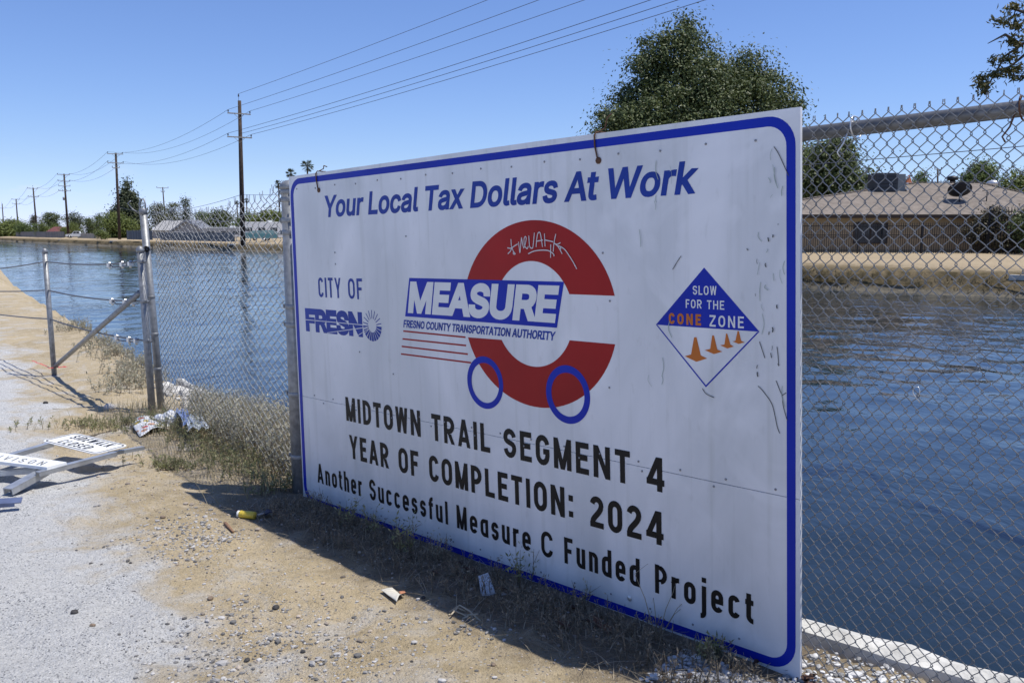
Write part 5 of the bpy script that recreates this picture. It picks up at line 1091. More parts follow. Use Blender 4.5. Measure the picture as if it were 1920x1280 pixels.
# ------------------------------------------------------------------ utility poles and lines
PGRP = 'utility poles along the far bank'
poles = []
def utility_pole(label, top_px, base_px, D, arms, pin=True, rad=.17, extra=None, zb=.22, group=PGRP):
    """arms: list of (photo y of the arm, half length m)"""
    b = at(base_px[0], 440, D); t = at(top_px[0], top_px[1], D)
    root = empty('utility_pole', (b.x, D, zb)); tag(root, label, 'utility pole', group)
    B = Vector((0, 0, -.4)); T = t - root.location
    mb = MB(); mb.tube([B, B.lerp(T, .5), T], [rad * 1.25, rad * 1.05, rad * .8], 10); mb.build('pole', M_WOOD, root)
    ends = {}
    ldir = Vector((.857, .515, 0))
    for k, (ya, hl, n) in enumerate(arms):
        z = at(top_px[0], ya, D).z - zb; f = z / T.z; c = B.lerp(T, f); c.z = z; c.y -= rad * 1.05
        mb = MB(); mb.bar(c - ldir * hl, c + ldir * hl, .12, .14); arm = mb.build('crossarm', M_ARM, root)
        mb = MB(); mb.bar(c - ldir * hl * .45 - Vector((0, 0, .02)), c - Vector((0, 0, hl * .45)), .03, .04); mb.bar(c + ldir * hl * .45 - Vector((0, 0, .02)), c - Vector((0, 0, hl * .45)), .03, .04)
        mb.build('brace', M_ARM, arm)
        pos = np.linspace(-.94, .94, n)
        for q in pos:
            p = c + ldir * hl * q + Vector((0, 0, .07))
            mb = MB(); mb.lathe([(.03, 0), (.03, .10), (.10, .12), (.075, .20), (.10, .22), (.06, .34)], p, 8); mb.build('insulator', M_LINE, arm)
        ends[k] = [root.location + c + ldir * hl * q + Vector((0, 0, .42)) for q in pos]
    if pin:
        mb = MB(); mb.tube([T + Vector((-.1, 0, -.5)), T + Vector((-.1, 0, .5))], .025, 5); mb.lathe([(.10, .5), (.08, .62), (.1, .65), (.05, .85)], T + Vector((-.1, 0, 0)), 8); mb.build('top_pin', M_LINE, root)
        ends['pin'] = [root.location + T + Vector((-.1, 0, .85))]
    if extra:
        z = at(top_px[0], extra, D).z - zb
        mb = MB(); mb.lathe([(.05, -.02), (.28, 0), (.28, .85), (.05, .9)], (-.5, -.3, z - .5), 12); mb.box((-.22, -.2, z), (.3, .1, .1)); mb.build('transformer', M_GALV, root)
    poles.append((root, ends))
    return root
utility_pole('nearest and tallest brown utility pole with two pale crossarms', (449, 189), (455, 450), 115, [(214, 1.45, 2), (258, 1.55, 2)], rad=.26)
utility_pole('second nearest utility pole, with three crossarms, beside the dark conifer', (217, 287), (224, 448), 196, [(289, 1.6, 2), (306, 1.65, 2), (315, .75, 2)], pin=False, rad=.27)
utility_pole('third nearest utility pole with four crossarms and a small transformer', (120, 326), (128, 447), 255, [(328, 1.6, 2), (340, 1.6, 2), (349, 1.55, 2), (358, 1.6, 4)], pin=False, rad=.27, extra=372)
utility_pole('fourth, leaning utility pole with two thin crossarms', (62, 352), (70, 445), 330, [(353.5, 1.8, 2), (369, 1.8, 3)], rad=.28)
utility_pole('fifth, small distant utility pole with two crossarms', (30, 373), (35, 443), 430, [(374, 1.7, 2), (382, 1.7, 2)], pin=False, rad=.3)
utility_pole('farthest utility pole at the left edge with a single crossarm', (4, 382), (8, 441), 520, [(390.5, 2.0, 2)], rad=.3)
utility_pole('short grey utility pole with one crossarm above the olive trees', (305, 351), (312, 440), 260, [(352.5, 1.65, 2), (360, .5, 2)], pin=False, rad=.18)
utility_pole('thin distant utility pole behind the house roof', (1758, 316), (1760, 440), 150, [(318, .95, 2), (329, .35, 2)], pin=False, rad=.16)
q = utility_pole('bare utility pole standing just outside the right edge', (2660, -664), (2660, 440), 33, [(-570, 1.5, 2), (-440, 1.6, 2)], rad=.17)
LG = 'power lines strung between the utility poles'
def line(a, b, sag, label, r=.016, n=22):
    pts = [a.lerp(b, i / n) - Vector((0, 0, sag * 4 * (i / n) * (1 - i / n))) for i in range(n + 1)]
    mb = MB(); mb.tube([p - a for p in pts], r, 5)
    o = mb.build('power_line', M_LINE); o.location = a
    tag(o, label, 'power line', LG)
E = [p[1] for p in poles]
near_e = E[8]
line(E[0]['pin'][0], near_e['pin'][0], .5, 'topmost power line from the pin of the nearest pole to the top edge', .022)
for k, nm in ((0, 'left'), (1, 'right')):
    line(E[0][0][k], near_e[0][k], .5, 'upper %s power line from the nearest pole to the top edge' % nm, .022)
    line(E[0][1][k], near_e[1][k], .6, 'lower %s power line from the nearest pole to the top edge' % nm, .024)
line((E[0][1][0] + E[0][1][1]) / 2, (near_e[1][0] + near_e[1][1]) / 2, .6, 'lower middle power line from the nearest pole to the top edge', .024)
names = ['nearest', 'second', 'third', 'fourth', 'fifth', 'farthest']
for i in range(5):
    for k, lv in ((0, 'upper'), (1, 'lower')):
        if k not in E[i] or k not in E[i + 1]: continue
        for s, sd in ((0, 'left'), (-1, 'right')):
            line(E[i][k][s], E[i + 1][k][s], 1.9, '%s %s power line between the %s and %s poles' % (lv, sd, names[i], names[i + 1]), .020 + .006 * i)
z_ = Vector((0, 0, 1))
ca = at(452, 365, 115); cbq = at(222, 388, 196); cc = at(126, 402, 255)
line(ca, cbq, 1.6, 'low sagging telephone cable between the nearest and second poles', .03)
line(cbq, cc, 1.3, 'low telephone cable between the second and third poles', .035)
line(ca, at(2660, 205, 33), .9, 'low telephone cable running from the nearest pole behind the billboard', .022)

# ------------------------------------------------------------------ the house across the canal
M_ROOF = mat('roof_shingles', (.265, .225, .19), .95, spec=.15, vary=.22, vscale=2.6, bump=.8, bscale=14, color2=(.17, .145, .122))
M_STUCCO = mat('tan_stucco', (.33, .26, .165), .9, vary=.1, vscale=2)
M_FASCIA = mat('dark_brown_fascia', (.045, .03, .02), .7)
M_IRON = mat('black_iron', (.012, .012, .014), .5)
hs = empty('house', (24, 60, .25)); tag(hs, 'tan single storey house with a shallow brown shingled hip roof across the canal', 'house')
HX0, HX1, HY0, HY1 = -12.0, 14.5, -3.5, 9.5
mb = MB(); mb.box(((HX0 + HX1) / 2, (HY0 + HY1) / 2, 1.12), (HX1 - HX0 - 1.2, HY1 - HY0 - 1.2, 2.44)); mb.build('wall', M_STUCCO, hs)
EZ = 2.40; RZ = 4.75
rf = [(HX0, HY0, EZ), (HX1, HY0, EZ), (HX1, HY1, EZ), (HX0, HY1, EZ), (4.6, 2.9, RZ), (8.9, 2.9, RZ)]
mb = MB()
def roof_sheet(mb, lift):
    v = [(x, y, z + lift) for x, y, z in rf]
    mb.add(v, [(0, 1, 5, 4), (1, 2, 5), (2, 3, 4, 5), (3, 0, 4)])
roof_sheet(mb, 0); mb.add([(x, y, z - .05) for x, y, z in rf[:4]], [(3, 2, 1, 0)])
roof = mb.build('roof', M_ROOF, hs)
mb = MB()
for a_, b_ in ((0, 1), (1, 2), (2, 3), (3, 0)):
    A_, B_ = Vector(rf[a_]), Vector(rf[b_]); mb.bar(A_ - Vector((0, 0, .12)), B_ - Vector((0, 0, .12)), .05, .22)
mb.build('fascia', M_FASCIA, hs)
mb = MB()
for a_, b_ in ((0, 4), (1, 5), (4, 5)):
    A_, B_ = Vector(rf[a_]), Vector(rf[b_]); n_ = int((B_ - A_).length / .3)
    for k in range(n_):
        p = A_.lerp(B_, (k + .5) / n_); mb.bar(p - (B_ - A_).normalized() * .13 + Vector((0, 0, .03)), p + (B_ - A_).normalized() * .13 + Vector((0, 0, .055)), .26, .03)
mb.build('ridge_cap', M_ROOF, roof)
def hp(px, py, y): return at(px, py, 60 + y) - hs.location
for pxa, pxb, pya, pyb in ((1600, 1664, 419, 456),):
    a_, b_ = hp(pxa, pyb, HY0 + .58), hp(pxb, pya, HY0 + .58)
    mb = MB(); cx_, cz_ = (a_.x + b_.x) / 2, (a_.z + b_.z) / 2; w_, h_ = b_.x - a_.x, b_.z - a_.z
    for sx in (-1, 1): mb.box((cx_ + sx * (w_ / 2), HY0 + .58, cz_), (.08, .10, h_ + .08))
    for sz in (-1, 1): mb.box((cx_, HY0 + .58, cz_ + sz * h_ / 2), (w_ - .08, .10, .08))
    mb.box((cx_, HY0 + .58, cz_), (.05, .08, h_ - .08))
    wnd = mb.build('window', M_FASCIA, hs)
    mb = MB(); mb.box((cx_, HY0 + .595, cz_), (w_ - .06, .03, h_ - .06)); mb.build('pane', M_GLASS_D, wnd)
mb = MB(); a_ = hp(1838, 470, HY0 + .57); mb.box((a_.x, HY0 + .58, 1.02), (.95, .07, 2.02)); mb.build('door', M_FASCIA, hs)
mb = MB()                                                   # roof turbine
c = hp(1786, 336, 3.4); mb.lathe([(.18, -.4), (.18, 0), (.34, .03), (.40, .14), (.34, .26), (.12, .34)], c - Vector((0, 0, .1)), 14); mb.build('roof_vent', M_IRON, roof)
c = hp(1862, 345, 4.4); mb = MB(); mb.lathe([(.16, -.6), (.16, 0), (.42, .05), (.46, .16), (.36, .3), (.1, .38)], c - Vector((0, 0, .1)), 14); mb.build('roof_vent', M_CLAMP, roof)
# evaporative cooler
cl = hp(1664, 352, 1.6)
ac = empty('rooftop_cooler', tuple(Vector(hs.location) + Vector((cl.x, 1.6, 3.75)))); tag(ac, 'dark boxy evaporative cooler standing on the left slope of the house roof', 'air cooler')
w_ = 66 / FPX * 61; h_ = 52 / FPX * 61
M_COOL = mat('cooler_paint', (.05, .055, .06), .6, .3); M_COOL2 = mat('cooler_grey', (.20, .22, .22), .6)
zc = cl.z + hs.location.z - ac.location.z
mb = MB(); mb.box((-.35, 0, zc), (w_ * .62, 1.5, h_), bevel=.03); mb.build('cabinet', M_COOL, ac)
mb = MB()
for k in range(7): mb.box((-.35, -.765, zc - h_ * .4 + k * h_ * .13), (w_ * .52, .03, .05))
mb.build('louvre', M_IRON, ac)
mb = MB(); mb.box((w_ * .245, .1, zc + .02), (w_ * .34, 1.2, h_ * .92), bevel=.02); mb.build('side_panel', M_COOL2, ac)
mb = MB()
for k in range(4): mb.box((w_ * .45, -.2, zc + h_ * (.36 - k * .22)), (.12, .9, .09))
for sy in (-.6, .5): mb.bar((w_ * .5, sy, zc - h_ * .5), (w_ * .5, sy, zc + h_ * .5), .05, .05)
mb.build('grille', M_WHITE, ac)
mb = MB()
for sx in (-1, 1):
    for sy in (-.6, .6): mb.bar((sx * w_ * .3 - .2, sy, zc - h_ * .5), (sx * w_ * .3 - .2, sy, -1.6 if sy < 0 else -1.2), .06, .06)
mb.build('stand', M_IRON, ac)
mb = MB(); c = hp(1706, 343, 2.6) + Vector(hs.location) - ac.location; mb.add([c + Vector(v) for v in ((-.35, 0, -.5), (.35, 0, -.5), (.35, .5, -.5), (-.35, .5, -.5), (-.1, .1, .55), (.1, .3, .55))], [(0, 1, 5, 4), (1, 2, 5), (2, 3, 4, 5), (3, 0, 4), (3, 2, 1, 0)]); mb.build('duct_cowl', mat('rust_orange_cowl', (.42, .14, .06), .7), ac)
# satellite dish
dc = hp(1800, 358, -1.2) + Vector(hs.location)
sd_ = empty('satellite_dish', (dc.x, dc.y, dc.z - 1.35)); tag(sd_, 'dark oval satellite dish on a curved mast at the front of the house roof', 'satellite dish')
mb = MB(); Md = Matrix.Rotation(math.radians(-37), 3, 'X') @ Matrix.Rotation(.15, 3, 'Y')
pr = [(.02, 0), (.3, .02), (.55, .07), (.74, .14), (.74, .115), (.55, .045), (.3, -.005)]
mb.lathe(pr, (0, 0, 1.35), 26, Md); mb.build('reflector', mat('dish_grey', (.022, .022, .025), .7), sd_)
mb = MB(); mb.tube([(0.02, .08, 1.2), (.05, .1, .7), (.16, .05, .3), (.24, -.25, -.12)], .05, 8); mb.tube([(.24, -.25, -.12), (.0, -.3, -.16)], .03, 6); mb.build('mast', M_IRON, sd_)
mb = MB(); mb.tube([(0, -.1, .95), (.1, -.7, 1.15), (.12, -.85, 1.4)], .03, 6); mb.box((.12, -.87, 1.45), (.12, .18, .14)); mb.build('feed_arm', M_IRON, sd_)
c = hp(1848, 395, -1.0) + Vector(hs.location); an = empty('roof_antenna', (c.x, c.y, c.z)); tag(an, 'small thin tripod antenna on the roof right of the satellite dish', 'antenna')
mb = MB(); mb.tube([(0, 0, 0), (.03, 0, 1.35)], .035, 6)
for dx in (-.35, .35, 0): mb.tube([(dx, -.2 if dx else .3, -.05), (.02, 0, .55)], .02, 5)
mb.tube([(-.3, 0, 1.3), (.36, .05, 1.36)], .02, 5); mb.tube([(.03, -.3, 1.2), (.03, .3, 1.2)], .015, 5); mb.build('mast', M_IRON, an)
# iron fence along the far bank in front of the house
def iron_fence(label, pa, pb, z0, z1, step, name='iron_fence'):
    A_ = Vector(pa); B_ = Vector(pb); r_ = empty(name, (A_.x, A_.y, z0)); tag(r_, label, 'fence')
    d = (B_ - A_).xy.to_3d(); n = int(d.length / step); H = z1 - z0
    mb = MB()
    for k in range(n + 1):
        p = d * (k / n); tt = H + .0
        mb.bar(p, p + Vector((0, 0, tt)), .028, .028, up=(0, 1, 0)); mb.add([p + Vector((-.02, 0, tt)), p + Vector((.02, 0, tt)), p + Vector((0, 0, tt + .1))], [(0, 1, 2)])
    pk = mb.build('picket_panel', M_IRON, r_)
    for f in (.12, .55, .62, .92):
        mb = MB(); mb.bar(Vector((0, .02, H * f)), d + Vector((0, .02, H * f)), .04, .045); mb.build('rail', M_IRON, r_)
    m_ = max(2, int(d.length / 3.6))
    for k in range(m_ + 1):
        p = d * (k / m_); mb = MB(); mb.bar(p - Vector((0, 0, .3)), p + Vector((0, 0, H + .12)), .09, .09, up=(0, 1, 0)); mb.build('post', M_IRON, r_)
iron_fence('black iron picket fence in front of the tan house wall', (13.5, 54.6, 0), (28.9, 54.0, 0), .2, 2.05, .135)
iron_fence('taller black spiked iron fence in front of the dark hedge, right of the house wall', (28.6, 53.2, 0), (36, 50.0, 0), .2, 2.95, .16)
hedge = [(x_, y_, z_h, .9, .8, .75) for x_, y_, z_h in [(k * .75, .3 * math.sin(k), .45 + .85 * (k % 3)) for k in range(1, 13)]]
hb = empty('hedge', (28.2, 54.6, .2)); tag(hb, 'dark scrubby hedge with dead brown leaves behind the taller iron fence', 'hedge')
leaf_cloud('foliage', hb, hedge, 9000, .16, leaf_mat('scrub_leaves', (.03, .034, .012), (.13, .10, .05), .1), 91, hollow=.2)
mb = MB()
for b_ in hedge: mb.tube([(b_[0], b_[1], -.2), (b_[0] + .1, b_[1], b_[2]), (b_[0] - .1, b_[1], b_[2] + .5)], [.05, .03, .01], 5)
mb.build('stem', M_BARK, hb)
px_tree('shade_tree', 'dark leafy tree hanging over the iron fence at the right edge', 1885, 2040, 395, 51, 'blob', LEAF_DARK, 7000, 37, size=.22, z0=.6)

# ------------------------------------------------------------------ outlets in the far bank
M_OUTLET = mat('stained_concrete', (.09, .077, .056), .95, vary=.25, vscale=3)
def outlet(label, px, py, D, w, h, n, ang):
    c = at(px, py, D); inn = Vector((-math.sin(ang), math.cos(ang), 0)) * .35; r_ = empty('drain_outlet', (c.x + inn.x, c.y + inn.y, c.z - h / 2)); r_.rotation_euler = (0, 0, ang); tag(r_, label, 'drain outlet', 'outlets in the far bank')
    mb = MB()
    for sx in (-1, 1): mb.box((sx * (w / 2 + .1), .5, h / 2), (.2, 1.4, h + .25))
    mb.box((0, .5, h + .02), (w, 1.4, .2)); mb.box((0, .95, h / 2 - .05), (w, .2, h - .1)); mb.build('frame', M_CONC, r_)
    for k in range(n):
        mb = MB(); mb.box((0, .03, h * (k + .75) / (n + .3)), (w - .04, .08, .07 + .02 * n)); mb.build('slat', M_OUTLET, r_)
    mb = MB(); mb.box((0, .8, h / 2 - .05), (w - .03, .06, h - .12)); mb.build('gate', M_IRON, r_)
ba = math.radians(-60) + math.pi / 2 - math.radians(60) + math.pi / 3
outlet('dark slotted outlet in the far bank below the tall conifer', 207, 456.5, 180.2, 1.7, .8, 2, math.radians(-50))
outlet('dark two bay outlet in the far bank below the nearest pole', 431, 463.5, 132.4, 2.3, .75, 1, math.radians(-50))
outlet('small dark outlet far down the bank at left', 110, 453, 218, 1.6, .7, 1, math.radians(-53))
outlet('large dark outlet with pale slats at the right edge of the far bank', 1924, 541, 35.2, 1.0, .8, 2, math.radians(-45))

# ------------------------------------------------------------------ buildings, fences and vehicles far left
def far_house(name, label, pxl, pxr, yeave, yridge, D, depth, mw, mr, zb=.2, gable=False, roofz=None):
    a = at(pxl, yeave, D); b = at(pxr, yeave, D); rz = at(pxl, yridge, D).z
    r_ = empty(name, ((a.x + b.x) / 2, D + depth / 2, zb)); tag(r_, label, name.replace('_', ' '))
    W_ = b.x - a.x; ez = a.z - zb; rz -= zb
    mb = MB(); mb.box((0, 0, ez / 2), (W_ * .94, depth * .9, ez)); 
    if gable: mb.add([(-W_ * .47, -depth * .45, ez), (W_ * .47, -depth * .45, ez), (0, -depth * .45, rz - .1)], [(0, 1, 2)])
    mb.build('wall', mw, r_)
    mb = MB(); hw, hd = W_ / 2, depth / 2
    if gable:
        mb.add([(-hw, -hd, ez), (0, -hd, rz), (0, hd, rz), (-hw, hd, ez), (hw, -hd, ez), (hw, hd, ez)], [(0, 1, 2, 3), (1, 4, 5, 2)])
        mb.bar((-hw, -hd - .05, ez), (0, -hd - .05, rz), .1, .35); mb.bar((hw, -hd - .05, ez), (0, -hd - .05, rz), .1, .35)
    else:
        mb.add([(-hw, -hd, ez), (hw, -hd, ez), (hw, hd, ez), (-hw, hd, ez), (-hw * .72, 0, rz), (hw * .72, 0, rz)], [(0, 1, 5, 4), (1, 2, 5), (2, 3, 4, 5), (3, 0, 4), (3, 2, 1, 0)])
    mb.build('roof', mr, r_)
    for sx in (-.25, .2):
        mb = MB(); mb.box((sx * W_, -depth * .45, ez * .55), (W_ * .14, .12, ez * .4)); w_ = mb.build('window', M_WHITE, r_)
        mb = MB(); mb.box((sx * W_, -depth * .45 - .04, ez * .55), (W_ * .12, .1, ez * .33)); mb.build('pane', M_GLASS_D, w_)
    return r_
M_SLATE = mat('slate_blue_roof', (.17, .18, .21), .85, vary=.15, vscale=.5); M_GREYW = mat('grey_siding', (.30, .30, .30), .85)
far_house('house', 'small house with a dull red roof and red walls among far trees', 83, 114, 436, 425, 270, 9, mat('dull_red_wall', (.13, .045, .045), .8), mat('dull_red_roof', (.15, .055, .052), .9, vary=.15, vscale=.6))
far_house('shed', 'long grey roofed shed behind the loose fence panel', 283, 334, 432, 413, 205, 10, M_GREYW, mat('pale_grey_roof', (.36, .35, .34), .85, vary=.15, vscale=.4))
far_house('shed', 'slate roofed shed with a pale gable right of the grey shed', 318, 384, 435, 412, 190, 9, M_GREYW, M_SLATE, gable=True)
def slat_fence(label, pts, z, h, m, step=.15, name='wooden_fence'):
    P_ = [at(x, 440, D) for x, D in pts]; o_ = P_[0]; r_ = empty(name, (o_.x, o_.y, z)); tag(r_, label, 'fence')
    mb = MB(); rg = random.Random(int(o_.y))
    for a, b in zip(P_[:-1], P_[1:]):
        d = (b - a).xy.to_3d(); n = int(d.length / step)
        for k in range(n):
            p = (a - o_).xy.to_3d() + d * (k / n); q = (a - o_).xy.to_3d() + d * ((k + .88) / n); hh = h * rg.uniform(.96, 1.02)
            mb.bar(p + Vector((0, 0, hh / 2)), q + Vector((0, 0, hh / 2)), .03, hh)
    mb.build('board_panel', m, r_)
    for a, b in zip(P_[:-1], P_[1:]):
        for t in (0, .5):
            mb = MB(); p = (a - o_).xy.to_3d().lerp((b - o_).xy.to_3d(), t); mb.box(p + Vector((0, .08, h * .52)), (.14, .14, h * 1.08)); mb.build('post', m, r_)
M_FENCE = mat('grey_fence_boards', (.20, .19, .18), .9, island=.25)
slat_fence('weathered grey board fence in front of the red house on the far bank', [(30, 330), (62, 285), (86, 262), (121, 243)], .2, 1.7, M_FENCE, .3)
slat_fence('grey board fence left of the slate shed, behind the tall conifer foot', [(238, 180), (262, 172), (286, 166)], .2, 1.8, M_FENCE, .2)
slat_fence('long low grey board fence in front of the parked trailers', [(300, 163), (350, 150), (395, 140), (440, 131)], .2, 1.35, M_FENCE, .2)
slat_fence('pale short fence beside the small yellow shrub', [(146, 235), (160, 226), (180, 214)], .2, 1.2, mat('pale_fence_boards', (.36, .33, .28), .9, island=.2), .2)

def wheels(root, xs, y, r, wd):
    for x in xs:
        for s in (-1, 1):
            mb = MB(); Mx = Matrix.Rotation(math.pi / 2, 3, 'X')
            mb.lathe([(r * .6, -wd / 2), (r, -wd * .4), (r, wd * .4), (r * .6, wd / 2)], (x, s * y, r), 14, Mx); w_ = mb.build('wheel', M_RUBBER, root)
            mb = MB(); mb.lathe([(r * .5, -wd * .52), (r * .55, 0), (r * .5, wd * .52)], (x, s * y, r), 10, Mx); mb.build('rim', M_CLAMP, w_)
def side_prism(prof, hw):
    mb = MB(); n = len(prof)
    vs = [(x, -hw, z) for x, z in prof] + [(x, hw, z) for x, z in prof]
    fs = [tuple(range(n)), tuple(range(2 * n - 1, n - 1, -1))] + [(i, n + i, n + (i + 1) % n, (i + 1) % n) for i in range(n)]
    return mb.add(vs, fs)
def vehicle(name, label, cat, px, D, prof, cabin, win, wx, r, rot, m, zb=.22):
    p = at(px, 440, D); t = empty(name, (p.x, D, zb), rot); tag(t, label, cat)
    side_prism(prof, .92).build('body', m, t)
    if cabin: side_prism(cabin, .80).build('cabin', m, t)
    for w_ in win: side_prism(w_, .825).build('window', M_GLASS_D, t)
    wheels(t, wx, .82, r, .24)
    x0 = min(x for x, z in prof)
    for s in (-1, 1):
        mb = MB(); mb.box((x0 - .01, s * .68, .72), (.06, .30, .16)); mb.build('headlight', M_CLAMP, t)
    return t
vehicle('pickup_truck', 'white pickup truck parked on the far bank beneath dark trees', 'pickup truck', 145, 232,
        [(-2.7, .35), (2.7, .35), (2.7, .98), (.9, 1.02), (-1.2, 1.05), (-2.6, .95)], [(-1.25, 1.05), (.85, 1.02), (.65, 1.72), (-.6, 1.75)], [[(-.95, 1.12), (-.15, 1.12), (-.15, 1.64), (-.58, 1.64)], [(-.05, 1.12), (.68, 1.12), (.55, 1.62), (-.05, 1.64)]], (-1.75, 1.75), .38, .25, M_WHITE)
vehicle('car', 'white parked car behind the loose fence, in front of the slate shed', 'car', 332, 172,
        [(-2.3, .3), (2.3, .3), (2.3, .9), (1.4, .98), (-1.2, .98), (-2.25, .85)], [(-1.3, .98), (1.6, .98), (1.0, 1.46), (-.5, 1.48)], [[(-1.0, 1.02), (.1, 1.02), (.1, 1.4), (-.5, 1.4)], [(.2, 1.02), (1.3, 1.02), (.9, 1.38), (.2, 1.4)]], (-1.45, 1.45), .33, .3, M_WHITE)
def trailer(label, px, D, L_, H_, m, stripe, rot, cat='trailer', name='camper_trailer'):
    p = at(px, 440, D); t = empty(name, (p.x, D, .22), rot); tag(t, label, cat)
    mb = side_prism([(-L_ / 2, .55), (L_ / 2, .55), (L_ / 2, H_ - .1), (L_ / 2 - .25, H_), (-L_ / 2 + .6, H_), (-L_ / 2, H_ - .7)], 1.15); mb.build('body', m, t)
    mb = MB(); mb.box((.1, 0, H_ + .06), (L_ * .86, 2.2, .12), bevel=.03); mb.box((L_ * .2, 0, H_ + .25), (.9, .7, .28), bevel=.04); mb.build('roof', M_WHITE, t)
    for x in (-L_ * .28, L_ * .02, L_ * .30):
        mb = MB(); mb.box((x, 0, H_ * .62), (L_ * .16, 2.34, H_ * .2)); mb.build('window', M_GLASS_D, t)
    mb = MB(); mb.box((0, 0, H_ * .36), (L_ * .97, 2.33, .22)); mb.build('stripe', stripe, t)
    wheels(t, (-L_ * .15, L_ * .15), .95, .36, .25)
M_TEAL = mat('teal_paint', (.10, .24, .26), .5)
trailer('white roofed long trailer left of the nearest utility pole, behind the fence', 420, 165, 8.0, 2.2, M_GREYW, M_WHITE, .2)
trailer('white motorhome with a raised roof right of the nearest utility pole', 490, 150, 7.0, 3.0, M_WHITE, M_GREYW, .25, 'motorhome', 'motorhome')
tp = at(492, 445, 138); tv = empty('covered_boat', (tp.x, 138, .22), .2); tag(tv, 'teal covered boat on a trailer in front of the motorhome', 'boat')
mb = MB(); hull = [(-3.0, .9), (-2.4, .45), (2.2, .45), (2.4, 1.15), (-2.9, 1.2)]
side_prism(hull, .95).build('hull', M_TEAL, tv)
mb = MB(); mb.add([(-2.9, -.9, 1.2), (2.4, -.95, 1.15), (2.4, .95, 1.15), (-2.9, .9, 1.2), (-1.4, 0, 1.6), (1.8, 0, 1.75)], [(0, 1, 5, 4), (1, 2, 5), (2, 3, 4, 5), (3, 0, 4)]); mb.build('cover', mat('boat_cover', (.06, .11, .12), .8), tv)
wheels(tv, (.3,), .9, .3, .2)

# ------------------------------------------------------------------ chain-link fences
def chain_mesh(name, origin, ud, length, zb, zt, pu, pv, r, parent, off_dir, sag=None, sides=4, tip=.03, wob=0.0, seed=1, m=None):
    """woven wires: each wire zigzags up the fence and hooks into its neighbours"""
    rg = np.random.default_rng(seed)
    ud = np.array(ud); od = np.array(off_dir); origin = np.array(origin)
    allv, allq = [], []; base = 0
    nw = int(length / pu)
    for i in range(nw + 1):
        uc = i * pu
        z0, z1 = zb(uc), zt(uc)
        nk = max(4, int(round((z1 - z0) / (pv / 2))))
        zs = z0 + (z1 - z0) * np.arange(nk + 1) / nk
        pts = []
        ph = rg.normal(0, 1, 4) * wob
        for k, z in enumerate(zs):
            sgn = 1 if (k + i) % 2 else -1
            hx = uc + sgn * (pu / 2 + r * .9)
            w_ = (ph[0] * math.sin(2.1 * z + ph[1] * 40) + ph[2] * math.sin(5 * z + ph[3] * 50))
            hx += w_
            dz = sag(hx, z) if sag else 0.0
            for e, o in ((-.10, -sgn), (.10, sgn)):
                pts.append((hx - abs(e) * 0, o * r * 1.15, z + e * pv * .5 + dz))
        a = np.array(pts)
        if tip > 0:
            l = a[-1]; a = np.r_[a, [[l[0] + ((r * 3 if (i + nk) % 2 else -r * 3) if tip > .02 else 0), l[1], l[2] + tip]]]
        C = origin + a[:, :1] * ud + a[:, 1:2] * od + a[:, 2:3] * np.array((0, 0, 1.0))
        t = np.gradient(C, axis=0); t /= np.linalg.norm(t, axis=1)[:, None]
        x = np.cross(t, od); x /= np.linalg.norm(x, axis=1)[:, None]; y = np.cross(t, x)
        n = len(C)
        ring = np.stack([C + r * (x * math.cos(2 * math.pi * k / sides + .78) + y * math.sin(2 * math.pi * k / sides + .78)) for k in range(sides)], 1).reshape(-1, 3)
        ii = np.arange(n - 1)[:, None] * sides + np.arange(sides)[None, :]
        jj = np.arange(n - 1)[:, None] * sides + (np.arange(sides)[None, :] + 1) % sides
        allq.append(np.stack([ii, jj, jj + sides, ii + sides], -1).reshape(-1, 4) + base)
        allv.append(ring); base += len(ring)
    return np_mesh(name, np.concatenate(allv), np.concatenate(allq), m or M_WIRE, parent, smooth=True)
def local(root, p): return Vector(p) - root.location

# fence behind and to the right of the sign
F_O = sign_world(0, 0, -.085); F_U = Vector((S_U.x, S_U.y, 0)).normalized(); F_N = Vector((S_N.x, S_N.y, 0)).normalized()
fr = empty('chain_link_fence', (F_O + F_U * 1.6).xy.to_3d())
tag(fr, 'grey chain link fence with a round top rail, behind and right of the billboard', 'fence', None)
root_xy = np.array(fr.location)
z_top = lambda u: F_O.z + .0245 * u - .018
ub = .1
chain_mesh('wire_mesh', np.array((F_O.x, F_O.y, 0)) + np.array(F_U) * ub - root_xy, F_U, 5.4, lambda u: -.02 + .022 * u, lambda u: z_top(u + ub) + (-.012 if u > 2.93 else -.09), .0193, .0475, .0017, fr, F_N, tip=.007, wob=.0024, seed=5, sag=lambda u, z: .004 * math.sin(u * 3.1 + z * 1.7) + .003 * math.sin(u * 7.3))
mb = MB()
def rp(u, dz=0, off=-.030): return Vector((F_O.x, F_O.y, 0)) + F_U * u + F_N * off + Vector((0, 0, z_top(u) - .048 + dz)) - fr.location
mb.tube([rp(u, .004 * math.sin(u * 1.7)) for u in np.arange(.1, 5.6, .25)], .0225, 14)
mb.build('top_rail', M_RAIL, fr)
for u in (.09, 5.45):
    mb = MB(); b_ = Vector((F_O.x, F_O.y, 0)) + F_U * u + F_N * -.04 - fr.location
    mb.tube([b_ + Vector((0, 0, -.3)), b_ + Vector((0, 0, z_top(u) - .02))], .03, 14)
    mb.lathe([(.034, 0), (.034, .02), (.025, .04), (.006, .052)], b_ + Vector((0, 0, z_top(u) - .02)), 14)
    mb.build('post', M_GALV, fr)
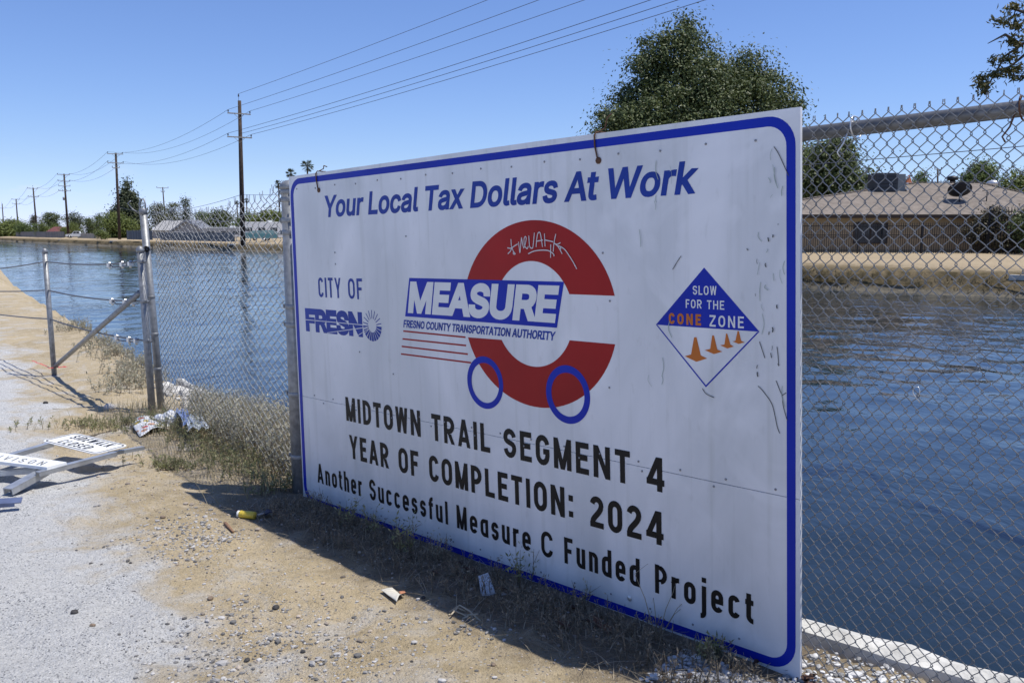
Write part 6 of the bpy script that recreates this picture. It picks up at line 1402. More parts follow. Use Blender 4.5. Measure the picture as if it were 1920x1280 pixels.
for u, s_ in ((3.16, .8), (3.62, 1.0), (4.35, 1)):
    mb = MB()
    pts = []
    for k in range(15):
        a = 2 * math.pi * k / 14
        pts.append(rp(u + .010 * math.sin(a * .5), .034 * math.cos(a), -.030 + .040 * math.sin(a)))
    pts += [rp(u - .012, -.05, .012), rp(u - .028, -.075, .016), rp(u - .02, -.09, .014)]
    mb.tube(pts, .0026, 5)
    mb.build('tie_wire', M_RUST if u > 3.5 else M_CLAMP, fr)

# the loose panel left of the sign
PB = gnd(302, 758, -.03); PA = gnd(565, 920, -.03)
fl = empty('chain_link_fence', (PA.x, PA.y, -.03))
tag(fl, 'loose chain link fence panel with sagging top and no rail, left of the billboard', 'fence')
L_U = (PB - PA).xy.to_3d().normalized(); L_N = Vector((L_U.y, -L_U.x, 0)); LL = (PB - PA).length
if L_N.y > 0: L_N = -L_N
def lz(u):
    t = u / LL
    return 1.66 + .12 * (1 - t) ** 2 - .06 * math.sin(math.pi * t) + .012 * math.sin(u * 9) + .09 * t * t
chain_mesh('wire_mesh', (.06 * L_U.x, .06 * L_U.y, 0), L_U, LL - .12, lambda u: -.03 + .03 * math.sin(u * 4), lz, .054, .060, .0021, fl, L_N,
           sag=lambda u, z: .012 * math.sin(u * 5 + z * 2), tip=.035, wob=.007, seed=9, m=M_WIRE_DULL)
mb = MB()
mb.tube([L_U * u + Vector((0, 0, lz(u) - .06 - .02 * math.sin(math.pi * min(1, u / 1.5)) * (u < 1.5) - .015 * math.sin(math.pi * (u - 1.5) / 1.6) * (u >= 1.5))) + L_N * .004 for u in np.arange(0, LL, .1)], .0022, 5)
mb.build('tension_wire', M_WIRE, fl)
def post(parent, base, top, r, name='post', cap=True, m=None):
    mb = MB(); mb.tube([base - (top - base).normalized() * .25, top], r, 16)
    if cap:
        d = (top - base).normalized()
        Mx = d.to_track_quat('Z', 'Y').to_matrix()
        mb.lathe([(r * 1.12, -.004), (r * 1.12, .018), (r * .9, .034), (r * .5, .046), (r * .1, .05)], top, 16, Mx)
    return mb.build(name, m or M_GALV, parent)
# end post with the bands beside the sign
tA = at(544, 354, PA.y + .02) - fl.location
pA = post(fl, Vector((0, 0, 0)), tA, .052)
for t in (.99, .965, .90, .86, .62, .56, .33, .12):
    mb = MB(); c = tA * t
    mb.lathe([(.0535, 0), (.0555, .003), (.0555, .024), (.0535, .027)], c - Vector((0, 0, .013)), 16)
    mb.box(c + L_N * .03 + L_U * .058, (.012, .03, .022), Matrix.Rotation(math.atan2(L_N.y, L_N.x) + math.pi / 2, 3, 'Z'))
    mb.build('tension_band', M_GALV, fl)
rB = PB - fl.location
tB = at(268, 392, PB.y + .02) - fl.location
pB = post(fl, rB, tB, .031, cap=False)
mb = MB()
top = tB
mb.lathe([(.0335, -.05), (.0335, .0), (.026, .006)], top, 16)
mb.build('post_sleeve', M_GALV, fl)
mb = MB()
mb.tube([top + Vector((-.02, -.01, -.02)), top + Vector((-.024, -.01, .045)), top + Vector((-.008, -.01, .085)), top + Vector((.018, -.01, .082)), top + Vector((.026, -.01, .04)), top + Vector((.026, -.01, -.02))], .0075, 6)
mb.tube([top + Vector((-.03, 0, -.04)), top + Vector((-.09, .0, .0)), top + Vector((-.13, 0, .05)), top + Vector((-.10, 0, .07))], .005, 6)
mb.build('tie_wire', M_GALV, fl)
mb = MB()
c = rB + (tB - rB) * .80
mb.tube([c + L_U * -.03 + L_N * -.0, c + L_U * -.12 + L_N * .03], .026, 14, cap=False)
mb.tube([c + L_U * -.03, c + L_U * -.10 + L_N * .02], .020, 12)
mb.build('rail_stub', M_CABLE, fl)
for t in (.18, .36, .55):
    mb = MB(); mb.lathe([(.0325, 0), (.0345, .003), (.0345, .02), (.0325, .023)], rB + (tB - rB) * t, 14)
    mb.build('tension_band', M_GALV, fl)

# ------------------------------------------------------------------ cable barrier
b1 = gnd(101, 690, 0); b2 = gnd(285, 762, -.02)
cb = empty('cable_barrier', (b2.x, b2.y, 0))
tag(cb, 'three strand steel cable barrier on galvanised posts with a diagonal brace', 'barrier')
t1 = at(84, 474, b1.y + .01) - cb.location; t2 = at(263, 472, b2.y + .01) - cb.location
r1 = b1 - cb.location; r2 = b2 - cb.location
post(cb, r1, t1, .027); post(cb, r2, t2, .030)
mb = MB(); mb.tube([r1 + Vector((.03, -.01, .03)), r2 + (t2 - r2) * .74 + Vector((-.03, 0, 0))], .024, 14); mb.build('brace', M_GALV, cb)
dirc = (r1 - r2); far_end = r1 + dirc * 4.2
for k, (f1, f2, sagk) in enumerate(((.925, .94, .03), (.68, .685, .03), (.43, .43, .03))):
    a = r2 + (t2 - r2) * f2; b = r1 + (t1 - r1) * f1
    d_ = b - a; e_ = b + d_ * 4.0 + Vector((0, 0, .05))
    pts = [a + d_ * t + Vector((0, 0, -sagk * 4 * t * (1 - t))) for t in np.linspace(0, 1, 14)] + [b + (e_ - b) * t + Vector((0, 0, -.16 * 4 * t * (1 - t))) for t in np.linspace(.05, 1, 30)]
    mb = MB(); mb.tube(pts, .0075, 6)
    cab = mb.build('cable', M_CABLE, cb)
    mb = MB(); mb.tube([a + d_ * .30 + Vector((0, 0, -.02)), a + d_ * .24 + Vector((0, 0, -.055)), a + d_ * .12 + Vector((0, 0, -.04)), a + d_ * .07 + Vector((0, 0, .0))], .0055, 6)
    mb.build('cable_tail', M_CABLE, cab)
    for t in (.28, .16, .09) if k != 2 else (.26, .15, .09):
        mb = MB(); c = a + d_ * t + Vector((0, 0, -sagk * 4 * t * (1 - t) - .012)); u_ = d_.normalized()
        mb.bar(c - u_ * .022, c + u_ * .022, .038, .036)
        mb.tube([c + Vector((0, 0, .03)) - u_ * .014, c - Vector((0, 0, .035)) - u_ * .014], .006, 6)
        mb.tube([c + Vector((0, 0, .03)) + u_ * .014, c - Vector((0, 0, .035)) + u_ * .014], .006, 6)
        mb.build('cable_clamp', M_CLAMP, cab)
mb = MB()
for t in (.94, .685, .43):
    c = r2 + (t2 - r2) * t; mb.lathe([(.0315, -.016), (.0335, -.012), (.0335, .012), (.0315, .016)], c, 14)
    mb.tube([c + Vector((.03, -.02, 0)), c + Vector((.06, -.045, 0))], .009, 8)
mb.build('post_band', M_GALV, cb)
for f1, q in ((.2, 1), (.4, 1)):
    pass
post(cb, far_end * .52 + r1 * .48 - Vector((0, 0, (far_end * .52 + r1 * .48).z)), far_end * .52 + r1 * .48 - Vector((0, 0, (far_end * .52 + r1 * .48).z)) + Vector((0, 0, 1.2)), .03)
# red ribbon lying at the foot of the barrier post
mb = MB(); g_ = gnd(108, 690, .0)
for k, (pa, pb) in enumerate((((90, 690), (124, 687)), ((60, 676), (92, 688)))):
    A_, B_ = gnd(*pa, .012), gnd(*pb, .014); n = 6
    pts = [A_ + (B_ - A_) * i / n + Vector((.01 * math.sin(i * 2.1), 0, .006 * math.sin(i * 3))) for i in range(n + 1)]
    w_ = Vector((.012, .03, .004)) if k == 0 else Vector((.004, .014, .002))
    vs = [p + w_ * s for p in pts for s in (-.5, .5)]
    mb.add(vs, [(2 * i, 2 * i + 1, 2 * i + 3, 2 * i + 2) for i in range(n)])
tag(mb.build('ribbon', mat('red_ribbon', (.55, .03, .05), .5, vary=.3), None, tuple(g_)), 'torn red ribbon lying around the foot of the thin barrier post', 'ribbon')

# ------------------------------------------------------------------ fallen barricade with the sidewalk sign
def gz(p):  # ground height under a point
    return float(near_z(np.array([[p[0], p[1]]]))[0])
M_STEEL = mat('barricade_steel', (.42, .44, .47), .40, .55, vary=.2, vscale=14)
M_PLATE = mat('white_sign_sheet', (.80, .80, .78), .35, vary=.05, vscale=10)
bc = empty('barricade', tuple(gnd(130, 850, 0)))
tag(bc, 'fallen white and grey steel barricade with a sidewalk closed plate, lying on the gravel', 'barricade')
bl_ = bc.location.copy()
def L_(v): return Vector(v) - bl_
pTL, pTR, pBL = gnd(141.5, 811, .13), gnd(242, 834.7, .10), gnd(76.6, 826, .13)
ux = (pTR - pTL).normalized(); vy = (pBL - pTL); Hh_ = vy.length; vy = vy.normalized(); Wd = (pTR - pTL).length
nz_ = vy.cross(ux).normalized()
if nz_.z < 0: nz_ = -nz_
def plate(u, v, o=0): return L_(pTL + ux * u + vy * v + nz_ * o)
rr = rounded([(0, 0), (Wd, 0), (Wd, Hh_), (0, Hh_)], .04, 6)
mb = MB(); n = len(rr)
mb.add([plate(u, v, -.004) for u, v in rr] + [plate(u, v, 0) for u, v in rr], [tuple(range(n)), tuple(range(2 * n - 1, n - 1, -1))] + [(i, n + i, n + (i + 1) % n, (i + 1) % n) for i in range(n)])
sp_ = mb.build('sign_plate', M_PLATE, bc, flat=True)
def fill_on(loops, place, off):
    vs, fs = fill_loops(loops); return MB().add([place(u, v, off) for u, v in vs], fs)
fill_on([rounded([(.012, .012), (Wd - .012, .012), (Wd - .012, Hh_ - .012), (.012, Hh_ - .012)], .032, 6), rounded([(.020, .020), (Wd - .020, .020), (Wd - .020, Hh_ - .020), (.020, Hh_ - .020)], .026, 6)], plate, .0012).build('plate_border', M_BLACK, sp_, flat=True)
mb = MB(); flip = lambda u, w, o: plate(u, -w, o)
word(mb, 'SIDEWALK', .075, Wd - .075, -.112, .078, flip, t=.145, gap=.22)
word(mb, 'CLOSED', .105, Wd - .135, -.224, .078, flip, t=.145, gap=.22)
mb.build('plate_lettering', M_BLACK, sp_, flat=True)
# the two steel uprights, lower board, folded leg
def angle_bar(name, a, b, w, label=None, par=bc):
    a, b = L_(a), L_(b); d = (b - a).normalized(); s = d.cross(Vector((0, 0, 1))).normalized(); u = s.cross(d)
    mb = MB(); mb.bar(a, b, w, .006, up=u); mb.bar(a + s * (w / 2 - .003) - u * (w * .3), b + s * (w / 2 - .003) - u * (w * .3), .006, w * .55, up=u)
    mb.bar(a - s * (w / 2 - .003) - u * (w * .3), b - s * (w / 2 - .003) - u * (w * .3), .006, w * .55, up=u)
    return mb.build(name, M_STEEL, par)
angle_bar('rail', gnd(70, 885, .085), gnd(216, 847, .095), .042)
angle_bar('rail', gnd(205, 848, .07), gnd(268, 837, .055), .034)
angle_bar('rail', gnd(-30, 866, .08), gnd(96, 829, .09), .045)
angle_bar('leg', gnd(82, 879, .075), gnd(14, 916, .035), .062)
angle_bar('leg', gnd(74, 893, .03), gnd(22, 918, .01), .03)
angle_bar('crossbar', gnd(-60, 886, .04), gnd(70, 877, .06), .05)
q0, q1, q3 = gnd(-62, 839, .105), gnd(125, 866, .105), gnd(-97, 853, .105)
q2 = gnd(88, 875.5, .105)
mb = MB(); tp_ = [L_(q) for q in (q0, q1, q2, q3)]
mb.add([p + Vector((0, 0, 0)) for p in tp_] + [p - Vector((0, 0, .018)) for p in tp_], [(0, 3, 2, 1), (4, 5, 6, 7), (0, 1, 5, 4), (1, 2, 6, 5), (2, 3, 7, 6), (3, 0, 4, 7)])
lb = mb.build('lower_board', M_PLATE, bc)
bu = (tp_[1] - tp_[0]); bw = bu.length; bu.normalize(); bv = tp_[3] - tp_[0]; bh = bv.length; bv.normalize()
mb = MB(); word(mb, 'IVISON', bw * .42, bw * .86, -bh * .66, bh * .42, lambda u, w, o: tp_[0] + bu * u - bv * w + Vector((0, 0, o)), t=.12, gap=.5)
mb.build('board_lettering', mat('faded_black', (.16, .16, .16), .6), lb, flat=True)
st = empty('metal_strip', tuple(gnd(10, 941, 0))); tag(st, 'blue grey bent metal strip at the left edge, nearest the camera', 'metal strip')
mb = MB(); a_, b_ = gnd(-60, 944, .04) - st.location, gnd(41, 937, .035) - st.location
mb.bar(a_, b_, .045, .006, up=(.2, -.4, 1)); mb.bar(a_ + Vector((0, -.02, -.015)), b_ + Vector((-.03, -.02, -.018)), .008, .024); mb.build('strip', mat('blue_grey_steel', (.13, .16, .26), .4, .5, vary=.3, vscale=12), st)

# ------------------------------------------------------------------ litter
def sheet_obj(name, label, cat, corners, m, zf, nu=14, nv=10, extra=None):
    """a paper-like sheet draped between four ground corners; zf(u, v) = height above the ground"""
    c = [gnd(*q) for q in corners]; o_ = sum(c, Vector()) / 4
    mb = MB(); vs = []
    for j in range(nv + 1):
        for i in range(nu + 1):
            u, v = i / nu, j / nv
            p = (c[0] * (1 - u) + c[1] * u) * (1 - v) + (c[3] * (1 - u) + c[2] * u) * v
            vs.append((p.x, p.y, gz(p) + .006 + zf(u, v)))
    fs = [(j * (nu + 1) + i, j * (nu + 1) + i + 1, (j + 1) * (nu + 1) + i + 1, (j + 1) * (nu + 1) + i) for j in range(nv) for i in range(nu)]
    mb.add(vs, fs, True)
    ob = mb.build(name, m, None, (o_.x, o_.y, 0))
    sol = ob.modifiers.new('thickness', 'SOLIDIFY'); sol.thickness = .0012
    return tag(ob, label, cat)
def print_mat():
    m = bpy.data.materials.new('printed_paper'); m.use_nodes = True
    N, L = m.node_tree.nodes, m.node_tree.links; p = N['Principled BSDF']; p.inputs['Roughness'].default_value = .55
    tc = N.new('ShaderNodeTexCoord'); v = N.new('ShaderNodeTexVoronoi'); v.inputs['Scale'].default_value = 17; L.new(tc.outputs['Object'], v.inputs['Vector'])
    s = N.new('ShaderNodeSeparateColor'); L.new(v.outputs['Color'], s.inputs[0])
    r = N.new('ShaderNodeValToRGB'); r.color_ramp.interpolation = 'CONSTANT'
    cs = ((0, (.78, .77, .74)), (.50, (.60, .10, .09)), (.60, (.78, .77, .74)), (.68, (.62, .45, .10)), (.75, (.10, .12, .09)), (.83, (.30, .38, .45)), (.89, (.55, .30, .18)))
    el = r.color_ramp.elements; el[0].position = 0; el[0].color = (*cs[0][1], 1); el[1].position = cs[1][0]; el[1].color = (*cs[1][1], 1)
    for q, c in cs[2:]: e = el.new(q); e.color = (*c, 1)
    L.new(s.outputs[0], r.inputs['Fac'])
    g = N.new('ShaderNodeMapRange'); g.inputs['From Min'].default_value = .50; g.inputs['From Max'].default_value = .44; L.new(v.outputs['Distance'], g.inputs['Value'])
    n = N.new('ShaderNodeTexNoise'); n.inputs['Scale'].default_value = 9; L.new(tc.outputs['Object'], n.inputs['Vector'])
    mx = N.new('ShaderNodeMixRGB'); mx.inputs['Color1'].default_value = (.80, .79, .76, 1); L.new(g.outputs[0], mx.inputs['Fac']); L.new(r.outputs[0], mx.inputs['Color2']); L.new(mx.outputs[0], p.inputs['Base Color'])
    return m
sheet_obj('flyer', 'colourful printed flyer lying by the foot of the fence post', 'paper', ((244, 785), (284, 771), (317, 791), (262, 804)), print_mat(), lambda u, v: .015 + .035 * math.sin(u * 3.1) + .012 * math.sin(v * 5))
def crumple(name, label, cat, c, r, m, seed, sq=(1, 1, .6), amp=.35):
    bm = bmesh.new(); bmesh.ops.create_icosphere(bm, subdivisions=4, radius=1)
    from mathutils import noise as mn
    for v in bm.verts:
        p = v.co.copy(); k = 1 + amp * (mn.noise(p * 1.7 + Vector((seed, 0, 0))) + .5 * mn.noise(p * 4.1 + Vector((0, seed, 0)))) + amp * .35 * abs(mn.noise(p * 8 + Vector((seed, seed, 0))))
        v.co = Vector((p.x * sq[0], p.y * sq[1], max(p.z * sq[2], -.25 * sq[2]))) * r * k
    me = bpy.data.meshes.new(name); bm.to_mesh(me); bm.free(); me.materials.append(m)
    o = bpy.data.objects.new(name, me); o.location = (c.x, c.y, gz(c) + .25 * sq[2] * r); link(o)
    return tag(o, label, cat)
M_BAG = mat('white_plastic', (.78, .78, .77), .35, vary=.08, vscale=20)
crumple('plastic_bag', 'crumpled white plastic bag behind the printed flyer', 'bag', gnd(314, 781), .10, M_BAG, 3, (1.2, .9, .8), .5)
M_CLEAR = mat('clear_plastic', (.62, .66, .70), .2, vary=.3, vscale=14)
M_CLEAR.node_tree.nodes['Principled BSDF'].inputs['Transmission Weight'].default_value = .35
wr = empty('plastic_wrapper', (gnd(360, 812).x, gnd(360, 812).y, -.02)); tag(wr, 'torn clear and blue plastic wrapper at the foot of the loose fence panel', 'wrapper')
rw = random.Random(8)
def film(pts, m, name):
    vs = []; nu, nv = 9, 7; c = [gnd(*q) - wr.location for q in pts]
    for j in range(nv):
        for i in range(nu):
            u, v = i / (nu - 1), j / (nv - 1); p = (c[0] * (1 - u) + c[1] * u) * (1 - v) + (c[3] * (1 - u) + c[2] * u) * v
            vs.append(p + Vector((rw.gauss(0, .004), rw.gauss(0, .004), .02 + .03 * abs(math.sin(u * 7 + v * 3)) + rw.uniform(0, .018))))
    fs = [(j * nu + i, j * nu + i + 1, (j + 1) * nu + i + 1, (j + 1) * nu + i) for j in range(nv - 1) for i in range(nu - 1)]
    MB().add(vs, fs).build(name, m, wr)
film(((328, 778), (348, 776), (366, 806), (346, 806)), mat('blue_film', (.06, .17, .55), .3, vary=.6, vscale=12, color2=(.6, .65, .7)), 'film')
film(((352, 790), (376, 788), (394, 812), (352, 817)), M_CLEAR, 'film')
# yellow beaker
def lying_can(name, label, cat, pa, pb, r, m, m2, z):
    a, b = gnd(*pa, z + r), gnd(*pb, z + r); t = empty(name, (a.x, a.y, z)); tag(t, label, cat); d = (b - a); Mx = d.normalized().to_track_quat('Z', 'Y').to_matrix(); ln = d.length; c = a - t.location
    mb = MB(); mb.lathe([(r * .82, 0), (r, .006), (r, ln - .004), (r * .93, ln)], c, 20, Mx); mb.build('body', m, t)
    mb = MB(); mb.lathe([(r * .9, -.012), (r * .88, -.001)], c, 20, Mx); mb.build('rim', m2, t)
    mb = MB()
    for f in (.25, .8): mb.lathe([(r * 1.004, ln * f), (r * 1.012, ln * f + .003), (r * 1.004, ln * f + .006)], c, 20, Mx)
    mb.build('ridge', m, t)
M_YEL = mat('yellow_plastic', (.72, .52, .06), .4, vary=.12, vscale=30)
lying_can('beaker', 'yellow plastic beaker lying on its side at the edge of the shadow', 'beaker', (450, 963), (478, 966), .020, M_YEL, M_WHITE, gz(gnd(465, 965)))
sheet_obj('lid', 'dark brown flat lid left of the yellow beaker', 'lid', ((436, 952), (447, 950), (449, 963), (437, 961)), mat('brown_lid', (.05, .02, .012), .6), lambda u, v: .012 + .02 * v, 5, 5)
sheet_obj('scrap', 'dark blue folded scrap in the shadow right of the yellow beaker', 'scrap', ((492, 957), (511, 954), (514, 961), (497, 964)), mat('navy_scrap', (.012, .016, .05), .5), lambda u, v: .01 + .012 * math.sin(u * 3), 6, 4)
sheet_obj('scrap', 'small tan scrap of paper touching the dark blue one', 'scrap', ((482, 961), (493, 957), (496, 964), (484, 968)), mat('tan_scrap', (.42, .36, .30), .8), lambda u, v: .008 + .012 * v, 5, 4)
sheet_obj('paper_scrap', 'pale torn paper scrap on the sand where the billboard shadow ends', 'paper', ((714, 1112), (735, 1105), (758, 1117), (744, 1132)), mat('dusty_paper', (.56, .53, .46), .85, vary=.15, vscale=30), lambda u, v: .008 + .014 * math.sin(u * 4) * v)
sheet_obj('orange_scrap', 'tiny orange scrap beside the pale torn paper', 'scrap', ((748, 1110), (758, 1109), (761, 1113), (750, 1115)), mat('orange_scrap', (.45, .20, .11), .8), lambda u, v: .006, 3, 3)
# pale card leaning in the weeds below the sign
cd = empty('card', tuple(gnd(912, 1117, .0))); tag(cd, 'pale grey card standing in the dry weeds in front of the billboard', 'card')
pc = [at(897, 1080, cd.location.y + .06), at(915, 1074, cd.location.y + .07), at(922, 1090, cd.location.y + .055), at(929, 1112, cd.location.y + .02), at(903, 1121, cd.location.y)]
mb = MB(); pc = [p - cd.location for p in pc]; dn = Vector((.0, .004, .001))
mb.add(pc + [p + dn for p in pc], [(0, 1, 2, 3, 4), (9, 8, 7, 6, 5)] + [(i, 5 + i, 5 + (i + 1) % 5, (i + 1) % 5) for i in range(5)]); mb.build('card_sheet', mat('grey_card', (.50, .52, .55), .6, vary=.2, vscale=40), cd)
# sticks and roots
def stick(name, label, cat, px, r, m=M_BARK, zs=None):
    p = [gnd(*q) for q in px]; p = [Vector((q.x, q.y, gz(q) + r * .8 + (zs[i] if zs else 0))) for i, q in enumerate(p)]; o_ = p[0].copy()
    mb = MB(); mb.tube([q - o_ for q in p], [r * (1 - .4 * i / (len(p) - 1)) for i in range(len(p))], 7)
    ob = mb.build(name, m); ob.location = o_; return tag(ob, label, cat)
M_STICK = mat('reddish_bark', (.26, .15, .09), .9, vary=.3, vscale=40)
stick('stick', 'short reddish brown stick on the sand below the yellow beaker', 'stick', ((422, 976), (430, 984), (437, 993)), .010, M_STICK)
stick('stick', 'thin dark stick on the sand left of the flyer', 'stick', ((153, 803), (178, 800), (200, 795), (222, 790)), .006)
stick('stick', 'bleached curved twig on the gravel left of the barrier posts', 'stick', ((98, 751), (120, 751), (134, 747), (140, 742)), .004, mat('bleached_wood', (.6, .54, .42), .9))
stick('stick', 'thin brown twig beside the green tuft in front of the loose fence', 'stick', ((294, 872), (304, 868), (316, 864)), .004)
M_ROOT = mat('dry_root', (.48, .40, .28), .9, vary=.2, vscale=40)
rt = empty('root_bunch', (gnd(870, 1155).x, gnd(870, 1155).y, gz(gnd(870, 1155)))); tag(rt, 'bunch of pale dry roots on the sand in front of the pale card', 'root')
mb = MB()
for k, q in enumerate((((843, 1148), (862, 1143), (880, 1150), (905, 1163)), ((846, 1160), (858, 1146), (874, 1144), (890, 1152)), ((850, 1152), (870, 1152), (888, 1160)), ((842, 1154), (850, 1145), (866, 1149), (896, 1157)), ((853, 1163), (864, 1156), (878, 1158)))):
    p = [gnd(*a) - rt.location for a in q]; p = [Vector((a.x, a.y, .008 + .018 * math.sin(i * 1.3 + k))) for i, a in enumerate(p)]; mb.tube(p, .0035, 5)
mb.build('root', M_ROOT, rt)

# ------------------------------------------------------------------ stones
def stone_mesh(seed, sub=2):
    from mathutils import noise as mn
    bm = bmesh.new(); bmesh.ops.create_icosphere(bm, subdivisions=sub, radius=1)
    for v in bm.verts:
        p = v.co.copy(); v.co = p * (1 + .32 * mn.noise(p * .9 + Vector((seed * 3.1, 0, 0))) + .13 * mn.noise(p * 2.3 + Vector((0, seed * 1.7, 0))))
        v.co.z *= .68
    bm.verts.index_update()
    r = ([v.co.copy() for v in bm.verts], [tuple(v.index for v in f.verts) for f in bm.faces]); bm.free(); return r
M_DARKST = mat('dark_stone', (.050, .047, .046), .75, vary=.3, vscale=40, bump=.3, bscale=150)
M_TANST = mat('brown_stone', (.22, .165, .12), .85, vary=.3, vscale=40, bump=.3, bscale=120)
M_PALEST = mat('pale_stone', (.52, .49, .45), .85, vary=.2, vscale=40, bump=.3, bscale=120)
for k, (lab, px, py, rpx, m) in enumerate((('smooth dark pebble, larger and left of the pair on the gravel', 140, 1150, 8, M_DARKST), ('smaller dark pebble with a reddish face, right of the pair on the gravel', 174, 1172, 6, M_TANST),
        ('angular black lump on the gravel left of the barrier post foot', 84, 744, 5, M_DARKST), ('dark cinder lump on the sand straight below the stick', 517, 1140, 8, M_DARKST),
        ('tan lumpy stone on the sand at the gravel edge', 395, 1118, 7, M_TANST), ('dark stone beside the tan lump near the lower gravel patch', 463, 1234, 7, M_DARKST),
        ('dark grey pebble right of the lower gravel patch', 568, 1225, 6, M_DARKST), ('brownish lump near the top of the gravel, below the fallen barricade', 305, 966, 6, M_TANST),
        ('pale rounded pebble on the sand below the yellow beaker', 389, 1006, 4, M_PALEST), ('pale pebble at the edge of the shadow near the torn paper', 784, 1124, 5, M_PALEST),
        ('grey pebble half in shadow right of the torn paper', 794, 1121, 5, M_DARKST), ('flat grey stone block beside the foot of the thick barrier post', 205, 752, 12, M_PALEST),
        ('brown pebble on the sand in front of the billboard, bottom centre', 778, 1208, 4, M_DARKST), ('dark chip on the sand at bottom centre', 772, 1243, 4, M_DARKST), ('flat dark stone at the foot of the billboard, right end', 925, 1250, 6, M_TANST))):
    p = gnd(px, py); r = rpx / FPX * p.y * .85
    v, f = stone_mesh(k + 1, 3); mb = MB(); mb.add([q * r for q in v], f, True)
    o = mb.build('stone', m); o.location = (p.x, p.y, gz(p) + r * .35); o.rotation_euler = (0, 0, k * 1.3); tag(o, lab, 'stone', 'loose stones on the bank')
def scatter_stones(name, P, R, m, seed, kind='stuff'):
    rg = np.random.default_rng(seed); protos = [stone_mesh(40 + q, 1) for q in range(6)]
    zz = near_z(P); V, Q = [], []; b = 0
    PV = [np.array([tuple(a) for a in p[0]]) for p in protos]; PF = [np.array(p[1]) for p in protos]
    for i in range(len(P)):
        k = i % 6; a = rg.uniform(0, 6.28); c, s = math.cos(a), math.sin(a); st = rg.uniform(.7, 1.35)
        v = PV[k] * (R[i] * st, R[i] / st, R[i]); v = np.c_[v[:, 0] * c - v[:, 1] * s, v[:, 0] * s + v[:, 1] * c, v[:, 2]] + (P[i, 0], P[i, 1], zz[i] + R[i] * .25)
        V.append(v); Q.append(PF[k] + b); b += len(v)
    o = np_mesh(name, np.concatenate(V), np.concatenate(Q), m, k=3); tag(o, kind=kind); return o
rg = np.random.default_rng(12)
def noise_keep(P, s, seed, thr): return vnoise(P, s, seed) + .5 * vnoise(P, s * 2.7, seed + 1) > thr
P = np.c_[rg.uniform(-3.6, 1.6, 90000), rg.uniform(2.0, 7.5, 90000)]
e_ = (P - PATH_A) @ PATH_N; v_ = (P - np.array((S0x, S0y))) @ np.array((-.715, -.699))
dens = np.zeros(len(P))
for px_, py_, rx_, ry_, w_ in ((345, 985, .16, .14, 1), (385, 1010, .16, .12, 1), (330, 1040, .2, .1, .5), (430, 1150, .14, .10, .5), (470, 1215, .26, .16, 1.1), (580, 1240, .25, .14, .9), (560, 1190, .16, .08, .7), (660, 1225, .2, .1, .5), (705, 1255, .09, .05, .8),
                              (520, 1140, .05, .03, 1.4), (760, 1160, .25, .08, .35), (880, 1180, .15, .06, .5), (300, 1225, .2, .1, .4), (250, 1010, .2, .1, .3), (360, 1270, .3, .1, .5)):
    c_ = np.array(gnd(px_, py_).xy); dens = np.maximum(dens, w_ * np.exp(-(((P[:, 0] - c_[0]) / rx_) ** 2 + ((P[:, 1] - c_[1]) / ry_ / 1.6) ** 2)))
ok = (rg.random(len(P)) < dens * (1 + 1.5 * vnoise(P, 7, 23)) + .012) & (e_ > -1.9) & (e_ < .2) & (v_ > .1)
Pg = P[ok][:11000]
M_GST = mat('loose_gravel_stones', (.30, .29, .28), .9, island=.7)
scatter_stones('loose_gravel', Pg, rg.lognormal(math.log(.0046), .42, len(Pg)), M_GST, 1)['label'] = 'grey gravel chips strewn along the ragged edge of the path'
ok = (v_ > .03) & (near_d(P) < -.2) & (e_ < -.1)
Ps = P[ok][-2600:]
scatter_stones('sand_pebbles', Ps, rg.lognormal(math.log(.0034), .5, len(Ps)), mat('sand_pebble_stones', (.33, .28, .23), .9, island=.6), 2)['label'] = 'small pebbles and crumbs sprinkled over the sand'
# heap of pale stones by the right foot of the sign
u_ = np.array((S_U.x, S_U.y)); n_ = np.array((S_N.x, S_N.y)); o0 = np.array((S0x, S0y))
k_ = 3400
sv = rg.uniform(2.72, 4.0, k_); vv = np.abs(rg.normal(0, np.where(sv > 3.05, .2, .10), k_)) * np.where(sv > 3.05, rg.choice([-1, 1], k_), 1) + np.where(sv > 3.05, -.02, .06)
Ph = o0 + sv[:, None] * u_ + vv[:, None] * n_
scatter_stones('pale_rubble', Ph, rg.lognormal(math.log(.0068), .42, k_), mat('pale_rubble_stones', (.46, .455, .45), .85, island=.6), 3)['label'] = 'pale broken stones heaped round the right foot of the billboard'

# broken concrete and dirt heaped on the canal edge behind the left posts
k_ = 420; c0_, c1_ = np.array(gnd(328, 704).xy), np.array(gnd(398, 752).xy); t_ = rg.random(k_)[:, None]
Pr = c0_ + (c1_ - c0_) * t_ + rg.normal(0, .11, (k_, 2))
scatter_stones('pale_rubble', Pr, rg.lognormal(math.log(.022), .55, k_), mat('lining_rubble_stones', (.50, .475, .43), .9, island=.35), 4)['label'] = 'pale broken concrete heaped on the canal edge behind the loose fence'
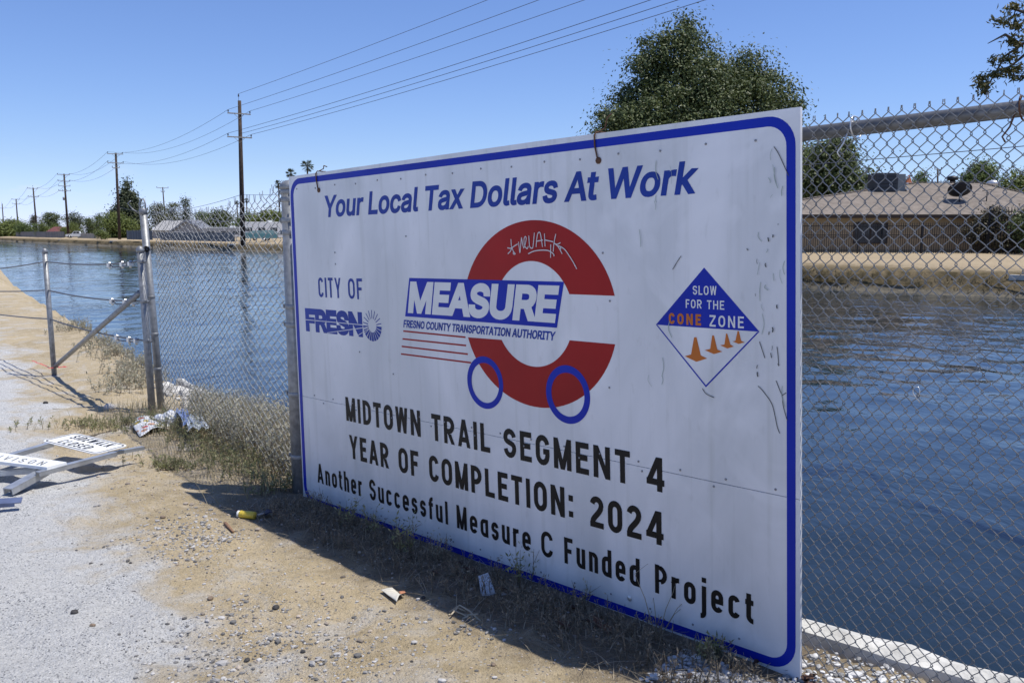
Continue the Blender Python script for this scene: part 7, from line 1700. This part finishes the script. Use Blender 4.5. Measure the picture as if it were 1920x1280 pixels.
# ------------------------------------------------------------------ weeds
def blades(name, bases, hts, m, seed, parent=None, lean=.5, wd=.003, seg=3, origin=(0, 0, 0), curl=.5):
    rg = np.random.default_rng(seed); n = len(bases); az = rg.uniform(0, 6.28, n); le = rg.uniform(.05, lean, n)
    dx = np.c_[np.cos(az), np.sin(az)]; pr = np.c_[-dx[:, 1], dx[:, 0]]; V = []; 
    w = wd * rg.uniform(.6, 1.4, n)
    for k in range(seg + 1):
        t = k / seg; off = dx * (hts * le * (t + curl * t * t))[:, None]; z = bases[:, 2] + hts * t * (1 - .25 * le * t)
        ww = (w * (1 - .85 * t))[:, None]; c = bases[:, :2] + off
        V.append(np.stack([np.c_[c - pr * ww, z], np.c_[c + pr * ww, z]], 1))
    V = np.stack(V, 1).reshape(n, -1, 3) - np.array(origin)
    b = np.arange(n)[:, None, None] * (2 * (seg + 1)); k = np.arange(seg)[None, :, None] * 2
    Q = (b + k + np.array([0, 1, 3, 2])[None, None, :]).reshape(-1, 4)
    return np_mesh(name, V.reshape(-1, 3), Q, m, parent)
def sprigs(name, bases, hts, m, seed, parent=None, origin=(0, 0, 0), leaf=.012, per=16, m_stem=None):
    """branching dry weeds: stems with many tiny leaves"""
    rg = np.random.default_rng(seed); V, Q = [], []; b = 0; mb = MB()
    for (x, y, z), h in zip(bases, hts):
        az = rg.uniform(0, 6.28); ln = rg.uniform(.1, .6); d = np.array((math.cos(az) * ln, math.sin(az) * ln, 1.0)); d /= np.linalg.norm(d)
        tip = np.array((x, y, z)) + d * h; mid = np.array((x, y, z)) + d * h * .5 + rg.normal(0, .04, 3) * h
        mb.tube([Vector((x, y, z - .02)) - Vector(origin), Vector(mid) - Vector(origin), Vector(tip) - Vector(origin)], [.0022, .0016, .0006], 4)
        for q in range(2):
            s0 = mid + (tip - mid) * rg.uniform(-.3, .5); e0 = s0 + (d * .5 + rg.normal(0, .55, 3)) * h * .35
            mb.tube([Vector(s0) - Vector(origin), Vector(e0) - Vector(origin)], [.0012, .0005], 4)
        t = rg.uniform(.25, 1, per)[:, None]; c = np.array((x, y, z)) + (tip - np.array((x, y, z))) * t + rg.normal(0, .11, (per, 3)) * h * t
        dd = rg.normal(size=(per, 3)) + d * .8; dd /= np.linalg.norm(dd, axis=1)[:, None]; s = np.cross(dd, rg.normal(size=(per, 3))); s /= np.linalg.norm(s, axis=1)[:, None]
        L_ = leaf * rg.uniform(.6, 1.5, per)[:, None]
        V.append(np.stack([c, c + dd * L_ * .5 + s * L_ * .16, c + dd * L_, c + dd * L_ * .5 - s * L_ * .16], 1).reshape(-1, 3) - np.array(origin))
    V = np.concatenate(V); Q = np.arange(len(V)).reshape(-1, 4)
    lf = np_mesh(name, V, Q, m, parent)
    sm = mb.build('stem', m_stem or M_DRYSTEM, parent if parent is not None else lf)
    return lf
M_DRYSTEM = mat('dry_stem', (.20, .16, .11), .9, vary=.3, vscale=30)
M_STRAW = leaf_mat('straw', (.30, .25, .14), (.55, .47, .30), .4)
M_GREENW = leaf_mat('weed_green', (.17, .19, .07), (.42, .40, .22), .4)
M_DUSTY = leaf_mat('dusty_weed', (.26, .25, .16), (.56, .52, .40), .42)
def with_z(P): return np.c_[P, near_z(P)]
def along(a, b, n, spread, seed, shift=0.0):
    rg = np.random.default_rng(seed); A_, B_ = np.array(a[:2]), np.array(b[:2]); d = (B_ - A_) / np.linalg.norm(B_ - A_); nn = np.array((d[1], -d[0]))
    if nn[1] > 0: nn = -nn
    t = rg.random(n)[:, None]; return A_ + (B_ - A_) * t + nn * (rg.normal(0, spread, n) + shift)[:, None]
# thick dusty weeds behind and in front of the loose fence panel
Pw = along(PA, PB.lerp(PA, .05), 1150, .16, 31, -.42)
Pw = np.r_[Pw, along(PA, PB.lerp(PA, .3), 550, .10, 32, -.18)]
hw = RNG.uniform(.10, .34, len(Pw)) * np.clip(1.25 - .5 * np.linalg.norm(Pw - np.array(PA.xy), axis=1) / 3.0, .45, 1.2)
o1 = sprigs('dusty_weeds', with_z(Pw), hw, M_DUSTY, 33, leaf=.026, per=26); tag(o1, 'thick dusty dry weeds behind the loose fence panel', None, None, 'stuff')
Pv = along(PA, PB.lerp(PA, .12), 300, .10, 34, .12)
o2 = sprigs('green_weeds', with_z(Pv), RNG.uniform(.04, .13, len(Pv)), M_GREENW, 35, leaf=.022, per=18); tag(o2, 'low green weeds along the front of the loose fence panel', None, None, 'stuff')
Pb = along(PA, PB, 1700, .22, 36, .02)
o3 = blades('dry_grass', with_z(Pb), RNG.uniform(.03, .16, len(Pb)), M_STRAW, 37, wd=.0022); tag(o3, 'straw coloured dry grass along the loose fence', None, None, 'stuff')
# round the barrier posts and on the bank edge
Pc = np.r_[np.array(gnd(235, 785).xy) + RNG.normal(0, 1, (260, 2)) * (.38, .13), np.array(gnd(262, 752).xy) + RNG.normal(0, 1, (160, 2)) * (.14, .12)]
o4 = blades('dry_grass', with_z(Pc), RNG.uniform(.03, .13, len(Pc)), M_STRAW, 38, wd=.0028); tag(o4, 'dry yellow grass tufts round the thick barrier post', None, None, 'stuff')
Pd = np.r_[np.array(gnd(225, 786).xy) + RNG.normal(0, 1, (160, 2)) * (.36, .10), np.array(gnd(318, 862).xy) + RNG.normal(0, 1, (60, 2)) * (.10, .06)]
o5 = sprigs('green_weeds', with_z(Pd), RNG.uniform(.03, .09, len(Pd)), M_GREENW, 39, leaf=.02, per=16); tag(o5, 'low green weeds between the flyer and the gravel', None, None, 'stuff')
Pe = np.concatenate([np.array(gnd(x, y).xy) + RNG.normal(0, 1, (90, 2)) * (.16, .22) for x, y in ((205, 645), (228, 662), (250, 690), (150, 615), (255, 712))])
o6 = sprigs('bank_weeds', with_z(Pe), RNG.uniform(.06, .22, len(Pe)), M_DUSTY, 40, leaf=.03, per=14); tag(o6, 'dry weeds on the canal edge behind the cable barrier', None, None, 'stuff')
# dead weeds in the shade along the foot of the sign
def foot(n, s0, s1, v0, v1, seed):
    rg = np.random.default_rng(seed); s = rg.uniform(s0, s1, n); v = v0 + (v1 - v0) * rg.random(n) ** 1.6
    return o0 + s[:, None] * u_ + v[:, None] * n_
Pf = foot(520, .1, 3.0, .05, .36, 41)
o7 = sprigs('dead_weeds', with_z(Pf), RNG.uniform(.03, .10, len(Pf)), leaf_mat('dead_leaves', (.13, .105, .07), (.34, .28, .20), .25), 42, leaf=.014, per=10); tag(o7, 'tangle of dead brown weeds along the foot of the billboard', None, None, 'stuff')
Pg2 = foot(1500, 0, 3.05, .05, .40, 43)
o8 = blades('dead_grass', with_z(Pg2), RNG.uniform(.02, .07, len(Pg2)), leaf_mat('dead_grass', (.20, .16, .10), (.46, .39, .28), .25), 44, wd=.0017, lean=2.6); tag(o8, 'dead grass stems in the shade of the billboard', None, None, 'stuff')
# single plants that stand up against the sign
for k, (lab, px, py, hpx, m, n) in enumerate((('small dry twiggy weed at the bottom left corner of the billboard', 588, 950, 48, M_DUSTY, 5), ('green leafed sprig against the left part of the bottom blue border', 652, 985, 62, M_GREENW, 4),
        ('short dark sprig between the two taller ones at the left', 690, 1000, 62, M_GREENW, 3), ('bushy grey green weed below the word Successful', 762, 1035, 92, M_GREENW, 8), ('leaning feathery weed below the last letters of Successful', 818, 1050, 66, M_DUSTY, 7),
        ('tallest green tipped weed standing in front of the word Measure', 978, 1100, 98, M_GREENW, 5), ('sideways dry sprig below the word Funded', 1085, 1140, 56, M_DUSTY, 5), ('green succulent weed in front of the bottom border at the right', 1330, 1240, 58, M_GREENW, 12),
        ('pale twiggy dead weed at the foot of the billboard below the word Project', 1345, 1268, 60, M_STRAW, 8))):
    p = gnd(px, py); r_ = empty('weed', (p.x, p.y, gz(p) - .005)); tag(r_, lab, 'weed', 'weeds at the foot of the billboard')
    h = hpx / FPX * p.y; rgk = np.random.default_rng(100 + k)
    B = np.c_[rgk.normal(0, .018, n), rgk.normal(0, .018, n), np.zeros(n)]
    sprigs('foliage', B, h * rgk.uniform(.6, 1.05, n), m, 100 + k, parent=r_, leaf=.020 if m is M_GREENW else .012, per=22)
for k, (lab, px, py, tips_) in enumerate((('thin arching dry grass stalks in front of the word Project', 1232, 1205, ((1190, 1075, 1215, 1056), (1262, 1110, 1270, 1080), (1300, 1110, 1380, 1098), (1290, 1130, 1340, 1100), (1225, 1120, 1222, 1130))), ('two curved pale grass stalks on the ground at the lower right', 1275, 1262, ((1240, 1225, 1225, 1215), (1262, 1235, 1250, 1222))))):
    p = gnd(px, py); r_ = empty('grass_stalks', (p.x, p.y, gz(p))); tag(r_, lab, 'grass'); mb = MB()
    for a, b, c, d in tips_:
        q1 = at(a, b, p.y + .05) - r_.location; q2 = at(c, d, p.y + .06) - r_.location
        mb.tube([Vector((0, 0, -.01)), q1 * .55 + Vector((0, 0, .02)), q1, q2], [.0016, .0014, .001, .0006], 4)
    mb.build('stalk', mat('dry_stalk', (.30, .25, .16), .8), r_)
# brown leaves dropped round the right end of the sign
lf = foot(26, 2.9, 3.9, -.06, .10, 51); lf = np.r_[lf, foot(16, 1.5, 3.0, .06, .3, 52)]
mb = MB(); rl_ = random.Random(4)
for i, p in enumerate(with_z(lf)):
    a = rl_.uniform(0, 6.28); L0 = rl_.uniform(.02, .045); d = Vector((math.cos(a), math.sin(a), rl_.uniform(-.1, .35))).normalized(); s = d.cross(Vector((0, 0, 1))).normalized(); c = Vector(p) + Vector((0, 0, .014))
    mb.add([c - d * L0, c + s * L0 * .45 + Vector((0, 0, .008)), c + d * L0, c - s * L0 * .45 + Vector((0, 0, .008)), c + Vector((0, 0, -.004))], [(0, 1, 4), (1, 2, 4), (2, 3, 4), (3, 0, 4)])
tag(mb.build('fallen_leaves', mat('dead_leaf_brown', (.10, .05, .03), .7, island=.5)), 'dark brown fallen leaves round the right foot of the billboard', None, None, 'stuff')
# small leftovers caught in the right fence
wt = empty('wire_scrap', tuple(sign_world(3.38, -.86, -.07))); tag(wt, 'little loop of pale wire hooked into the right hand fence mesh', 'wire')
mb = MB(); mb.tube([F_U * (.010 * math.cos(a)) + Vector((0, 0, .015 * math.sin(a))) for a in np.linspace(-1.2, 4.4, 14)] + [F_U * .012 + Vector((0, 0, -.032))], .0016, 5); mb.build('loop', M_CLAMP, wt)
